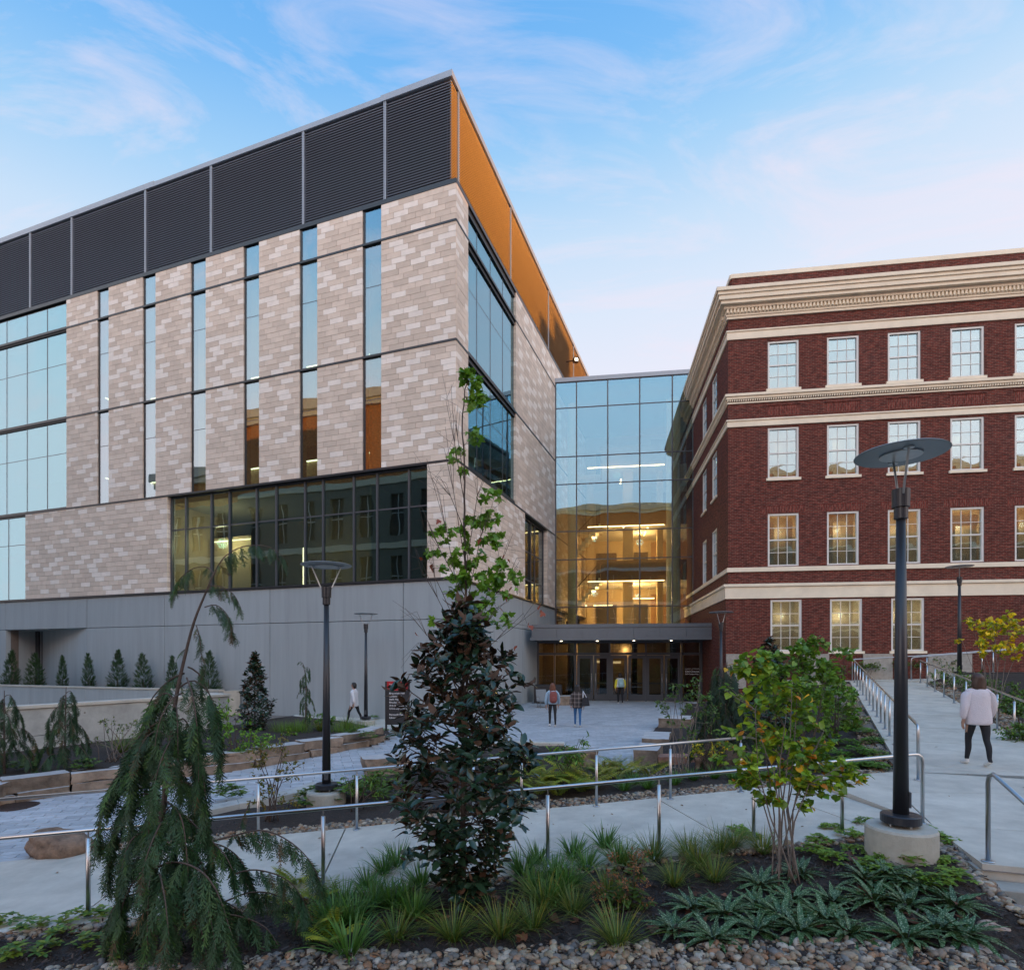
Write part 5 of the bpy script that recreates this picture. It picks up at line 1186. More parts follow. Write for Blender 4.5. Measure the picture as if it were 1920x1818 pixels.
    if hair:
        def hd(p):
            if p.y > .35 and p.z < .35: return Vector((p.x*.96, min(p.y, .35), p.z))
            return p
        mb = MB(); ell(mb, (0, hy-.012*k, 1.615*k), (.098*k, .112*k, .105*k), 24, 16, hd)
        L0 = hairlen*k*.5; n0 = 9; vs = []; fs = []; sg = 20
        for i in range(n0):
            t_ = i/(n0-1); z = 1.62*k-t_*L0; w_ = (.098+.03*math.sin(t_*2.6))*k*(1-.35*t_**3); d_ = (.075-.03*t_)*k
            for q in range(sg): an = 2*math.pi*q/sg; rr_ = 1+.10*noise.noise(Vector((math.cos(an)*3, math.sin(an)*3, t_*2+H*9))); vs.append((math.cos(an)*w_*rr_, hy-.045*k-.02*k*t_+math.sin(an)*d_*rr_, z+.012*noise.noise(Vector((q, 0, H)))*(i == n0-1)))
        for i in range(n0-1):
            for q in range(sg): fs.append((i*sg+q, i*sg+(q+1) % sg, (i+1)*sg+(q+1) % sg, (i+1)*sg+q))
        fs.append(tuple((n0-1)*sg+q for q in range(sg-1, -1, -1))); mb.add(vs, fs); mb.build('hair', hair, o, smooth=True)
    o.location = loc; o.rotation_euler = (0, 0, face); return o, k
def backpack(label, pl, k, m_, z=1.17, cat='backpack', face=0, sz=(.15, .085, .23)):
    o = thing('backpack', label, cat, (0, 0, 0), world_children=False)
    def df(p): return Vector((math.copysign(abs(p.x)**.6, p.x), math.copysign(abs(p.y)**.7, p.y), math.copysign(abs(p.z)**.62, p.z)))
    mb = MB(); ell(mb, (0, -.21*k, z*k), tuple(s*k for s in sz), 24, 18, df); mb.build('bag', m_, o, smooth=True)
    mb = MB(); ell(mb, (0, -.285*k, (z-.08)*k), (.10*k, .035*k, .10*k), 18, 12, df); mb.build('front_pocket', m_, o, smooth=True)
    for s_ in (-1, 1): mb = MB(); mb.tube([(s_*.09*k, -.15*k, (z+.17)*k), (s_*.10*k, -.03*k, (z+.275)*k), (s_*.10*k, .10*k, (z+.19)*k), (s_*.12*k, .13*k, (z+.02)*k), (s_*.13*k, -.10*k, (z-.12)*k)], .014*k, 6); mb.build('strap', m_, o)
    o.location = pl; o.rotation_euler = (0, 0, face); return o
pw1 = gat(1036, 1362, 0); o1, k1 = person('woman with long reddish hair, pale top and black trousers walking to the doors', pw1, 1.63, .08, M['black_cloth'], M['hoodie'], hair=M['hair_red'], hairlen=.62, hem=.52, stride=.13)
backpack('rust red backpack on the back of the red haired walking woman', pw1, k1, M['rust'], face=.08)
pw2 = gat(1083, 1363, 0); o2, k2 = person('woman with dark hair, plaid shirt and blue jeans walking to the doors', pw2, 1.58, -.05, M['denim'], M['plaid'], hair=M['hair_dark'], hairlen=.7, hem=.45, stride=.14, wide=1.05)
tb = thing('tote_bag', 'black tote bag on the shoulder of the woman in jeans', 'bag', (0, 0, 0), world_children=False)
mb = MB(); q = [(.10, -.30, .80), (.42, -.22, .82), (.36, -.17, 1.12), (.16, -.24, 1.12)]; q2 = [(x+.03, y+.13, z) for x, y, z in q]; mb.add(q+q2, [(0, 1, 2, 3), (7, 6, 5, 4), (0, 4, 5, 1), (1, 5, 6, 2), (2, 6, 7, 3), (3, 7, 4, 0)]); mb.build('bag', M['black_cloth'], tb, bevel=.02)
mb = MB(); mb.tube([(.18, -.2, 1.10), (.19, -.11, 1.34), (.2, .0, 1.36), (.33, -.1, 1.10)], .012, 6); mb.build('strap', M['white_cloth'], tb); tb.location = pw2
pd_ = gat(1163, 1320, .09); o3, k3 = person('person in a white and yellow jacket and black trousers reaching the middle doors', pd_, 1.68, .0, M['black_cloth'], M['white_cloth'], hair=M['hair_dark'], hairlen=.35, hem=.55, stride=.16, topm2=M['yellow_cloth'], bulk=1.08, wide=1.1)
backpack('mint green backpack worn by the person at the middle doors', pd_, k3, M['mint'], face=0)
pn_ = Vector((8.42, 10.42, 0)); pn_.z = z_walk(8.42, 10.42)+.0; o4, k4 = person('woman with brown hair, oversized pale sweater and black leggings walking up the right walk', pn_, 1.66, -.12, M['black_cloth'], M['sweater'], hair=M['hair_brown'], hairlen=.52, hem=.445, stride=.17, wide=1.10, bulk=1.02, swing=.10)
pb_ = at(664, 1352, 22.6); pb_.z = .0; person('person in a pale coat and dark trousers walking along the concrete wall', pb_, 1.62, 1.45, M['black_cloth'], M['white_cloth'], hair=M['hair_dark'], hairlen=.3, hem=.42, stride=.28, wide=1.1)
# ------------------------------------------------------------ plants
rg = np.random.default_rng(11)
def tpl(vs, fs): return np.array(vs, float), [tuple(f) for f in fs]
def leaf_tpl(w=.5, fold=.12, curl=.15, prof=((0, 0), (.25, .8), (.55, 1), (.82, .6), (1, 0))):
    vs = []; fs = []
    for t, h in prof:
        z = -curl*t*t
        if h == 0: vs.append((0, t, z))
        else: vs += [(-h*w/2, t, z+fold*h*w), (0, t, z), (h*w/2, t, z+fold*h*w)]
    # prof assumed: tip 0, three-row..., tip
    n = len(prof)-2; idx = 1
    fs.append((0, 2, 1)); fs.append((0, 3, 2))
    for i in range(n-1):
        a = 1+3*i; b_ = a+3; fs += [(a, a+1, b_+1, b_), (a+1, a+2, b_+2, b_+1)]
    a = 1+3*(n-1); e = len(vs)-1; fs += [(a, a+1, e), (a+1, a+2, e)]
    return tpl(vs, fs)
T_OV = leaf_tpl(.5); T_MAG = leaf_tpl(.46, fold=.16, curl=.2); T_LAN = leaf_tpl(.26, fold=.2, curl=.35); T_SM = tpl([(0, 0, 0), (-.28, .5, .04), (.28, .5, .04), (0, 1, -.05)], [(0, 2, 1), (1, 2, 3)])
T_HEART = tpl([(0, .06, 0), (-.28, -.04, .05), (-.50, .22, .07), (-.44, .52, .04), (-.2, .82, -.03), (0, 1.04, -.12), (.2, .82, -.03), (.44, .52, .04), (.50, .22, .07), (.28, -.04, .05), (0, .5, -.03)], [(0, 10, 1), (1, 10, 2), (2, 10, 3), (3, 10, 4), (4, 10, 5), (5, 10, 6), (6, 10, 7), (7, 10, 8), (8, 10, 9), (9, 10, 0)])
_mp = [(0, 0), (-.20, .02), (-.52, .10), (-.36, .26), (-.62, .52), (-.34, .50), (-.22, .60), (-.20, .80), (0, 1.08), (.20, .80), (.22, .60), (.34, .50), (.62, .52), (.36, .26), (.52, .10), (.20, .02)]
T_MAPLE = tpl([(x, y, .05*abs(x)-.12*y*y) for x, y in _mp]+[(0, .34, -.03)], [(i, 16, (i+1) % 16) for i in range(16)])
T_MAPLE = (T_MAPLE[0], [f[::-1] for f in T_MAPLE[1]])
def blade_tpl(n=4, w=.03, bend=.8, up=1.0):
    vs = []; fs = []
    for i in range(n+1):
        t = i/n; y = t*(1-.18*bend*t)*.75*bend+.1*t; z = up*t*(1-.45*bend*t); ww = w*(1-t**2.2)/2+.0008
        vs += [(-ww, y, z), (ww, y, z+.001)]
    for i in range(n): a = 2*i; fs.append((a, a+1, a+3, a+2))
    return tpl(vs, fs)
class Batch:
    def __init__(s, T): s.T = T; s.P = []; s.R = []; s.S = []; s.C = []
    def add(s, pos, d, n, size, col):
        d = np.asarray(d, float); d /= np.linalg.norm(d)+1e-9; n = np.asarray(n, float); x = np.cross(d, n); l = np.linalg.norm(x)
        if l < 1e-4: x = np.cross(d, (0.3, .8, .1)); l = np.linalg.norm(x)
        x /= l; n = np.cross(x, d); s.P.append(pos); s.R.append(np.stack([x, d, n])); s.S.append(size if hasattr(size, '__len__') else (size,)*3); s.C.append(col)
    def arrays(s):
        V = s.T[0]; nv = len(V); P = np.array(s.P); R = np.array(s.R); S = np.array(s.S)
        W = np.einsum('lvk,lkj->lvj', V[None]*S[:, None, :], R)+P[:, None, :]
        C = np.repeat(np.array(s.C), nv, 0); return W.reshape(-1, 3), C, nv
LEAF_GAIN = {}
def fast_mesh(name, batches, mats_, extra=None):
    """one mesh out of leaf batches (material i for batch i) and an optional MB of twigs (last material)"""
    Vs, Cs, L, Ls, Mi = [], [], [], [], []; base = 0
    for bi, b_ in enumerate(batches):
        if not b_.P: continue
        W, C, nv = b_.arrays(); F = b_.T[1]; nl = len(b_.P)
        for f in F: pass
        lens = np.array([len(f) for f in F]); flat = np.concatenate([np.array(f) for f in F])
        off = base+np.arange(nl)[:, None]*nv; L.append((flat[None]+off).ravel()); Ls.append(np.tile(lens, nl)); Mi.append(np.full(nl*len(F), bi)); Vs.append(W); Cs.append(C); base += len(W)
    if extra and extra.v:
        W = np.array([tuple(v) for v in extra.v]); Vs.append(W); Cs.append(np.tile([.1, .1, .1], (len(W), 1))); L.append(np.concatenate([np.array(f) for f in extra.f])+base); Ls.append(np.array([len(f) for f in extra.f])); Mi.append(np.full(len(extra.f), len(batches)))
    V = np.concatenate(Vs); C = np.concatenate(Cs); C = C*(np.array((2.05, 1.9, .8)) if mats_[0] is M['leaf'] and name not in ('fallen_leaves', 'bark_mulch', 'bark_chips') else (np.array((1.15, 1.2, .85)) if mats_[0] is M['needle'] else (np.array((1.2, 1.25, .8)) if mats_[0] is M['spotted'] else 1))); L = np.concatenate(L); Ls = np.concatenate(Ls); Mi = np.concatenate(Mi)
    me = bpy.data.meshes.new(name); me.vertices.add(len(V)); me.vertices.foreach_set('co', V.astype(np.float32).ravel()); me.loops.add(len(L)); me.loops.foreach_set('vertex_index', L.astype(np.int32))
    me.polygons.add(len(Ls)); st_ = np.concatenate([[0], np.cumsum(Ls)[:-1]]); me.polygons.foreach_set('loop_start', st_.astype(np.int32)); me.polygons.foreach_set('material_index', Mi.astype(np.int32))
    for m_ in mats_: me.materials.append(m_)
    ca = me.color_attributes.new('Col', 'FLOAT_COLOR', 'POINT'); ca.data.foreach_set('color', np.concatenate([C, np.ones((len(C), 1))], 1).astype(np.float32).ravel())
    me.update(calc_edges=True); me.validate(); return me
def rnd(a, b_): return rg.uniform(a, b_)
def unit(): v = rg.normal(size=3); return v/np.linalg.norm(v)
def gcol(base, v=.3, y=0.0):
    k = 1+rnd(-v, v); c = np.array(base)*k; 
    if y and rg.random() < y: c = np.array((.42, .30, .03))*rnd(.6, 1.1)
    return c
def A(v): return np.array(tuple(v), float)

NB = 1.5
def leafy(name, label, cat, base, stems, clusters, T, size, col, m_, group=None, bark='bark', twig_r=.006, yel=0, leaf_up=.5, dens=1.0, droop=.3, extra_cols=None, inner=.35, stem_r=None, trunkname='trunk', crownname='crown'):
    """stems: polylines with radii; clusters: (centre, rx, ry, rz, number of leaves); twigs run from the nearest stem point into the cluster"""
    o = thing(name, label, cat, base, group); tm = MB(); tw = MB()
    allp = []
    for pts, r0, r1 in stems:
        n = len(pts); P = [Vector(p) for p in pts]; Q = []
        for i in range(n-1):
            for k in range(4): t = k/4; Q.append(P[i].lerp(P[i+1], t)+Vector((rnd(-1, 1), rnd(-1, 1), 0))*r1*1.2)
        Q.append(P[-1]); tm.tube(Q, [r0+(r1-r0)*i/(len(Q)-1) for i in range(len(Q))], 6); allp += Q
    tm.build(trunkname, M[bark], o, smooth=True)
    AP = np.array([tuple(p) for p in allp]); bt = Batch(T)
    for (c, rx, ry, rz, nl) in clusters:
        c = A(c); nl = int(nl*NB); ntw = max(3, int(nl/9))
        for k in range(ntw):
            u = unit(); rr = rnd(inner, 1.0)**.5; tip = c+u*np.array((rx, ry, rz))*rr
            d = np.linalg.norm(AP-tip, axis=1)+np.maximum(0, AP[:, 2]-tip[2]+.0)*2; st_ = AP[np.argmin(d)]
            mid = (st_+tip)/2+np.array((0, 0, -.03))*np.linalg.norm(tip-st_)
            tw.tube([Vector(st_), Vector(mid), Vector(tip)], [twig_r, twig_r*.8, twig_r*.4], 4, cap=False)
            dr = tip-st_; dr /= np.linalg.norm(dr)+1e-6; per = max(3, int(nl/ntw)); 
            for j in range(per):
                f = 1-rnd(0, 1)**1.3*.75; pos = st_*(1-f)+tip*f+unit()*size*.35
                a = unit(); dd = dr*.7+a*.9+np.array((0, 0, -droop)); nn = np.array((0, 0, 1))*leaf_up*2+unit()*.9
                bt.add(pos, dd, nn, size*rnd(.6, 1.15), gcol(col if not extra_cols else extra_cols[int(rg.integers(len(extra_cols)))], .28, yel))
    me = fast_mesh(crownname, [bt], [m_, M[bark]], tw); link(crownname, me, o)
    return o
def P_(x, y, Y): return at(x, y, Y)
def C_(x, y, Y, rxp, ryp, n, dep=None): s = Y/F_PX; return (P_(x, y, Y), rxp*s, (dep if dep else rxp*s*.8), ryp*s, n)

# --- sycamore-like sapling behind the magnolia, upright and half bare
Ym = 9.9; zb = zB(-.82, Ym)
SY = lambda x, y, dy=0: P_(x, y, Ym+dy)
trunkp = [(-.80, Ym, zb)]+[tuple(SY(*q)) for q in ((876, 1300), (874, 1100), (870, 980), (872, 880), (866, 790), (872, 730), (884, 700))]
stems = [(trunkp, .028, .007)]
bare = [((872, 1180), (838, 1000), (800, 860)), ((872, 1150), (900, 1010), (925, 940)), ((871, 1050), (850, 920), (835, 800)), ((871, 1080), (895, 930), (912, 880)), ((872, 950), (852, 830), (846, 720)), ((873, 1000), (845, 930), (812, 895)),
        ((873, 1120), (825, 1030), (790, 950)), ((873, 1200), (930, 1080), (962, 1000)), ((874, 1230), (820, 1120), (780, 1030)), ((874, 1240), (800, 1190), (760, 1140)), ((874, 1250), (930, 1200), (1010, 1140)), ((874, 1180), (950, 1090), (975, 1050)), ((874, 1260), (910, 1170), (945, 1130)), ((870, 900), (858, 820), (851, 760)), ((874, 1210), (815, 1080), (805, 1000)), ((874, 1290), (800, 1240), (772, 1220))]
for b_ in bare:
    dy = rnd(-.35, .35); stems.append(([tuple(SY(x, y, dy*i)) for i, (x, y) in enumerate(b_)], .008, .0025))
    q = b_[1]; 
    for k in range(3): stems.append(([tuple(SY(q[0], q[1], dy)), tuple(SY((q[0]+b_[2][0])/2+rnd(-14, 14), (q[1]+b_[2][1])/2-rnd(0, 30), dy*1.3)), tuple(SY(b_[2][0]+rnd(-26, 26), b_[2][1]+rnd(-22, 40), dy*1.6))], .004, .0018))
cl = [C_(884, 718, Ym, 24, 32, 60, .22), C_(905, 748, Ym, 30, 20, 40, .25), C_(898, 808, Ym, 20, 14, 22, .2), C_(856, 850, Ym, 16, 12, 14, .15), C_(860, 884, Ym, 14, 10, 10), C_(918, 932, Ym, 20, 18, 26), C_(880, 965, Ym, 22, 22, 26), C_(866, 1008, Ym, 22, 16, 20),
      C_(912, 968, Ym, 29, 20, 36), C_(830, 1005, Ym, 32, 20, 45), C_(828, 1050, Ym, 32, 18, 36), C_(930, 1010, Ym, 35, 18, 42), C_(880, 1045, Ym, 40, 20, 54), C_(862, 1080, Ym, 40, 18, 60), C_(940, 1068, Ym, 51, 18, 75), C_(905, 1085, Ym, 40, 18, 66), C_(890, 1118, Ym, 67, 22, 105), C_(920, 1150, Ym, 54, 20, 60), C_(865, 1160, Ym, 67, 18, 60)]
syc = leafy('sycamore_sapling', 'tall thin sapling with lobed bright green leaves and bare twigs rising behind the magnolia', 'tree', (-.80, Ym, zb), stems, cl, T_MAPLE, .118, (.068, .15, .024), M['leaf'], leaf_up=.35, droop=.5, inner=.15, twig_r=.004)
bt = Batch(T_MAPLE)
for x, y in ((800, 1060), (808, 1058), (825, 975), (830, 985), (813, 1064), (790, 1045), (1015, 1143), (1010, 1136), (1020, 1148), (992, 1168), (995, 1172), (945, 1040), (952, 1048), (960, 1100), (948, 1120), (938, 1140), (968, 1210), (900, 1010), (778, 1185)):
    q = SY(x, y, rnd(-.2, .2)); bt.add(A(q), (rnd(-1, 1), rnd(-1, 1), -1), unit(), rnd(.07, .11), (.14, .03, .02))
link('dead_leaves', fast_mesh('dead_leaves', [bt], [M['leaf']]), syc)

# --- dark magnolia in the middle of the picture
def magnolia(label, base, H, wfun, n, lsize, seed, top_brown=.0, lean=0):
    n = int(n*1.0)
    o = thing('magnolia', label, 'tree', base); rr = np.random.default_rng(seed); B = A(base); tm = MB()
    tm.tube([Vector(base), Vector(base)+Vector((lean*.3, 0, H*.35)), Vector(base)+Vector((lean*.7, 0, H*.7)), Vector(base)+Vector((lean, 0, H*.97))], [.03*H/3.2+.006, .024*H/3.2, .014*H/3.2, .004], 7); tm.build('trunk', M['bark'], o, smooth=True)
    tw = MB(); bt = Batch(T_MAG); nb = int(n/16)
    for i in range(nb):
        t = (i+.5)/nb; h = H*(.03+.93*t); w = wfun(t)*(rr.uniform(.55, 1.0) if rr.random() < .6 else rr.uniform(.95, 1.15)); an = i*2.39996+rr.uniform(-.4, .4)
        d = np.array((math.cos(an), math.sin(an), 0)); st_ = B+np.array((lean*t, 0, h*.86+.02)); tip = B+d*w+np.array((lean*t, 0, h+rr.uniform(.0, .10)*H*.3)); tip[2] = max(tip[2], B[2]+.05)
        mid = st_*.45+tip*.55+np.array((0, 0, -.06*w)); tw.tube([Vector(st_), Vector(mid), Vector(tip)], [.009, .007, .004], 5, cap=False)
        ends = [(tip, d)]
        for k in range(3):
            f = rr.uniform(.4, .9); p0 = st_*(1-f)+tip*f; a2 = an+rr.uniform(.5, 1.2)*(1 if k % 2 else -1); d2 = np.array((math.cos(a2), math.sin(a2), rr.uniform(.1, .7))); e = p0+d2*w*rr.uniform(.22, .42)
            tw.tube([Vector(p0), Vector(e)], [.005, .003], 4, cap=False); ends.append((e, d2))
        for e, dd in ends:
            dd = dd/np.linalg.norm(dd); up_ = dd*.55+np.array((0, 0, .8)); up_ /= np.linalg.norm(up_); nl = rr.integers(5, 8)
            s1 = np.cross(up_, (1, .2, .1)); s1 /= np.linalg.norm(s1); s2 = np.cross(up_, s1); ph = rr.uniform(0, 6)
            for j in range(nl):
                a = ph+j*2.4; out = s1*math.cos(a)+s2*math.sin(a); el = rr.uniform(.05, 1.0); ld = out*1.0+up_*el; nn = up_*1.0-out*el*.8+rr.normal(size=3)*.25
                if rr.random() < (.10 if t < .6 else .33): nn = -nn
                g_ = rr.uniform(.6, 1.4); bt.add(e-up_*.015*j+out*.01, ld, nn, lsize*rr.uniform(.65, 1.2), np.array((.018, .040, .020))*g_)
    link('crown', fast_mesh('crown', [bt], [M['magnolia'], M['bark']], tw), o); return o
zc = zA(-.50, 5.9)
WM = lambda t: (.50*(t/.08)**.5 if t < .08 else (.55+.30*(t-.08)/.27 if t < .35 else (.85 if t < .55 else (.85-.34*(t-.55)/.25 if t < .80 else .51-.36*((t-.80)/.20)**1.3))))
magnolia('large dark glossy magnolia with brown leaf undersides in the centre of the front bed', (-.50, 5.9, zc-.02), 3.22, lambda t: float(np.interp(t, (0, .07, .155, .33, .45, .59, .69, .79, .93, 1), (.24, .36, .48, .64, .64, .60, .56, .44, .24, .05))), 2150, .138, 5)
p = gat(478, 1372, .25); magnolia('small dark magnolia in front of the grey concrete building wall', (p.x, p.y, .2), 2.6, lambda t: .62*(1-t)**.7*min(1, (t+.15)*3), 1300, .13, 8)
p = P_(1442, 1300, 15.0); magnolia('dark magnolia behind the yellowing shrub in front of the brick hall', (p.x, p.y, zB(p.x, p.y)), 2.75+.0, lambda t: .75*(1-t)**.6*min(1, (t+.2)*3), 1500, .13, 9)

# --- conifer sprays
def spray_tpl(n=11, L=1.0, w=.24, seed=0):
    rr = np.random.default_rng(seed); vs = []; fs = []
    def dia(p, d, l, ww, nz=(0, 0, 1)):
        p = np.array(p, float); d = np.array(d, float); d /= np.linalg.norm(d); s_ = np.cross(d, nz); s_ /= np.linalg.norm(s_)+1e-9; b0 = len(vs)
        vs.extend([p, p+d*l*.45-s_*ww, p+d*l, p+d*l*.45+s_*ww]); fs.append((b0, b0+1, b0+2, b0+3))
    dia((0, 0, 0), (0, 1, 0), L, .012)
    for i in range(n):
        t = (i+.6)/n; y = t*L*.9; l = w*(1-t)**.5*(.5+.8*min(t*3, 1))*rr.uniform(.6, 1.2)
        for s_ in (-1, 1):
            if rr.random() < .12: continue
            d = np.array((s_*rr.uniform(.34, .62), .85, rr.uniform(-.3, .3))); d /= np.linalg.norm(d); o_ = np.array((0, y+rr.uniform(-.02, .02), 0)); dia(o_, d, l, .013)
            for k in range(2 if l > .12 else 1):
                q = o_+d*l*(k+.8)/3; s2 = s_ if k % 2 else -s_*.6; dd = np.array((d[0]+s2*.45, d[1], rr.uniform(-.3, .3))); dia(q, dd, l*.48, .012)
    return np.array(vs), fs
SPR = [spray_tpl(seed=i) for i in range(3)]
def curve(pts, step=.04):
    P = [A(p) for p in pts]; out = []
    n = len(P)
    for i in range(n-1):
        p0, p1, p2, p3 = P[max(i-1, 0)], P[i], P[i+1], P[min(i+2, n-1)]; k = max(2, int(np.linalg.norm(p2-p1)/step))
        for j in range(k): t = j/k; out.append(.5*((2*p1)+(-p0+p2)*t+(2*p0-5*p1+4*p2-p3)*t*t+(-p0+3*p1-3*p2+p3)*t**3))
    out.append(P[-1]); return np.array(out)
REPS = 4
def weeping(label, base, trunk, branches, sl=.30, every=.035, col=(.022, .060, .028), group=None, name='weeping_conifer', sdens=1.0, start=.12):
    o = thing(name, label, 'tree', base, group); tm = MB(); tw = MB()
    tc_ = curve(trunk[0], .08); tm.tube([Vector(p) for p in tc_], list(np.linspace(trunk[1], trunk[2], len(tc_))), 8); tm.build('trunk', M['bark'], o, smooth=True)
    bs = [Batch(T) for T in SPR]
    for bi, (pts, r0, L0) in enumerate(branches):
        c = curve(pts, every); n = len(c); tw.tube([Vector(p) for p in c], list(np.linspace(r0, r0*.3, n)), 5, cap=False)
        for i in range(int(n*start), n):
            if rg.random() > sdens: continue
            for rep in range(REPS):
                tg = c[min(i+1, n-1)]-c[max(i-1, 0)]; tg /= np.linalg.norm(tg)+1e-9; t = i/n; side = np.cross(tg, (0, 0, 1)); side /= np.linalg.norm(side)+1e-6
                d = np.array((0, 0, -1.0))*rnd(.6, 1.2)+side*rnd(-.6, .6)+tg*rnd(.0, .6); L = L0*rnd(.6, 1.35)*(.65+.35*math.sin(min(1, t*1.4)*math.pi*.8))
                dn = d/np.linalg.norm(d); nn = side*rnd(-1, 1)+tg*rnd(-1, 1)+np.array((0, -.8, .2)); k = int(rg.integers(3))
                g_ = rnd(.6, 1.35); cc = np.array(col)*g_
                q_ = rg.random()
                if q_ < .16: cc = cc*np.array((1.9, 1.6, .9))
                elif q_ < .22: cc = np.array((.075, .045, .02))*g_
                bs[k].add(c[i], dn, nn, (L*rnd(.9, 1.3), L, L), cc)
    link('crown', fast_mesh('crown', bs, [M['needle']]*3+[M['bark']], tw), o); return o
Yc = 5.15
def W(*q, Y=Yc): return [tuple(P_(x, y, Y+(dy if dy else 0))) for x, y, dy in q]
br = [
 (W((400, 1078, 0), (420, 1045, 0), (452, 1026, 0), (490, 1022, -.02), (518, 1032, -.05), (532, 1046, -.06)), .007, .17),
 (W((402, 1078, 0), (390, 1064, .02), (366, 1064, .05), (340, 1082, .08), (326, 1105, .1), (322, 1122, .1)), .006, .16),
 (W((394, 1098, 0), (415, 1100, -.04), (438, 1114, -.08), (452, 1140, -.1)), .006, .16),
 (W((384, 1138, 0), (405, 1134, -.05), (424, 1150, -.08), (434, 1182, -.1)), .006, .17),
 (W((368, 1172, 0), (374, 1196, -.04), (378, 1236, -.06), (378, 1265, -.06)), .005, .13),
 (W((352, 1215, 0), (340, 1222, .05), (330, 1240, .1)), .004, .09),
 (W((352, 1250, 0), (372, 1262, .06), (392, 1300, .12), (404, 1350, .14), (408, 1400, .14)), .008, .26),
 (W((350, 1270, 0), (360, 1300, -.12), (368, 1350, -.2), (372, 1420, -.22), (372, 1470, -.22)), .008, .26),
 (W((345, 1262, 0), (318, 1275, .1), (285, 1310, .15), (268, 1360, .2), (252, 1400, .2)), .009, .26),
 (W((340, 1300, 0), (322, 1310, -.15), (300, 1350, -.25), (290, 1400, -.3)), .008, .24),
 (W((332, 1345, 0), (300, 1352, .05), (262, 1380, .1), (232, 1430, .12), (212, 1500, .12)), .010, .28),
 (W((325, 1385, 0), (318, 1390, -.2), (300, 1430, -.35), (285, 1490, -.4)), .008, .26),
 (W((318, 1440, 0), (292, 1424, .02), (255, 1430, .05), (215, 1460, .05), (190, 1520, .05), (186, 1580, .05)), .011, .30),
 (W((316, 1432, 0), (330, 1440, .2), (352, 1470, .3), (362, 1520, .3)), .008, .24),
 (W((310, 1500, 0), (336, 1520, -.05), (380, 1560, -.1), (420, 1600, -.12), (440, 1640, -.1)), .010, .28),
 (W((305, 1520, 0), (275, 1540, .1), (235, 1590, .15), (222, 1650, .15)), .010, .30),
 (W((306, 1540, 0), (300, 1545, -.25), (280, 1590, -.45), (262, 1650, -.5)), .009, .28),
 (W((378, 1582, 0), (430, 1568, .15), (490, 1556, .2), (540, 1575, .2), (580, 1612, .2), (604, 1660, .18)), .011, .26),
 (W((272, 1640, 0), (320, 1616, -.25), (370, 1628, -.35), (405, 1668, -.4), (430, 1738, -.42), (450, 1800, -.4)), .012, .30),
 (W((300, 1610, 0), (320, 1620, .2), (350, 1680, .3), (365, 1740, .3)), .010, .30),
 (W((296, 1640, 0), (262, 1640, -.1), (232, 1690, -.2), (222, 1760, -.2)), .010, .28),
 (W((298, 1650, 0), (300, 1640, -.35), (310, 1690, -.55), (318, 1770, -.6)), .010, .28),
 (W((295, 1660, 0), (350, 1650, -.3), (388, 1700, -.45), (405, 1780, -.5)), .010, .28),
 (W((420, 1690, .1), (470, 1672, .15), (520, 1678, .2), (562, 1712, .2), (590, 1760, .2), (600, 1800, .2)), .009, .24),
 (W((296, 1690, 0), (350, 1700, .25), (420, 1690, .3), (470, 1730, .3), (500, 1790, .3)), .009, .26),
 (W((430, 1640, .1), (480, 1630, .15), (540, 1650, .2), (575, 1700, .2), (590, 1760, .2)), .009, .26),
 (W((380, 1715, 0), (440, 1715, .05), (500, 1740, .1), (535, 1800, .1)), .009, .28),
 (W((340, 1590, .1), (400, 1580, .15), (450, 1610, .2), (480, 1680, .2)), .009, .28),
 (W((470, 1500, .25), (452, 1540, .2), (432, 1570, .15)), .006, .12),
 (W((290, 1700, 0), (270, 1720, .2), (250, 1770, .3), (240, 1830, .3)), .010, .28),
 (W((300, 1700, 0), (330, 1740, .1), (350, 1800, .1), (355, 1850, .1)), .010, .26),
]
rq = np.random.default_rng(77)
for i in range(20):
    yy = 1290+(1760-1290)*(i/20); xx = np.interp(yy, (1290, 1430, 1600, 1760), (334, 316, 296, 288)); an = i*2.4; k = .35+.65*(yy-1290)/470; R = (40+105*k)*rq.uniform(.7, 1.1); dd = math.sin(an)*.5*k; cx = math.cos(an)*R
    br.append((W((xx, yy, 0), (xx+cx*.4, yy-14, dd*.4), (xx+cx*.8, yy+18, dd*.8), (xx+cx, yy+70+50*k, dd), (xx+cx*1.02, min(1850, yy+120+70*k), dd)), .008, .26))
tr_ = W((285, 1850, 0), (288, 1760, 0), (284, 1690, 0), (294, 1600, 0), (304, 1530, 0), (316, 1430, 0), (330, 1310, 0), (348, 1225, 0), (364, 1165, 0), (384, 1115, 0), (402, 1072, 0))
zt = zA(P_(285, 1800, Yc).x, Yc); tr_[0] = (tr_[0][0], tr_[0][1], zt-.05)
weeping('tallest weeping cedar, leaning bare leader, hanging dark green sprays, left of the magnolia', tuple(Vector(tr_[0])+Vector((0, 0, .05))), (tr_, .036, .008), br, sdens=.72)
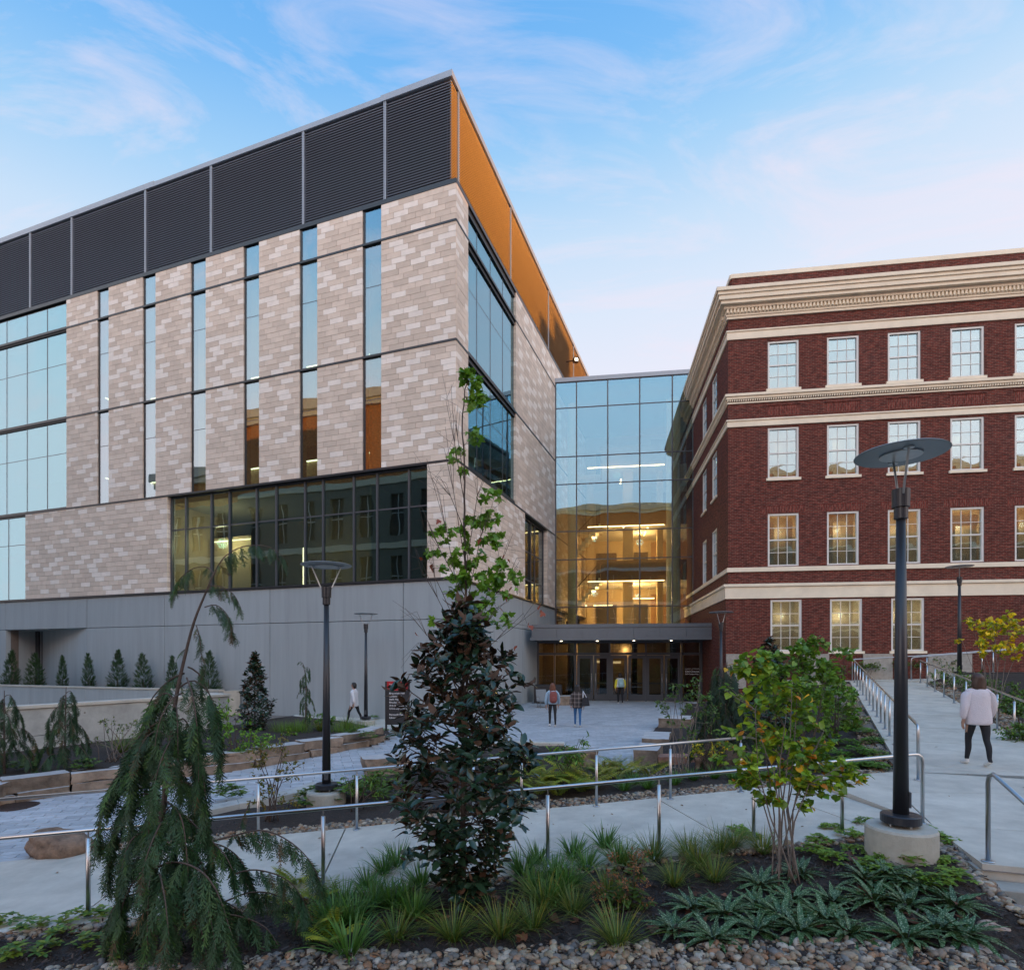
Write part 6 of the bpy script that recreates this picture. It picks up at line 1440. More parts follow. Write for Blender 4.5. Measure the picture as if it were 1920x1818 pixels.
# weeping conifers by the retaining wall
def small_weeper(label, x, yb, z0, H, wd, lean=0, nb=16, sl=.28, col=(.018, .048, .024)):
    p = gat(x, yb, z0); B = Vector((p.x, p.y, z0)); brs = []
    for i in range(nb):
        t = i/nb; h = H*(.92-.80*t); an = i*2.4; w = wd*(.25+.75*t)*rnd(.7, 1.15); d = Vector((math.cos(an), math.sin(an)*.8, 0)); s_ = B+Vector((lean*(1-t), 0, h))
        brs.append(([tuple(s_), tuple(s_+d*w*.5+Vector((0, 0, .05))), tuple(s_+d*w*.9-Vector((0, 0, H*.10))), tuple(s_+d*w-Vector((0, 0, min(h*.75, H*.28))))], .008, sl))
    tr2 = [tuple(B), tuple(B+Vector((lean*.2, 0, H*.4))), tuple(B+Vector((lean*.8, 0, H*.85))), tuple(B+Vector((lean*1.2, 0, H)))]
    return weeping(label, tuple(B), (tr2, .025, .006), brs, every=.07, col=col, start=.2)
small_weeper('weeping conifer cut by the left edge in front of the pale retaining wall', 8, 1452, .15, 1.75, .85)
small_weeper('weeping conifer with a thin staked leader in front of the pale retaining wall', 122, 1440, .2, 1.75, .75, lean=.02)
p = gat(572, 1372, .15); B = Vector((p.x, p.y, .12)); Hn = 2.35
brs = [([tuple(B+Vector((.02, 0, h))), tuple(B+Vector((math.cos(h*9)*.13, math.sin(h*9)*.12, h-.02))), tuple(B+Vector((math.cos(h*9)*.16, math.sin(h*9)*.15, h-.32)))], .006, .16) for h in np.linspace(.35, 2.15, 22)]
brs += [([tuple(B+Vector((0, 0, 1.3))), tuple(B+Vector((.22, 0, 1.1))), tuple(B+Vector((.32, 0, .8)))], .006, .16), ([tuple(B+Vector((-.0, 0, 2.15))), tuple(B+Vector((-.14, 0, 2.35))), tuple(B+Vector((-.24, 0, 2.3)))], .005, .12), ([tuple(B+Vector((0, 0, 1.45))), tuple(B+Vector((-.2, 0, 1.35))), tuple(B+Vector((-.26, 0, 1.2)))], .005, .12)]
weeping('very narrow weeping conifer with a nodding tip beside the black lamp', tuple(B), ([tuple(B), tuple(B+Vector((.03, 0, 1))), tuple(B+Vector((.02, 0, 1.8))), tuple(B+Vector((-.08, 0, 2.3)))], .03, .01), brs, every=.06, start=.1)
p = P_(1355, 1390, 13.0); B = Vector((p.x, p.y, zB(p.x, p.y))); brs = []
for i in range(34):
    t = i/34; h = 2.3*(.95-.8*t); an = i*2.4; w = .95*(.3+.7*t)*rnd(.7, 1.1); d = Vector((math.cos(an), math.sin(an)*.8, 0)); s_ = B+Vector((0, 0, h)); brs.append(([tuple(s_), tuple(s_+d*w*.6+Vector((0, 0, .05))), tuple(s_+d*w-Vector((0, 0, .35)))], .008, .34))
weeping('broad dark weeping conifer behind the far handrail left of the yellowing shrub', tuple(B), ([tuple(B), tuple(B+Vector((.0, 0, 1.2))), tuple(B+Vector((.1, 0, 2.3)))], .03, .01), brs, every=.075, start=.2, col=(.014, .036, .020))

# --- row of small upright conifers on the terrace
def upright_mesh(seed, H=1.75, w=.50):
    rr = np.random.default_rng(seed); bs = [Batch(T) for T in SPR]
    for i in range(620):
        t = rr.random()**1.25; h = H*.96*t; R = w*(1-t)**.75*(.75+.25*min(1, t*6)); an = rr.uniform(0, 6.28); f = rr.uniform(.45, 1)
        d = np.array((math.cos(an), math.sin(an), 0)); pos = d*R*f*.8+np.array((0, 0, h)); g_ = rr.uniform(.6, 1.35)
        k = int(rr.integers(3)); L = rr.uniform(.16, .27)*(1 if t < .8 else .9); bs[k].add(pos, d*.75*(1-t*.6)+np.array((0, 0, .85))+rr.normal(size=3)*.18, d+rr.normal(size=3)*.5, (L*1.3, L, L), np.array((.024, .060, .020))*g_*(np.array((1.5, 1.3, .9)) if rr.random() < .1 else 1))
    return bs
cm = []
for i in range(3): cm.append(fast_mesh('crown', upright_mesh(30+i, w=(.52, .42, .56)[i]), [M['needle']]*3))
ords = ('first from the left', 'second from the left, before the recessed door', 'third from the left', 'fourth from the left', 'fifth from the left', 'sixth from the left', 'seventh, partly behind the cedar leader', 'eighth and last, at the right end')
for i, x in enumerate((20, 66, 117, 167, 220, 269, 323, 391)):
    u_ = FW2.u_at(x, -.75); q = FW2.p(u_, -.75, 1.08)
    o = thing('upright_conifer', 'small upright conifer on the terrace wall, '+ords[i], 'conifer', tuple(q), 'small upright conifers on the terrace wall', world_children=False)
    c = link('crown', cm[(0, 2, 1, 1, 0, 2, 1, 2)[i]], o); mb = MB(); mb.tube([(0, 0, -.02), (0, 0, .5)], [.03, .02], 7); mb.build('trunk', M['bark'], o); o.rotation_euler = (0, 0, i*1.3); s_ = (1.08, 1.0, .92, .98, 1.06, .97, .90, 1.02)[i]; w_ = (.95, 1.12, .88, .9, 1.05, 1.1, .95, 1.15)[i]; o.scale = (s_*w_, s_*w_, s_); o.rotation_euler = (.03*math.sin(i*3), .03*math.cos(i*2), i*1.3)

# --- many-stemmed shrub with heart-shaped leaves turning yellow (front bed)
Yr = 5.95; bx = P_(1476, 1655, Yr); zr0 = zA(bx.x, Yr); R3 = lambda x, y, dy=0: tuple(P_(x, y, Yr+dy)); stems = []
for k, q in enumerate((((1440, 1530), (1424, 1440), (1420, 1330)), ((1450, 1530), (1436, 1400), (1405, 1270)), ((1462, 1500), (1458, 1380), (1448, 1250)), ((1470, 1500), (1478, 1390), (1480, 1290)), ((1478, 1520), (1492, 1400), (1498, 1300)), ((1486, 1520), (1520, 1420), (1545, 1370)), ((1488, 1540), (1520, 1470), (1580, 1435)), ((1446, 1550), (1428, 1480), (1395, 1420)), ((1466, 1540), (1450, 1450), (1425, 1380)), ((1480, 1540), (1500, 1450), (1530, 1400)), ((1470, 1520), (1464, 1440), (1470, 1340)), ((1474, 1510), (1486, 1460), (1510, 1440)))):
    s0_ = Vector((bx.x+rnd(-.14, .14), Yr+rnd(-.1, .1), zr0)); dy = rnd(-.3, .3); stems.append(([tuple(s0_)]+[R3(x+rnd(-5, 5), y, dy*(i+1)/3) for i, (x, y) in enumerate(q)], .0095, .003))
cl = [C_(1390, 1255, Yr, 34, 40, 70), C_(1425, 1245, Yr, 34, 34, 70), C_(1400, 1320, Yr, 30, 34, 44), C_(1450, 1310, Yr, 44, 40, 90), C_(1500, 1330, Yr, 40, 44, 80), C_(1430, 1385, Yr, 40, 34, 70), C_(1480, 1400, Yr, 50, 36, 110), C_(1540, 1400, Yr, 44, 36, 90), C_(1580, 1440, Yr, 42, 20, 60), C_(1470, 1450, Yr, 60, 24, 90), C_(1420, 1460, Yr, 26, 22, 36), C_(1520, 1470, Yr, 34, 24, 50), C_(1385, 1425, Yr, 34, 18, 26), C_(1353, 1290, Yr, 12, 16, 5), C_(1620, 1450, Yr, 24, 8, 24), C_(1510, 1500, Yr, 22, 18, 18), C_(1385, 1455, Yr, 34, 20, 40), C_(1440, 1490, Yr, 40, 20, 46), C_(1560, 1475, Yr, 44, 20, 50), C_(1365, 1380, Yr, 26, 24, 30), C_(1345, 1420, Yr, 18, 10, 14), C_(1600, 1460, Yr, 34, 14, 34), C_(1460, 1270, Yr, 50, 30, 70)]
leafy('heart_leaved_shrub', 'many stemmed shrub with yellowing heart shaped leaves in the front bed by the tallest lamp', 'shrub', (bx.x, Yr, zr0), stems, cl, T_HEART, .080, None, M['leaf'], bark='bark_pale', yel=.0, extra_cols=[(.085, .16, .030)]*9+[(.05, .12, .035)]*7+[(.14, .22, .03)]*8+[(.42, .27, .03)]+[(.30, .12, .03)], leaf_up=.75, droop=.35, inner=.1, twig_r=.003)

# --- shrubs of the middle bed
def shrub(name, label, x, yb, Y, cls, size, cols, T=T_OV, H=None, ns=7, bark='bark', cat='shrub', yel=0, zf=None, twig=.004, up_=.6, base_w=.12, droop=.3, inner=.1):
    q = P_(x, yb, Y); z0 = (zf or zB)(q.x, Y); st_ = []
    for k in range(ns):
        c = cls[k % len(cls)]; e = P_(c[0]+rnd(-.5, .5)*c[2], c[1]+rnd(-.6, .2)*c[3], Y+rnd(-.3, .3)); b0 = Vector((q.x+rnd(-base_w, base_w), Y+rnd(-base_w, base_w), z0)); st_.append(([tuple(b0), tuple(b0.lerp(e, .5)+Vector((rnd(-.1, .1), rnd(-.1, .1), .05))), tuple(e)], .012, .003))
    return leafy(name, label, cat, (q.x, Y, z0), st_, [C_(c[0], c[1], Y, c[2], c[3], c[4]) for c in cls], T, size, None, M['leaf'], bark=bark, extra_cols=cols, leaf_up=up_, twig_r=twig, inner=inner, yel=yel, droop=droop)
GR = [(.06, .13, .03), (.045, .10, .03), (.08, .16, .03)]; DG = [(.035, .075, .028), (.028, .06, .025), (.05, .10, .03)]; YG = [(.16, .20, .02), (.24, .24, .02), (.09, .15, .03), (.40, .30, .02)]
shrub('green_shrub', 'green leafy shrub in the middle bed just behind the yellowing shrub, lit window above', 1500, 1420, 11.5, [(1470, 1235, 60, 34, 170), (1520, 1215, 55, 36, 190), (1500, 1275, 70, 34, 220), (1545, 1260, 44, 34, 120), (1460, 1300, 60, 40, 160), (1530, 1330, 44, 30, 120)], .10, GR, T=T_HEART, ns=12)
shrub('green_shrub', 'broad green shrub spilling towards the left handrail of the sloping walk', 1560, 1420, 13.0, [(1560, 1300, 44, 34, 130), (1590, 1340, 38, 26, 110), (1540, 1370, 40, 28, 90), (1585, 1225, 26, 16, 34)], .10, GR, T=T_HEART, ns=8)
shrub('green_shrub', 'tall green shrub filling the slope beside the left handrail, behind the other two', 1540, 1360, 15.2, [(1500, 1300, 50, 30, 150), (1560, 1290, 44, 30, 140), (1530, 1330, 60, 26, 150), (1600, 1300, 24, 18, 50), (1470, 1345, 40, 26, 100)], .12, GR, T=T_HEART, ns=9)
shrub('green_shrub', 'leafy green shrub low on the slope between the dark weeping conifer and the handrail', 1450, 1440, 11.8, [(1430, 1370, 44, 30, 130), (1470, 1390, 44, 26, 130), (1500, 1410, 40, 20, 90), (1420, 1410, 34, 20, 80)], .09, GR, T=T_HEART, ns=8)
shrub('thin_shrub', 'thin shrub with sparse dark leaves at the plaza edge left of the squared block', 1275, 1450, 11.3, [(1250, 1325, 26, 28, 70), (1262, 1290, 18, 24, 40), (1283, 1310, 22, 40, 70), (1308, 1290, 22, 34, 70), (1320, 1335, 20, 34, 60), (1290, 1360, 34, 28, 70)], .075, DG, ns=10, base_w=.18, bark='bark_pale')
shrub('thin_shrub', 'loose shrub with fine leaves between the thin shrub and the dark weeping conifer', 1330, 1440, 12.2, [(1325, 1310, 24, 30, 80), (1345, 1350, 24, 30, 80), (1305, 1390, 24, 22, 60)], .07, GR+DG, ns=7)
shrub('yellow_shrub', 'low yellow green shrub under the dark weeping conifer by the boulder', 1330, 1425, 11.8, [(1320, 1395, 28, 20, 110), (1350, 1400, 30, 20, 110), (1300, 1410, 20, 12, 50)], .06, YG, ns=6)
shrub('yellow_shrub', 'yellow leaved shrub at the right in front of the brick wall, above the walking woman', 1860, 1300, 14.5, [(1830, 1165, 24, 14, 60), (1862, 1175, 30, 22, 110), (1895, 1170, 26, 24, 100), (1850, 1205, 34, 22, 110), (1900, 1215, 26, 24, 90), (1800, 1200, 10, 5, 12)], .10, YG[:2]+YG[3:]+[(.42, .34, .02), (.16, .22, .03)], T=T_HEART, ns=10, zf=zE, bark='bark_pale')
shrub('brownish_shrub', 'small shrub with olive brown leaves between the left handrail and the black lamp', 510, 1520, 9.6, [(480, 1420, 34, 26, 90), (520, 1400, 34, 26, 100), (545, 1440, 30, 24, 80), (500, 1465, 44, 26, 110), (480, 1510, 30, 18, 50), (545, 1500, 30, 22, 60)], .06, [(.11, .085, .025), (.08, .075, .025), (.05, .075, .025)], ns=9, bark='bark')
shrub('leggy_shrub', 'leggy shrub with upright grey twigs in front of the pale retaining wall', 215, 1430, 13.2, [(190, 1355, 14, 10, 26), (215, 1360, 22, 20, 60), (245, 1365, 26, 22, 70), (178, 1385, 8, 10, 16), (260, 1390, 20, 16, 40)], .055, DG+[(.09, .11, .03)], ns=14, zf=zC, bark='bark_pale', base_w=.25)
shrub('green_shrub', 'bright green leafy shrub at the end of the pale retaining wall below the small magnolia', 440, 1420, 14.2, [(420, 1330, 22, 24, 90), (440, 1360, 34, 26, 150), (470, 1385, 40, 22, 150), (410, 1385, 24, 24, 80), (500, 1385, 26, 18, 70)], .09, [(.07, .17, .03), (.05, .12, .03), (.10, .2, .03)], ns=10, zf=zC)
shrub('green_shrub', 'low yellow green perennial below the lamp left of the narrow conifer', 545, 1395, 17.0, [(540, 1370, 20, 12, 60), (520, 1385, 24, 12, 60)], .09, YG[:1]+GR, ns=5, zf=zC)
shrub('green_shrub', 'small leafy plant above the stone wall just left of the black lamp post', 605, 1365, 19.0, [(600, 1345, 26, 12, 80), (620, 1350, 14, 8, 30)], .12, [(.05, .12, .04)], ns=5, zf=zC)
shrub('tree_peony', 'bush with fingered green leaves behind the far handrail right of the magnolia', 1060, 1450, 11.0, [(1060, 1400, 46, 16, 90), (1040, 1420, 44, 18, 90), (1085, 1420, 36, 18, 70), (1095, 1385, 20, 8, 16)], .12, [(.05, .12, .04), (.035, .085, .035), (.08, .16, .04)], T=T_LAN, ns=8)
shrub('purple_flower_plant', 'leafy plant with narrow leaves beside the lamp plinth and far handrail', 670, 1490, 10.0, [(655, 1465, 22, 14, 50), (690, 1462, 28, 20, 80), (715, 1480, 26, 16, 60)], .10, DG+GR[:1], T=T_LAN, ns=7)
for i, (x, y, Y) in enumerate(((1912, 1325, 13.6), (1925, 1375, 12.4), (1840, 1283, 18.5), (1785, 1270, 21.3), (1885, 1300, 15.6))):
    shrub('green_shrub', ['dark green bushy shrub at the right edge under the yellow shrub', 'dense dark green shrub at the right edge just above the right handrail', 'low dark shrub beyond the right handrail between the handrail posts', 'low green shrub furthest up beyond the right handrail', 'low green shrub behind the walking woman beside the right handrail'][i], x, y+20, Y, [(x-20, y, 34, 20, 170), (x+20, y+4, 34, 20, 170), (x, y-12, 30, 14, 100)], .09, DG+GR[:1], ns=5, zf=zE)
for i, (x, y) in enumerate(((1395, 1325), (1500, 1250), (1560, 1255), (1625, 1248), (1700, 1245), (1770, 1240))):
    Y = 25.3 if i else 17.0; shrub('low_evergreen', ['low dark evergreen near the distant lamp left of the brick hall', 'low evergreen by the brick wall, first from the hall corner', 'low evergreen by the brick wall under the second window', 'low evergreen by the brick wall before the pale plinth stone', 'low evergreen by the brick wall behind the big lamp pole', 'low evergreen by the brick wall just left of the distant lamp'][i], x, y+8, Y, [(x-12, y, 24, 9, 90), (x+14, y, 24, 9, 90)], .13, [(.05, .085, .02), (.035, .06, .02)], T=T_SM, ns=4, zf=(lambda a, b_: 1.6) if i else None, inner=.0)

# --- tufts: meshes shared between copies
def tuft(n, L, w, bend, cols, m_=M['leaf'], spread=1.0, seg=5, seed=0):
    rr = np.random.default_rng(seed); Ts = [blade_tpl(seg, w, b_) for b_ in (bend*.4, bend*.8, bend*1.2)]; bs = [Batch(t) for t in Ts]
    for i in range(n):
        an = rr.uniform(0, 6.283); k = int(rr.integers(3)); l = L*rr.uniform(.6, 1.1); c = np.array(cols[int(rr.integers(len(cols)))])*rr.uniform(.7, 1.3)
        d = np.array((math.cos(an), math.sin(an), 0)); r0 = rr.random()**.5*.05*spread
        bs[k].add(d*r0, d+rr.normal(size=3)*np.array((.1, .1, 0)), (0, 0, 1), (1 if w > .1 else l*1.0 if False else 1, l*rr.uniform(.7, 1.2), l) if False else (l, l*rr.uniform(.6, 1.25), l), c)
    return fast_mesh('grass_tuft', bs, [m_]*3)
def place(name, label, cat, me, x, y, z, rz, s, group=None):
    o = link(name, me); o.location = (x, y, z); o.rotation_euler = (0, 0, rz); o.scale = (s, s, s); return tag(o, label, cat, group)
SEDGE = [tuft(190, .42, .016, 1.25, [(.045, .085, .028), (.06, .10, .03), (.13, .13, .05), (.035, .07, .03)], seed=k) for k in range(3)]
LIRI = [tuft(120, .38, .036, 1.2, [(.030, .080, .032), (.04, .10, .035), (.05, .12, .04)], seed=10+k) for k in range(3)]
def ordn(i): return ('first', 'second', 'third', 'fourth', 'fifth', 'sixth', 'seventh', 'eighth', 'ninth', 'tenth', 'eleventh', 'twelfth', 'thirteenth', 'fourteenth', 'fifteenth', 'sixteenth', 'seventeenth', 'eighteenth', 'nineteenth', 'twentieth', 'twenty-first', 'twenty-second', 'twenty-third', 'twenty-fourth', 'twenty-fifth')[i]
def ga(x, y, zf=None):
    z = .1
    for _ in range(6): p = gat(x, y, z); z = (zf or zA)(p.x, p.y)
    return p.x, p.y, z
sed = [(742, 1762), (850, 1760), (1158, 1772), (940, 1755), (1020, 1700), (1075, 1712), (1140, 1680), (1000, 1740), (1225, 1612), (1290, 1606), (1350, 1600), (1430, 1598), (1265, 1660), (1340, 1650), (1375, 1590), (1310, 1625), (1180, 1625)]
for i, (x, y) in enumerate(sorted(sed)):
    x_, y_, z_ = ga(x, y); place('sedge_tuft', 'fine bladed sedge tuft in the front bed, %s from the left' % ordn(i), 'grass tuft', SEDGE[i % 3], x_, y_, z_-.01, i*1.9, .95+.25*((i*7) % 5)/5, 'sedge tufts in the front bed')
lir = [(645, 1700), (690, 1668), (720, 1640), (630, 1740), (655, 1790), (760, 1690), (700, 1700), (790, 1665), (980, 1640), (1010, 1620), (1040, 1650), (1075, 1610), (1100, 1630), (1135, 1590), (1160, 1620), (1065, 1665), (665, 1730), (745, 1625), (612, 1725), (735, 1700), (775, 1720), (1000, 1672), (1040, 1690)]
for i, (x, y) in enumerate(sorted(lir)):
    x_, y_, z_ = ga(x, y); place('lilyturf_tuft', 'broad bladed green lilyturf tuft in the front bed, %s from the left' % ordn(i), 'grass tuft', LIRI[i % 3], x_, y_, z_-.01, i*2.3, .95+.25*((i*3) % 5)/5, 'lilyturf tufts in the front bed')
lir2 = [(1215, 1478), (1265, 1470), (1300, 1462), (1340, 1458), (1170, 1482), (1375, 1462), (1190, 1470)]
for i, (x, y) in enumerate(sorted(lir2)):
    x_, y_, z_ = ga(x, y, zB); place('lilyturf_tuft', 'lilyturf tuft along the far handrail, %s from the left' % ordn(i), 'grass tuft', LIRI[i % 3], x_, y_, z_-.01, i*2.3, .95, 'lilyturf tufts along the far handrail')
for i, (x, y, zf) in enumerate(((1020*0+1590, 1330, zB), (1600, 1355, zB), (270, 1400, zC), (230, 1410, zC), (600, 1370, zC), (650, 1365, zC))):
    x_, y_, z_ = ga(x, y, zf); place('grass_clump', ['golden grass clump beside the left handrail of the walk', 'second golden grass clump beside the left handrail of the walk', 'dry grass clump at the foot of the pale retaining wall', 'dry grass clump left of the leggy shrub stems', 'feathery green clump above the stone wall behind the lamp pole', 'feathery green clump above the stone wall right of the lamp pole'][i], 'grass clump', SEDGE[i % 3], x_, y_, z_, i, 1.5)
# feathery green cover along the path behind the seat wall
T_IN = tuft(260, .34, .016, .5, [(.06, .13, .03), (.05, .10, .03)], seed=44, spread=7)
for i, x in enumerate((535, 560, 640, 675)): x_, y_, z_ = ga(x, 1372, zC); place('threadleaf_clump', 'soft threadleaf clump behind the seat wall, %s from the left' % ordn(i), 'perennial', T_IN, x_, y_, z_, i, 1.3)
# lungwort rosettes with silver spotted leaves
def rosette(seed, n=34, L=.26):
    rr = np.random.default_rng(seed); T = leaf_tpl(.21, fold=.14, curl=.6, prof=((0, 0), (.12, .35), (.4, 1), (.7, .8), (1, 0))); b_ = Batch(T)
    for i in range(n):
        an = i*2.4+rr.uniform(-.2, .2); el = .45+.85*(i/n)+rr.uniform(-.12, .12); d = np.array((math.cos(an), math.sin(an), math.tan(min(1.25, el))*.8)); l = L*rr.uniform(.8, 1.15)*(1-.25*i/n)
        b_.add(np.array((math.cos(an), math.sin(an), 0))*.02, d, np.array((0, 0, 1))-d*.3+rr.normal(size=3)*.15, l, np.array((.020, .055, .018))*rr.uniform(.7, 1.3))
    return fast_mesh('rosette', [b_], [M['spotted']])
RS = [rosette(60+k) for k in range(4)]
ros = [(1265, 1745), (1340, 1762), (1300, 1705), (1360, 1715), (1420, 1745), (1425, 1660), (1485, 1690), (1420, 1700), (1500, 1745), (1590, 1750), (1560, 1690), (1625, 1650), (1690, 1655), (1700, 1700), (1700, 1760), (1790, 1700), (1810, 1755), (1640, 1690), (1500, 1640), (1760, 1745), (1660, 1640), (1730, 1660), (1545, 1725), (1465, 1720)]
for i, (x, y) in enumerate(sorted(ros)):
    x_, y_, z_ = ga(x, y); place('spotted_rosette', 'silver spotted leaf rosette in the front bed, %s from the left' % ordn(i), 'perennial', RS[i % 4], x_, y_, z_, i*1.7, .98+.28*((i*5) % 4)/4, 'silver spotted rosettes in the front bed')
# pachysandra-like mats
def mat_plant(seed, R=.13, n=26, lc=((.06, .12, .03), (.09, .16, .035)), ls=.05, H=.09, T=T_OV, k_=6):
    rr = np.random.default_rng(seed); b_ = Batch(T)
    for i in range(n):
        r = R*rr.random()**.5; an = rr.uniform(0, 6.28); h = H*(1-.5*(r/R)**2)*rr.uniform(.6, 1.2); c = np.array((r*math.cos(an), r*math.sin(an), h)); ph = rr.uniform(0, 6)
        for j in range(k_): a = ph+j*6.283/k_; d = np.array((math.cos(a), math.sin(a), rr.uniform(-.1, .5))); b_.add(c, d, (0, 0, 1), ls*rr.uniform(.7, 1.2), np.array(lc[int(rr.integers(len(lc)))])*rr.uniform(.7, 1.3))
    return fast_mesh('mat_plant', [b_], [M['leaf']])
PS = [mat_plant(80+k) for k in range(3)]
pac = [(1385, 1560+0), (1400, 1575), (1560, 1555), (1595, 1570), (1600, 1600), (1560, 1615), (1665, 1612), (1710, 1618), (1535, 1580), (1720, 1650), (1770, 1620), (1790, 1650), (1770, 1580), (1735, 1565), (1635, 1630), (1520, 1600), (1620, 1545), (1760, 1660)]
for i, (x, y) in enumerate(sorted(pac)):
    x_, y_, z_ = ga(x, y); place('ground_cover_plant', 'low whorled green ground cover plant near the big lamp, %s from the left' % ordn(i), 'ground cover', PS[i % 3], x_, y_, z_, i*1.1, 1.0+.3*((i*3) % 4)/4, 'ground cover plants near the big lamp')
PL2 = [mat_plant(90+k, R=.14, n=13, ls=.075, H=.13, k_=5, lc=((.04, .095, .035), (.09, .13, .03))) for k in range(3)]
low = [(60, 1745), (80, 1790), (140, 1730), (165, 1775), (190, 1725), (110, 1760), (20, 1800), (215, 1790), (15, 1735)]
for i, (x, y) in enumerate(sorted(low)):
    x_, y_, z_ = ga(x, y); place('woodland_plant', 'low leafy woodland plant left of the weeping cedar, %s from the left' % ordn(i), 'perennial', PL2[i % 3], x_, y_, z_, i*1.4, .85+.2*((i*3) % 4)/4, 'low woodland plants left of the weeping cedar')
GC = [mat_plant(95+k, R=.28, n=44, ls=.075, H=.14, k_=5, lc=((.06, .14, .035), (.045, .11, .03))) for k in range(2)]
gcp = [(1620, 1375), (1590, 1390), (1640, 1395), (1610, 1410), (1640, 1430), (1600, 1432), (1570, 1415), (1575, 1445), (1545, 1430), (1600, 1355), (1640, 1415), (1520, 1445), (1620, 1440)]
for i, (x, y) in enumerate(sorted(gcp)):
    x_, y_, z_ = ga(x, y, zB); place('ground_cover_plant', 'leafy ground cover plant below the left handrail of the walk, %s from the left' % ordn(i), 'ground cover', GC[i % 2], x_, y_, z_, i*1.4, 1.0, 'ground cover below the left handrail of the walk')
# ferns
def fern(seed, n=13, L=.34, cols=((.12, .15, .02), (.07, .11, .02), (.17, .18, .025))):
    rr = np.random.default_rng(seed); b_ = Batch(T_SM)
    for i in range(n):
        an = rr.uniform(0, 6.28); d = np.array((math.cos(an), math.sin(an), 0)); s_ = np.array((-d[1], d[0], 0)); l = L*rr.uniform(.7, 1.15); c = np.array(cols[int(rr.integers(len(cols)))])*rr.uniform(.7, 1.2)
        for k in range(14):
            t = (k+1)/15; p = d*l*t+np.array((0, 0, l*(1.25*t-.72*t*t))); w = l*.26*math.sin(math.pi*min(1, t*.9+.12))
            for q in (-1, 1): b_.add(p, s_*q+d*.35+np.array((0, 0, -.15)), (0, 0, 1), (w*.7, w, w), c)
    return fast_mesh('fern', [b_], [M['leaf']])
FN = [fern(70+k) for k in range(3)]
fe = [(1000, 1478), (1040, 1475), (1075, 1472), (1105, 1466), (1130, 1460), (985, 1462), (1020, 1455), (1060, 1450), (1160, 1462), (1190, 1455), (1140, 1446), (960, 1470), (1090, 1485), (1010, 1490), (1045, 1492), (1215, 1456), (1170, 1448), (1110, 1480)]
for i, (x, y) in enumerate(sorted(fe)):
    x_, y_, z_ = ga(x, y, zB); place('fern', 'yellow green fern behind the far handrail, %s from the left' % ordn(i), 'fern', FN[i % 3], x_, y_, z_, i*1.7, 1.6+.3*((i*5) % 4)/4, 'yellow green ferns behind the far handrail')
fe2 = [(560, 1660), (600, 1690), (540, 1700), (590, 1740), (620, 1770)]
for i, (x, y) in enumerate(sorted(fe2)):
    x_, y_, z_ = ga(x, y); place('fern', 'yellow green fern under the right branches of the weeping cedar, %s from the left' % ordn(i), 'fern', FN[i % 3], x_, y_, z_, i*1.7, 1.0, 'ferns under the weeping cedar')
DP = [mat_plant(99+k, R=.3, n=40, ls=.10, H=.28, k_=5, lc=((.035, .075, .03), (.05, .10, .03))) for k in range(2)]
dk = [(960, 1425), (940, 1440), (985, 1440), (620, 1500), (650, 1502), (690, 1490), (720, 1470), (430, 1500), (750, 1500), (590, 1508)]
for i, (x, y) in enumerate(sorted(dk)):
    x_, y_, z_ = ga(x, y, zB); place('leafy_perennial', 'dark leafy perennial in the middle bed, %s from the left' % ordn(i), 'perennial', DP[i % 2], x_, y_, z_-.03, i*1.7, 1.1+.2*((i*5) % 4)/4, 'dark perennials in the middle bed')
cb = [(700, 1345), (660, 1380), (500, 1400), (350, 1400), (380, 1410), (300, 1415), (160, 1440), (280, 1430), (40, 1445), (715, 1370), (690, 1385), (445, 1412)]
for i, (x, y) in enumerate(sorted(cb)):
    x_, y_, z_ = ga(x, y, zC); place('leafy_perennial', 'leafy perennial behind the stone seat walls, %s from the left' % ordn(i), 'perennial', (DP+GC)[i % 4], x_, y_, z_-.03, i*1.7, .85, 'perennials behind the stone seat walls')
# hydrangea with dried brown flower heads
x_, y_, z_ = ga(1185, 1700); hy_ = thing('hydrangea', 'hydrangea with dried rusty flower heads between the grass tufts of the front bed', 'shrub', (x_, y_, z_)); mb = MB(); bt = Batch(T_OV); fb = Batch(T_SM)
heads = [(1150, 1605, .05), (1148, 1640, -.05), (1190, 1625, 0), (1205, 1655, -.1), (1165, 1680, -.15), (1125, 1680, -.1), (1215, 1690, -.12), (1120, 1660, 0), (1210, 1600, .1), (1170, 1655, -.2), (1140, 1710, -.2), (1190, 1600, .15)]
for hx, hyy, dy in heads:
    c = P_(hx, hyy, y_+dy); mb.tube([Vector((x_+rnd(-.05, .05), y_, z_)), (Vector((x_, y_, z_))+c)/2+Vector((0, 0, .03)), c], [.006, .005, .003], 5)
    fb = Batch(T_SM)
    for k in range(60): u = unit(); p = A(c)+u*np.array((.066, .066, .052)); fb.add(p, unit(), u, rnd(.018, .028), np.array((.11, .05, .045))*rnd(.5, 1.7))
    link('flower_head', fast_mesh('flower_head', [fb], [M['leaf']]), hy_)
    for k in range(12): a = rnd(0, 6.28); q = (Vector((x_, y_, z_)).lerp(c, rnd(.35, .95))); bt.add(A(q), (math.cos(a), math.sin(a), rnd(-.2, .3)), (0, 0, 1), rnd(.08, .12), np.array((.028, .055, .022))*rnd(.6, 1.5))
mb.build('stem', M['bark'], hy_); link('leaves', fast_mesh('leaves', [bt], [M['leaf']]), hy_)

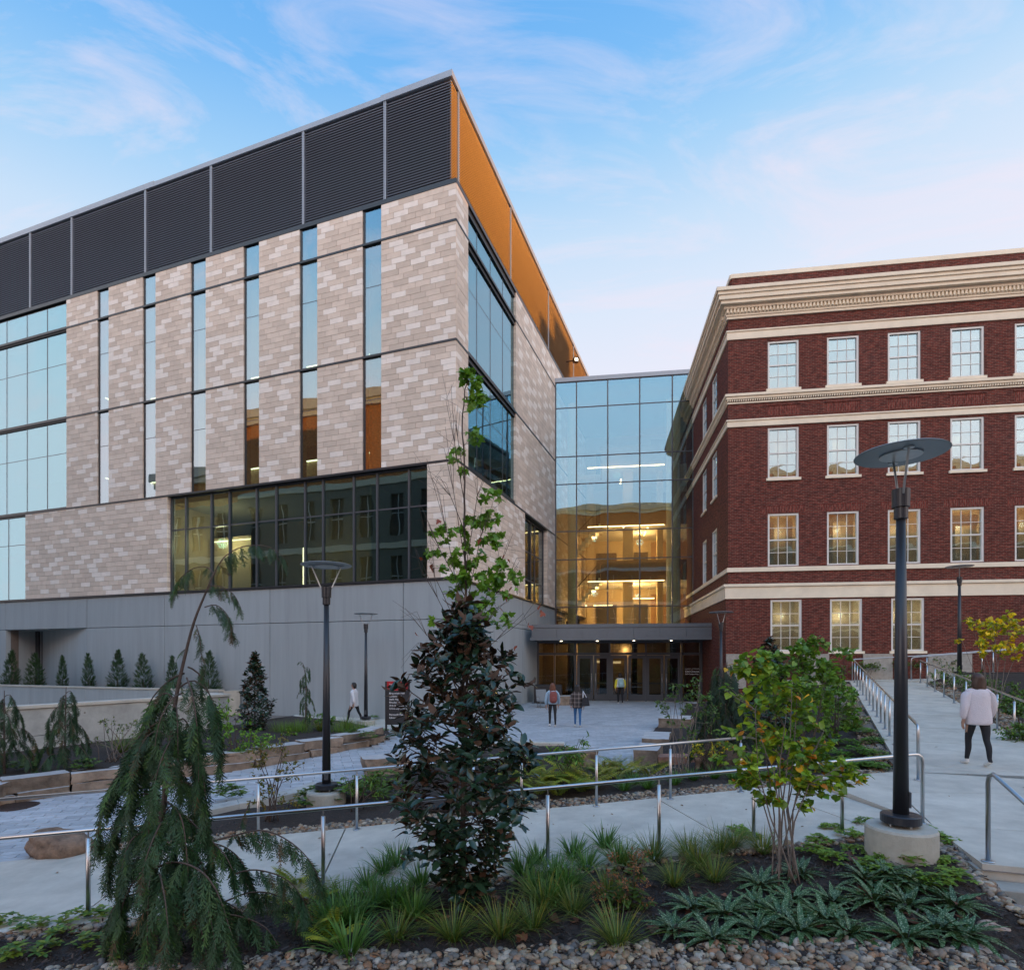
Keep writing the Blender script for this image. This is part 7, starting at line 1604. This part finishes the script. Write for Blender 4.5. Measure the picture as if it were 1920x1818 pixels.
# fallen dry leaves, bark chips, pebbles
bt = Batch(T_MAPLE)
for i in range(170):
    x, y = rnd(640, 1850), rnd(1560, 1770); X, Y, z = ga(x, y)
    if inpoly(X, Y, polyA): bt.add((X, Y, z+.03), (rnd(-1, 1), rnd(-1, 1), rnd(-.2, .4)), (rnd(-.5, .5), rnd(-.5, .5), 1), rnd(.05, .12), np.array((.17, .065, .035))*rnd(.5, 1.4))
tag(link('fallen_leaves', fast_mesh('fallen_leaves', [bt], [M['leaf']])), kind='stuff')
bt = Batch(T_OV)
for i in range(60):
    X = rnd(-6, 5); t = rnd(0, 1); Y = y_near(X)+rnd(0, 2.2) if i < 30 else None
    if Y is None: t = rnd(8.2, 22); p = wl(t)+WN*rnd(.1, 2.4); X, Y = p.x, p.y; z = z_walk(X, Y)
    else: z = z_ramp(X)
    bt.add((X, Y, z+.012), (rnd(-1, 1), rnd(-1, 1), 0), (rnd(-.3, .3), rnd(-.3, .3), 1), rnd(.03, .07), np.array((.15, .08, .03))*rnd(.5, 1.6))
tag(link('walk_leaves', fast_mesh('fallen_leaves', [bt], [M['leaf']])), kind='stuff')
def chips(name, zf, poly, n, ymax):
    b_ = Batch(tpl([(-.5, 0, 0), (.5, 0, 0), (.4, 1, .1), (-.45, .9, .2)], [(0, 1, 2, 3)])); k = 0; xs = [p[0] for p in poly]; ys = [p[1] for p in poly]
    while k < n:
        X, Y = rnd(min(xs), max(xs)), rnd(min(ys), min(ymax, max(ys)))
        k += 1
        if abs(X/Y) < .95 and inpoly(X, Y, poly): b_.add((X, Y, zf(X, Y)+rnd(.0, .045)), (rnd(-1, 1), rnd(-1, 1), rnd(-.2, .3)), (rnd(-.6, .6), rnd(-.6, .6), 1), (rnd(.008, .02), rnd(.03, .075), .03), np.array((.045, .03, .023))*rnd(.3, 2.0))
    tag(link(name, fast_mesh(name, [b_], [M['leaf']])), kind='stuff')
chips('bark_mulch', zA, polyA, 26000, 8); chips('bark_chips', zB, polyB, 9000, 20)
def pebble_tpl(seed, sub=1):
    bm = bmesh.new(); bmesh.ops.create_icosphere(bm, subdivisions=sub+1, radius=1); o = Vector((seed*5.1, seed, 0))
    for v in bm.verts: v.co *= 1+.16*noise.noise(v.co*1.1+o)
    bm.verts.index_update(); V = np.array([tuple(v.co) for v in bm.verts]); F = [tuple(v.index for v in f.verts) for f in bm.faces]; bm.free(); return V, F
PT = [pebble_tpl(i) for i in range(4)]; PT0 = [pebble_tpl(i, 0) for i in range(3)]
PCOL = [tuple(np.array(c)*np.array((.80, .72, .60))) for c in ((.30, .27, .23), (.22, .22, .23), (.36, .34, .31), (.17, .18, .20), (.30, .20, .14), (.40, .36, .28), (.24, .20, .17), (.14, .15, .16), (.42, .41, .39), (.28, .22, .16), (.30, .18, .11))]
def pebbles(name, pts, zf, smin, smax, tp):
    bs = [Batch(t) for t in tp]
    for X, Y in pts:
        s_ = smin+(smax-smin)*rg.random()**2.4; f = rnd(.45, .75); d = np.array((rnd(-1, 1), rnd(-1, 1), rnd(-.15, .15))); c = np.array(PCOL[int(rg.integers(len(PCOL)))])*rnd(.75, 1.25)
        bs[int(rg.integers(len(tp)))].add((X, Y, zf(X, Y)+s_*f*rnd(.3, .9)), d, (rnd(-.25, .25), rnd(-.25, .25), 1), (s_*rnd(.65, .9), s_*rnd(.9, 1.35), s_*f), c)
    me = fast_mesh(name, bs, [M['pebble']]*len(tp)); me.polygons.foreach_set('use_smooth', [True]*len(me.polygons)); return tag(link(name, me), kind='stuff')
pts = []
def front_y(X): # back edge of the cobble strip in front of the bed
    return 5.10-.05*max(0, X+2)-.10*max(0, X-2)+.05*math.sin(X*3)
for i in range(17000):
    X, Y = rnd(-5.6, 4.9), rnd(3.5, 5.5)
    if Y < front_y(X)-.0 and abs(X/Y) < 1.0 and (X < 4.55): pts.append((X, Y))
for i in range(1900):     # strip beside the steps and the walk
    t = rnd(0, 1); a = Vector((4.45, 3.9)).lerp(Vector((5.2, 7.1)), t); pts.append((a.x-rnd(-.05, .34)*(1-.5*t), a.y))
for i in range(1500): X = rnd(-6.2, 5.2); pts.append((X, y_near(X)-.17-rnd(0, .16)*(1 if X < 0 else .8)))
pts = [p for p in pts if inpoly(p[0], p[1], polyA) or p[1] < 3.9]
pebbles('river_pebbles', pts, zA, .015, .052, PT)
pts = []
for i in range(5200): X = rnd(-6.4, 7.0); pts.append((X, y_far(X)+.17+rnd(0, 1)**1.3*(.55 if X > -1 else .4)))
for i in range(2800): Y = rnd(10.3, 24); p = wl(Y)-WN*rnd(.02, .45); pts.append((p.x, p.y))
for i in range(500): pts.append((rnd(2.7, 3.9), rnd(11.2, 13.6)))
pts = [p for p in pts if inpoly(p[0], p[1], polyB)]
pebbles('path_pebbles', pts, zB, .016, .05, PT0)
pts = []
for i in range(2600): Y = rnd(10.8, 23.5); p = ER+WD*((Y-ER.y)/WD.y)+WN*rnd(.02, .6); pts.append((p.x, p.y))
pebbles('walk_pebbles', pts, zE, .02, .07, PT0)
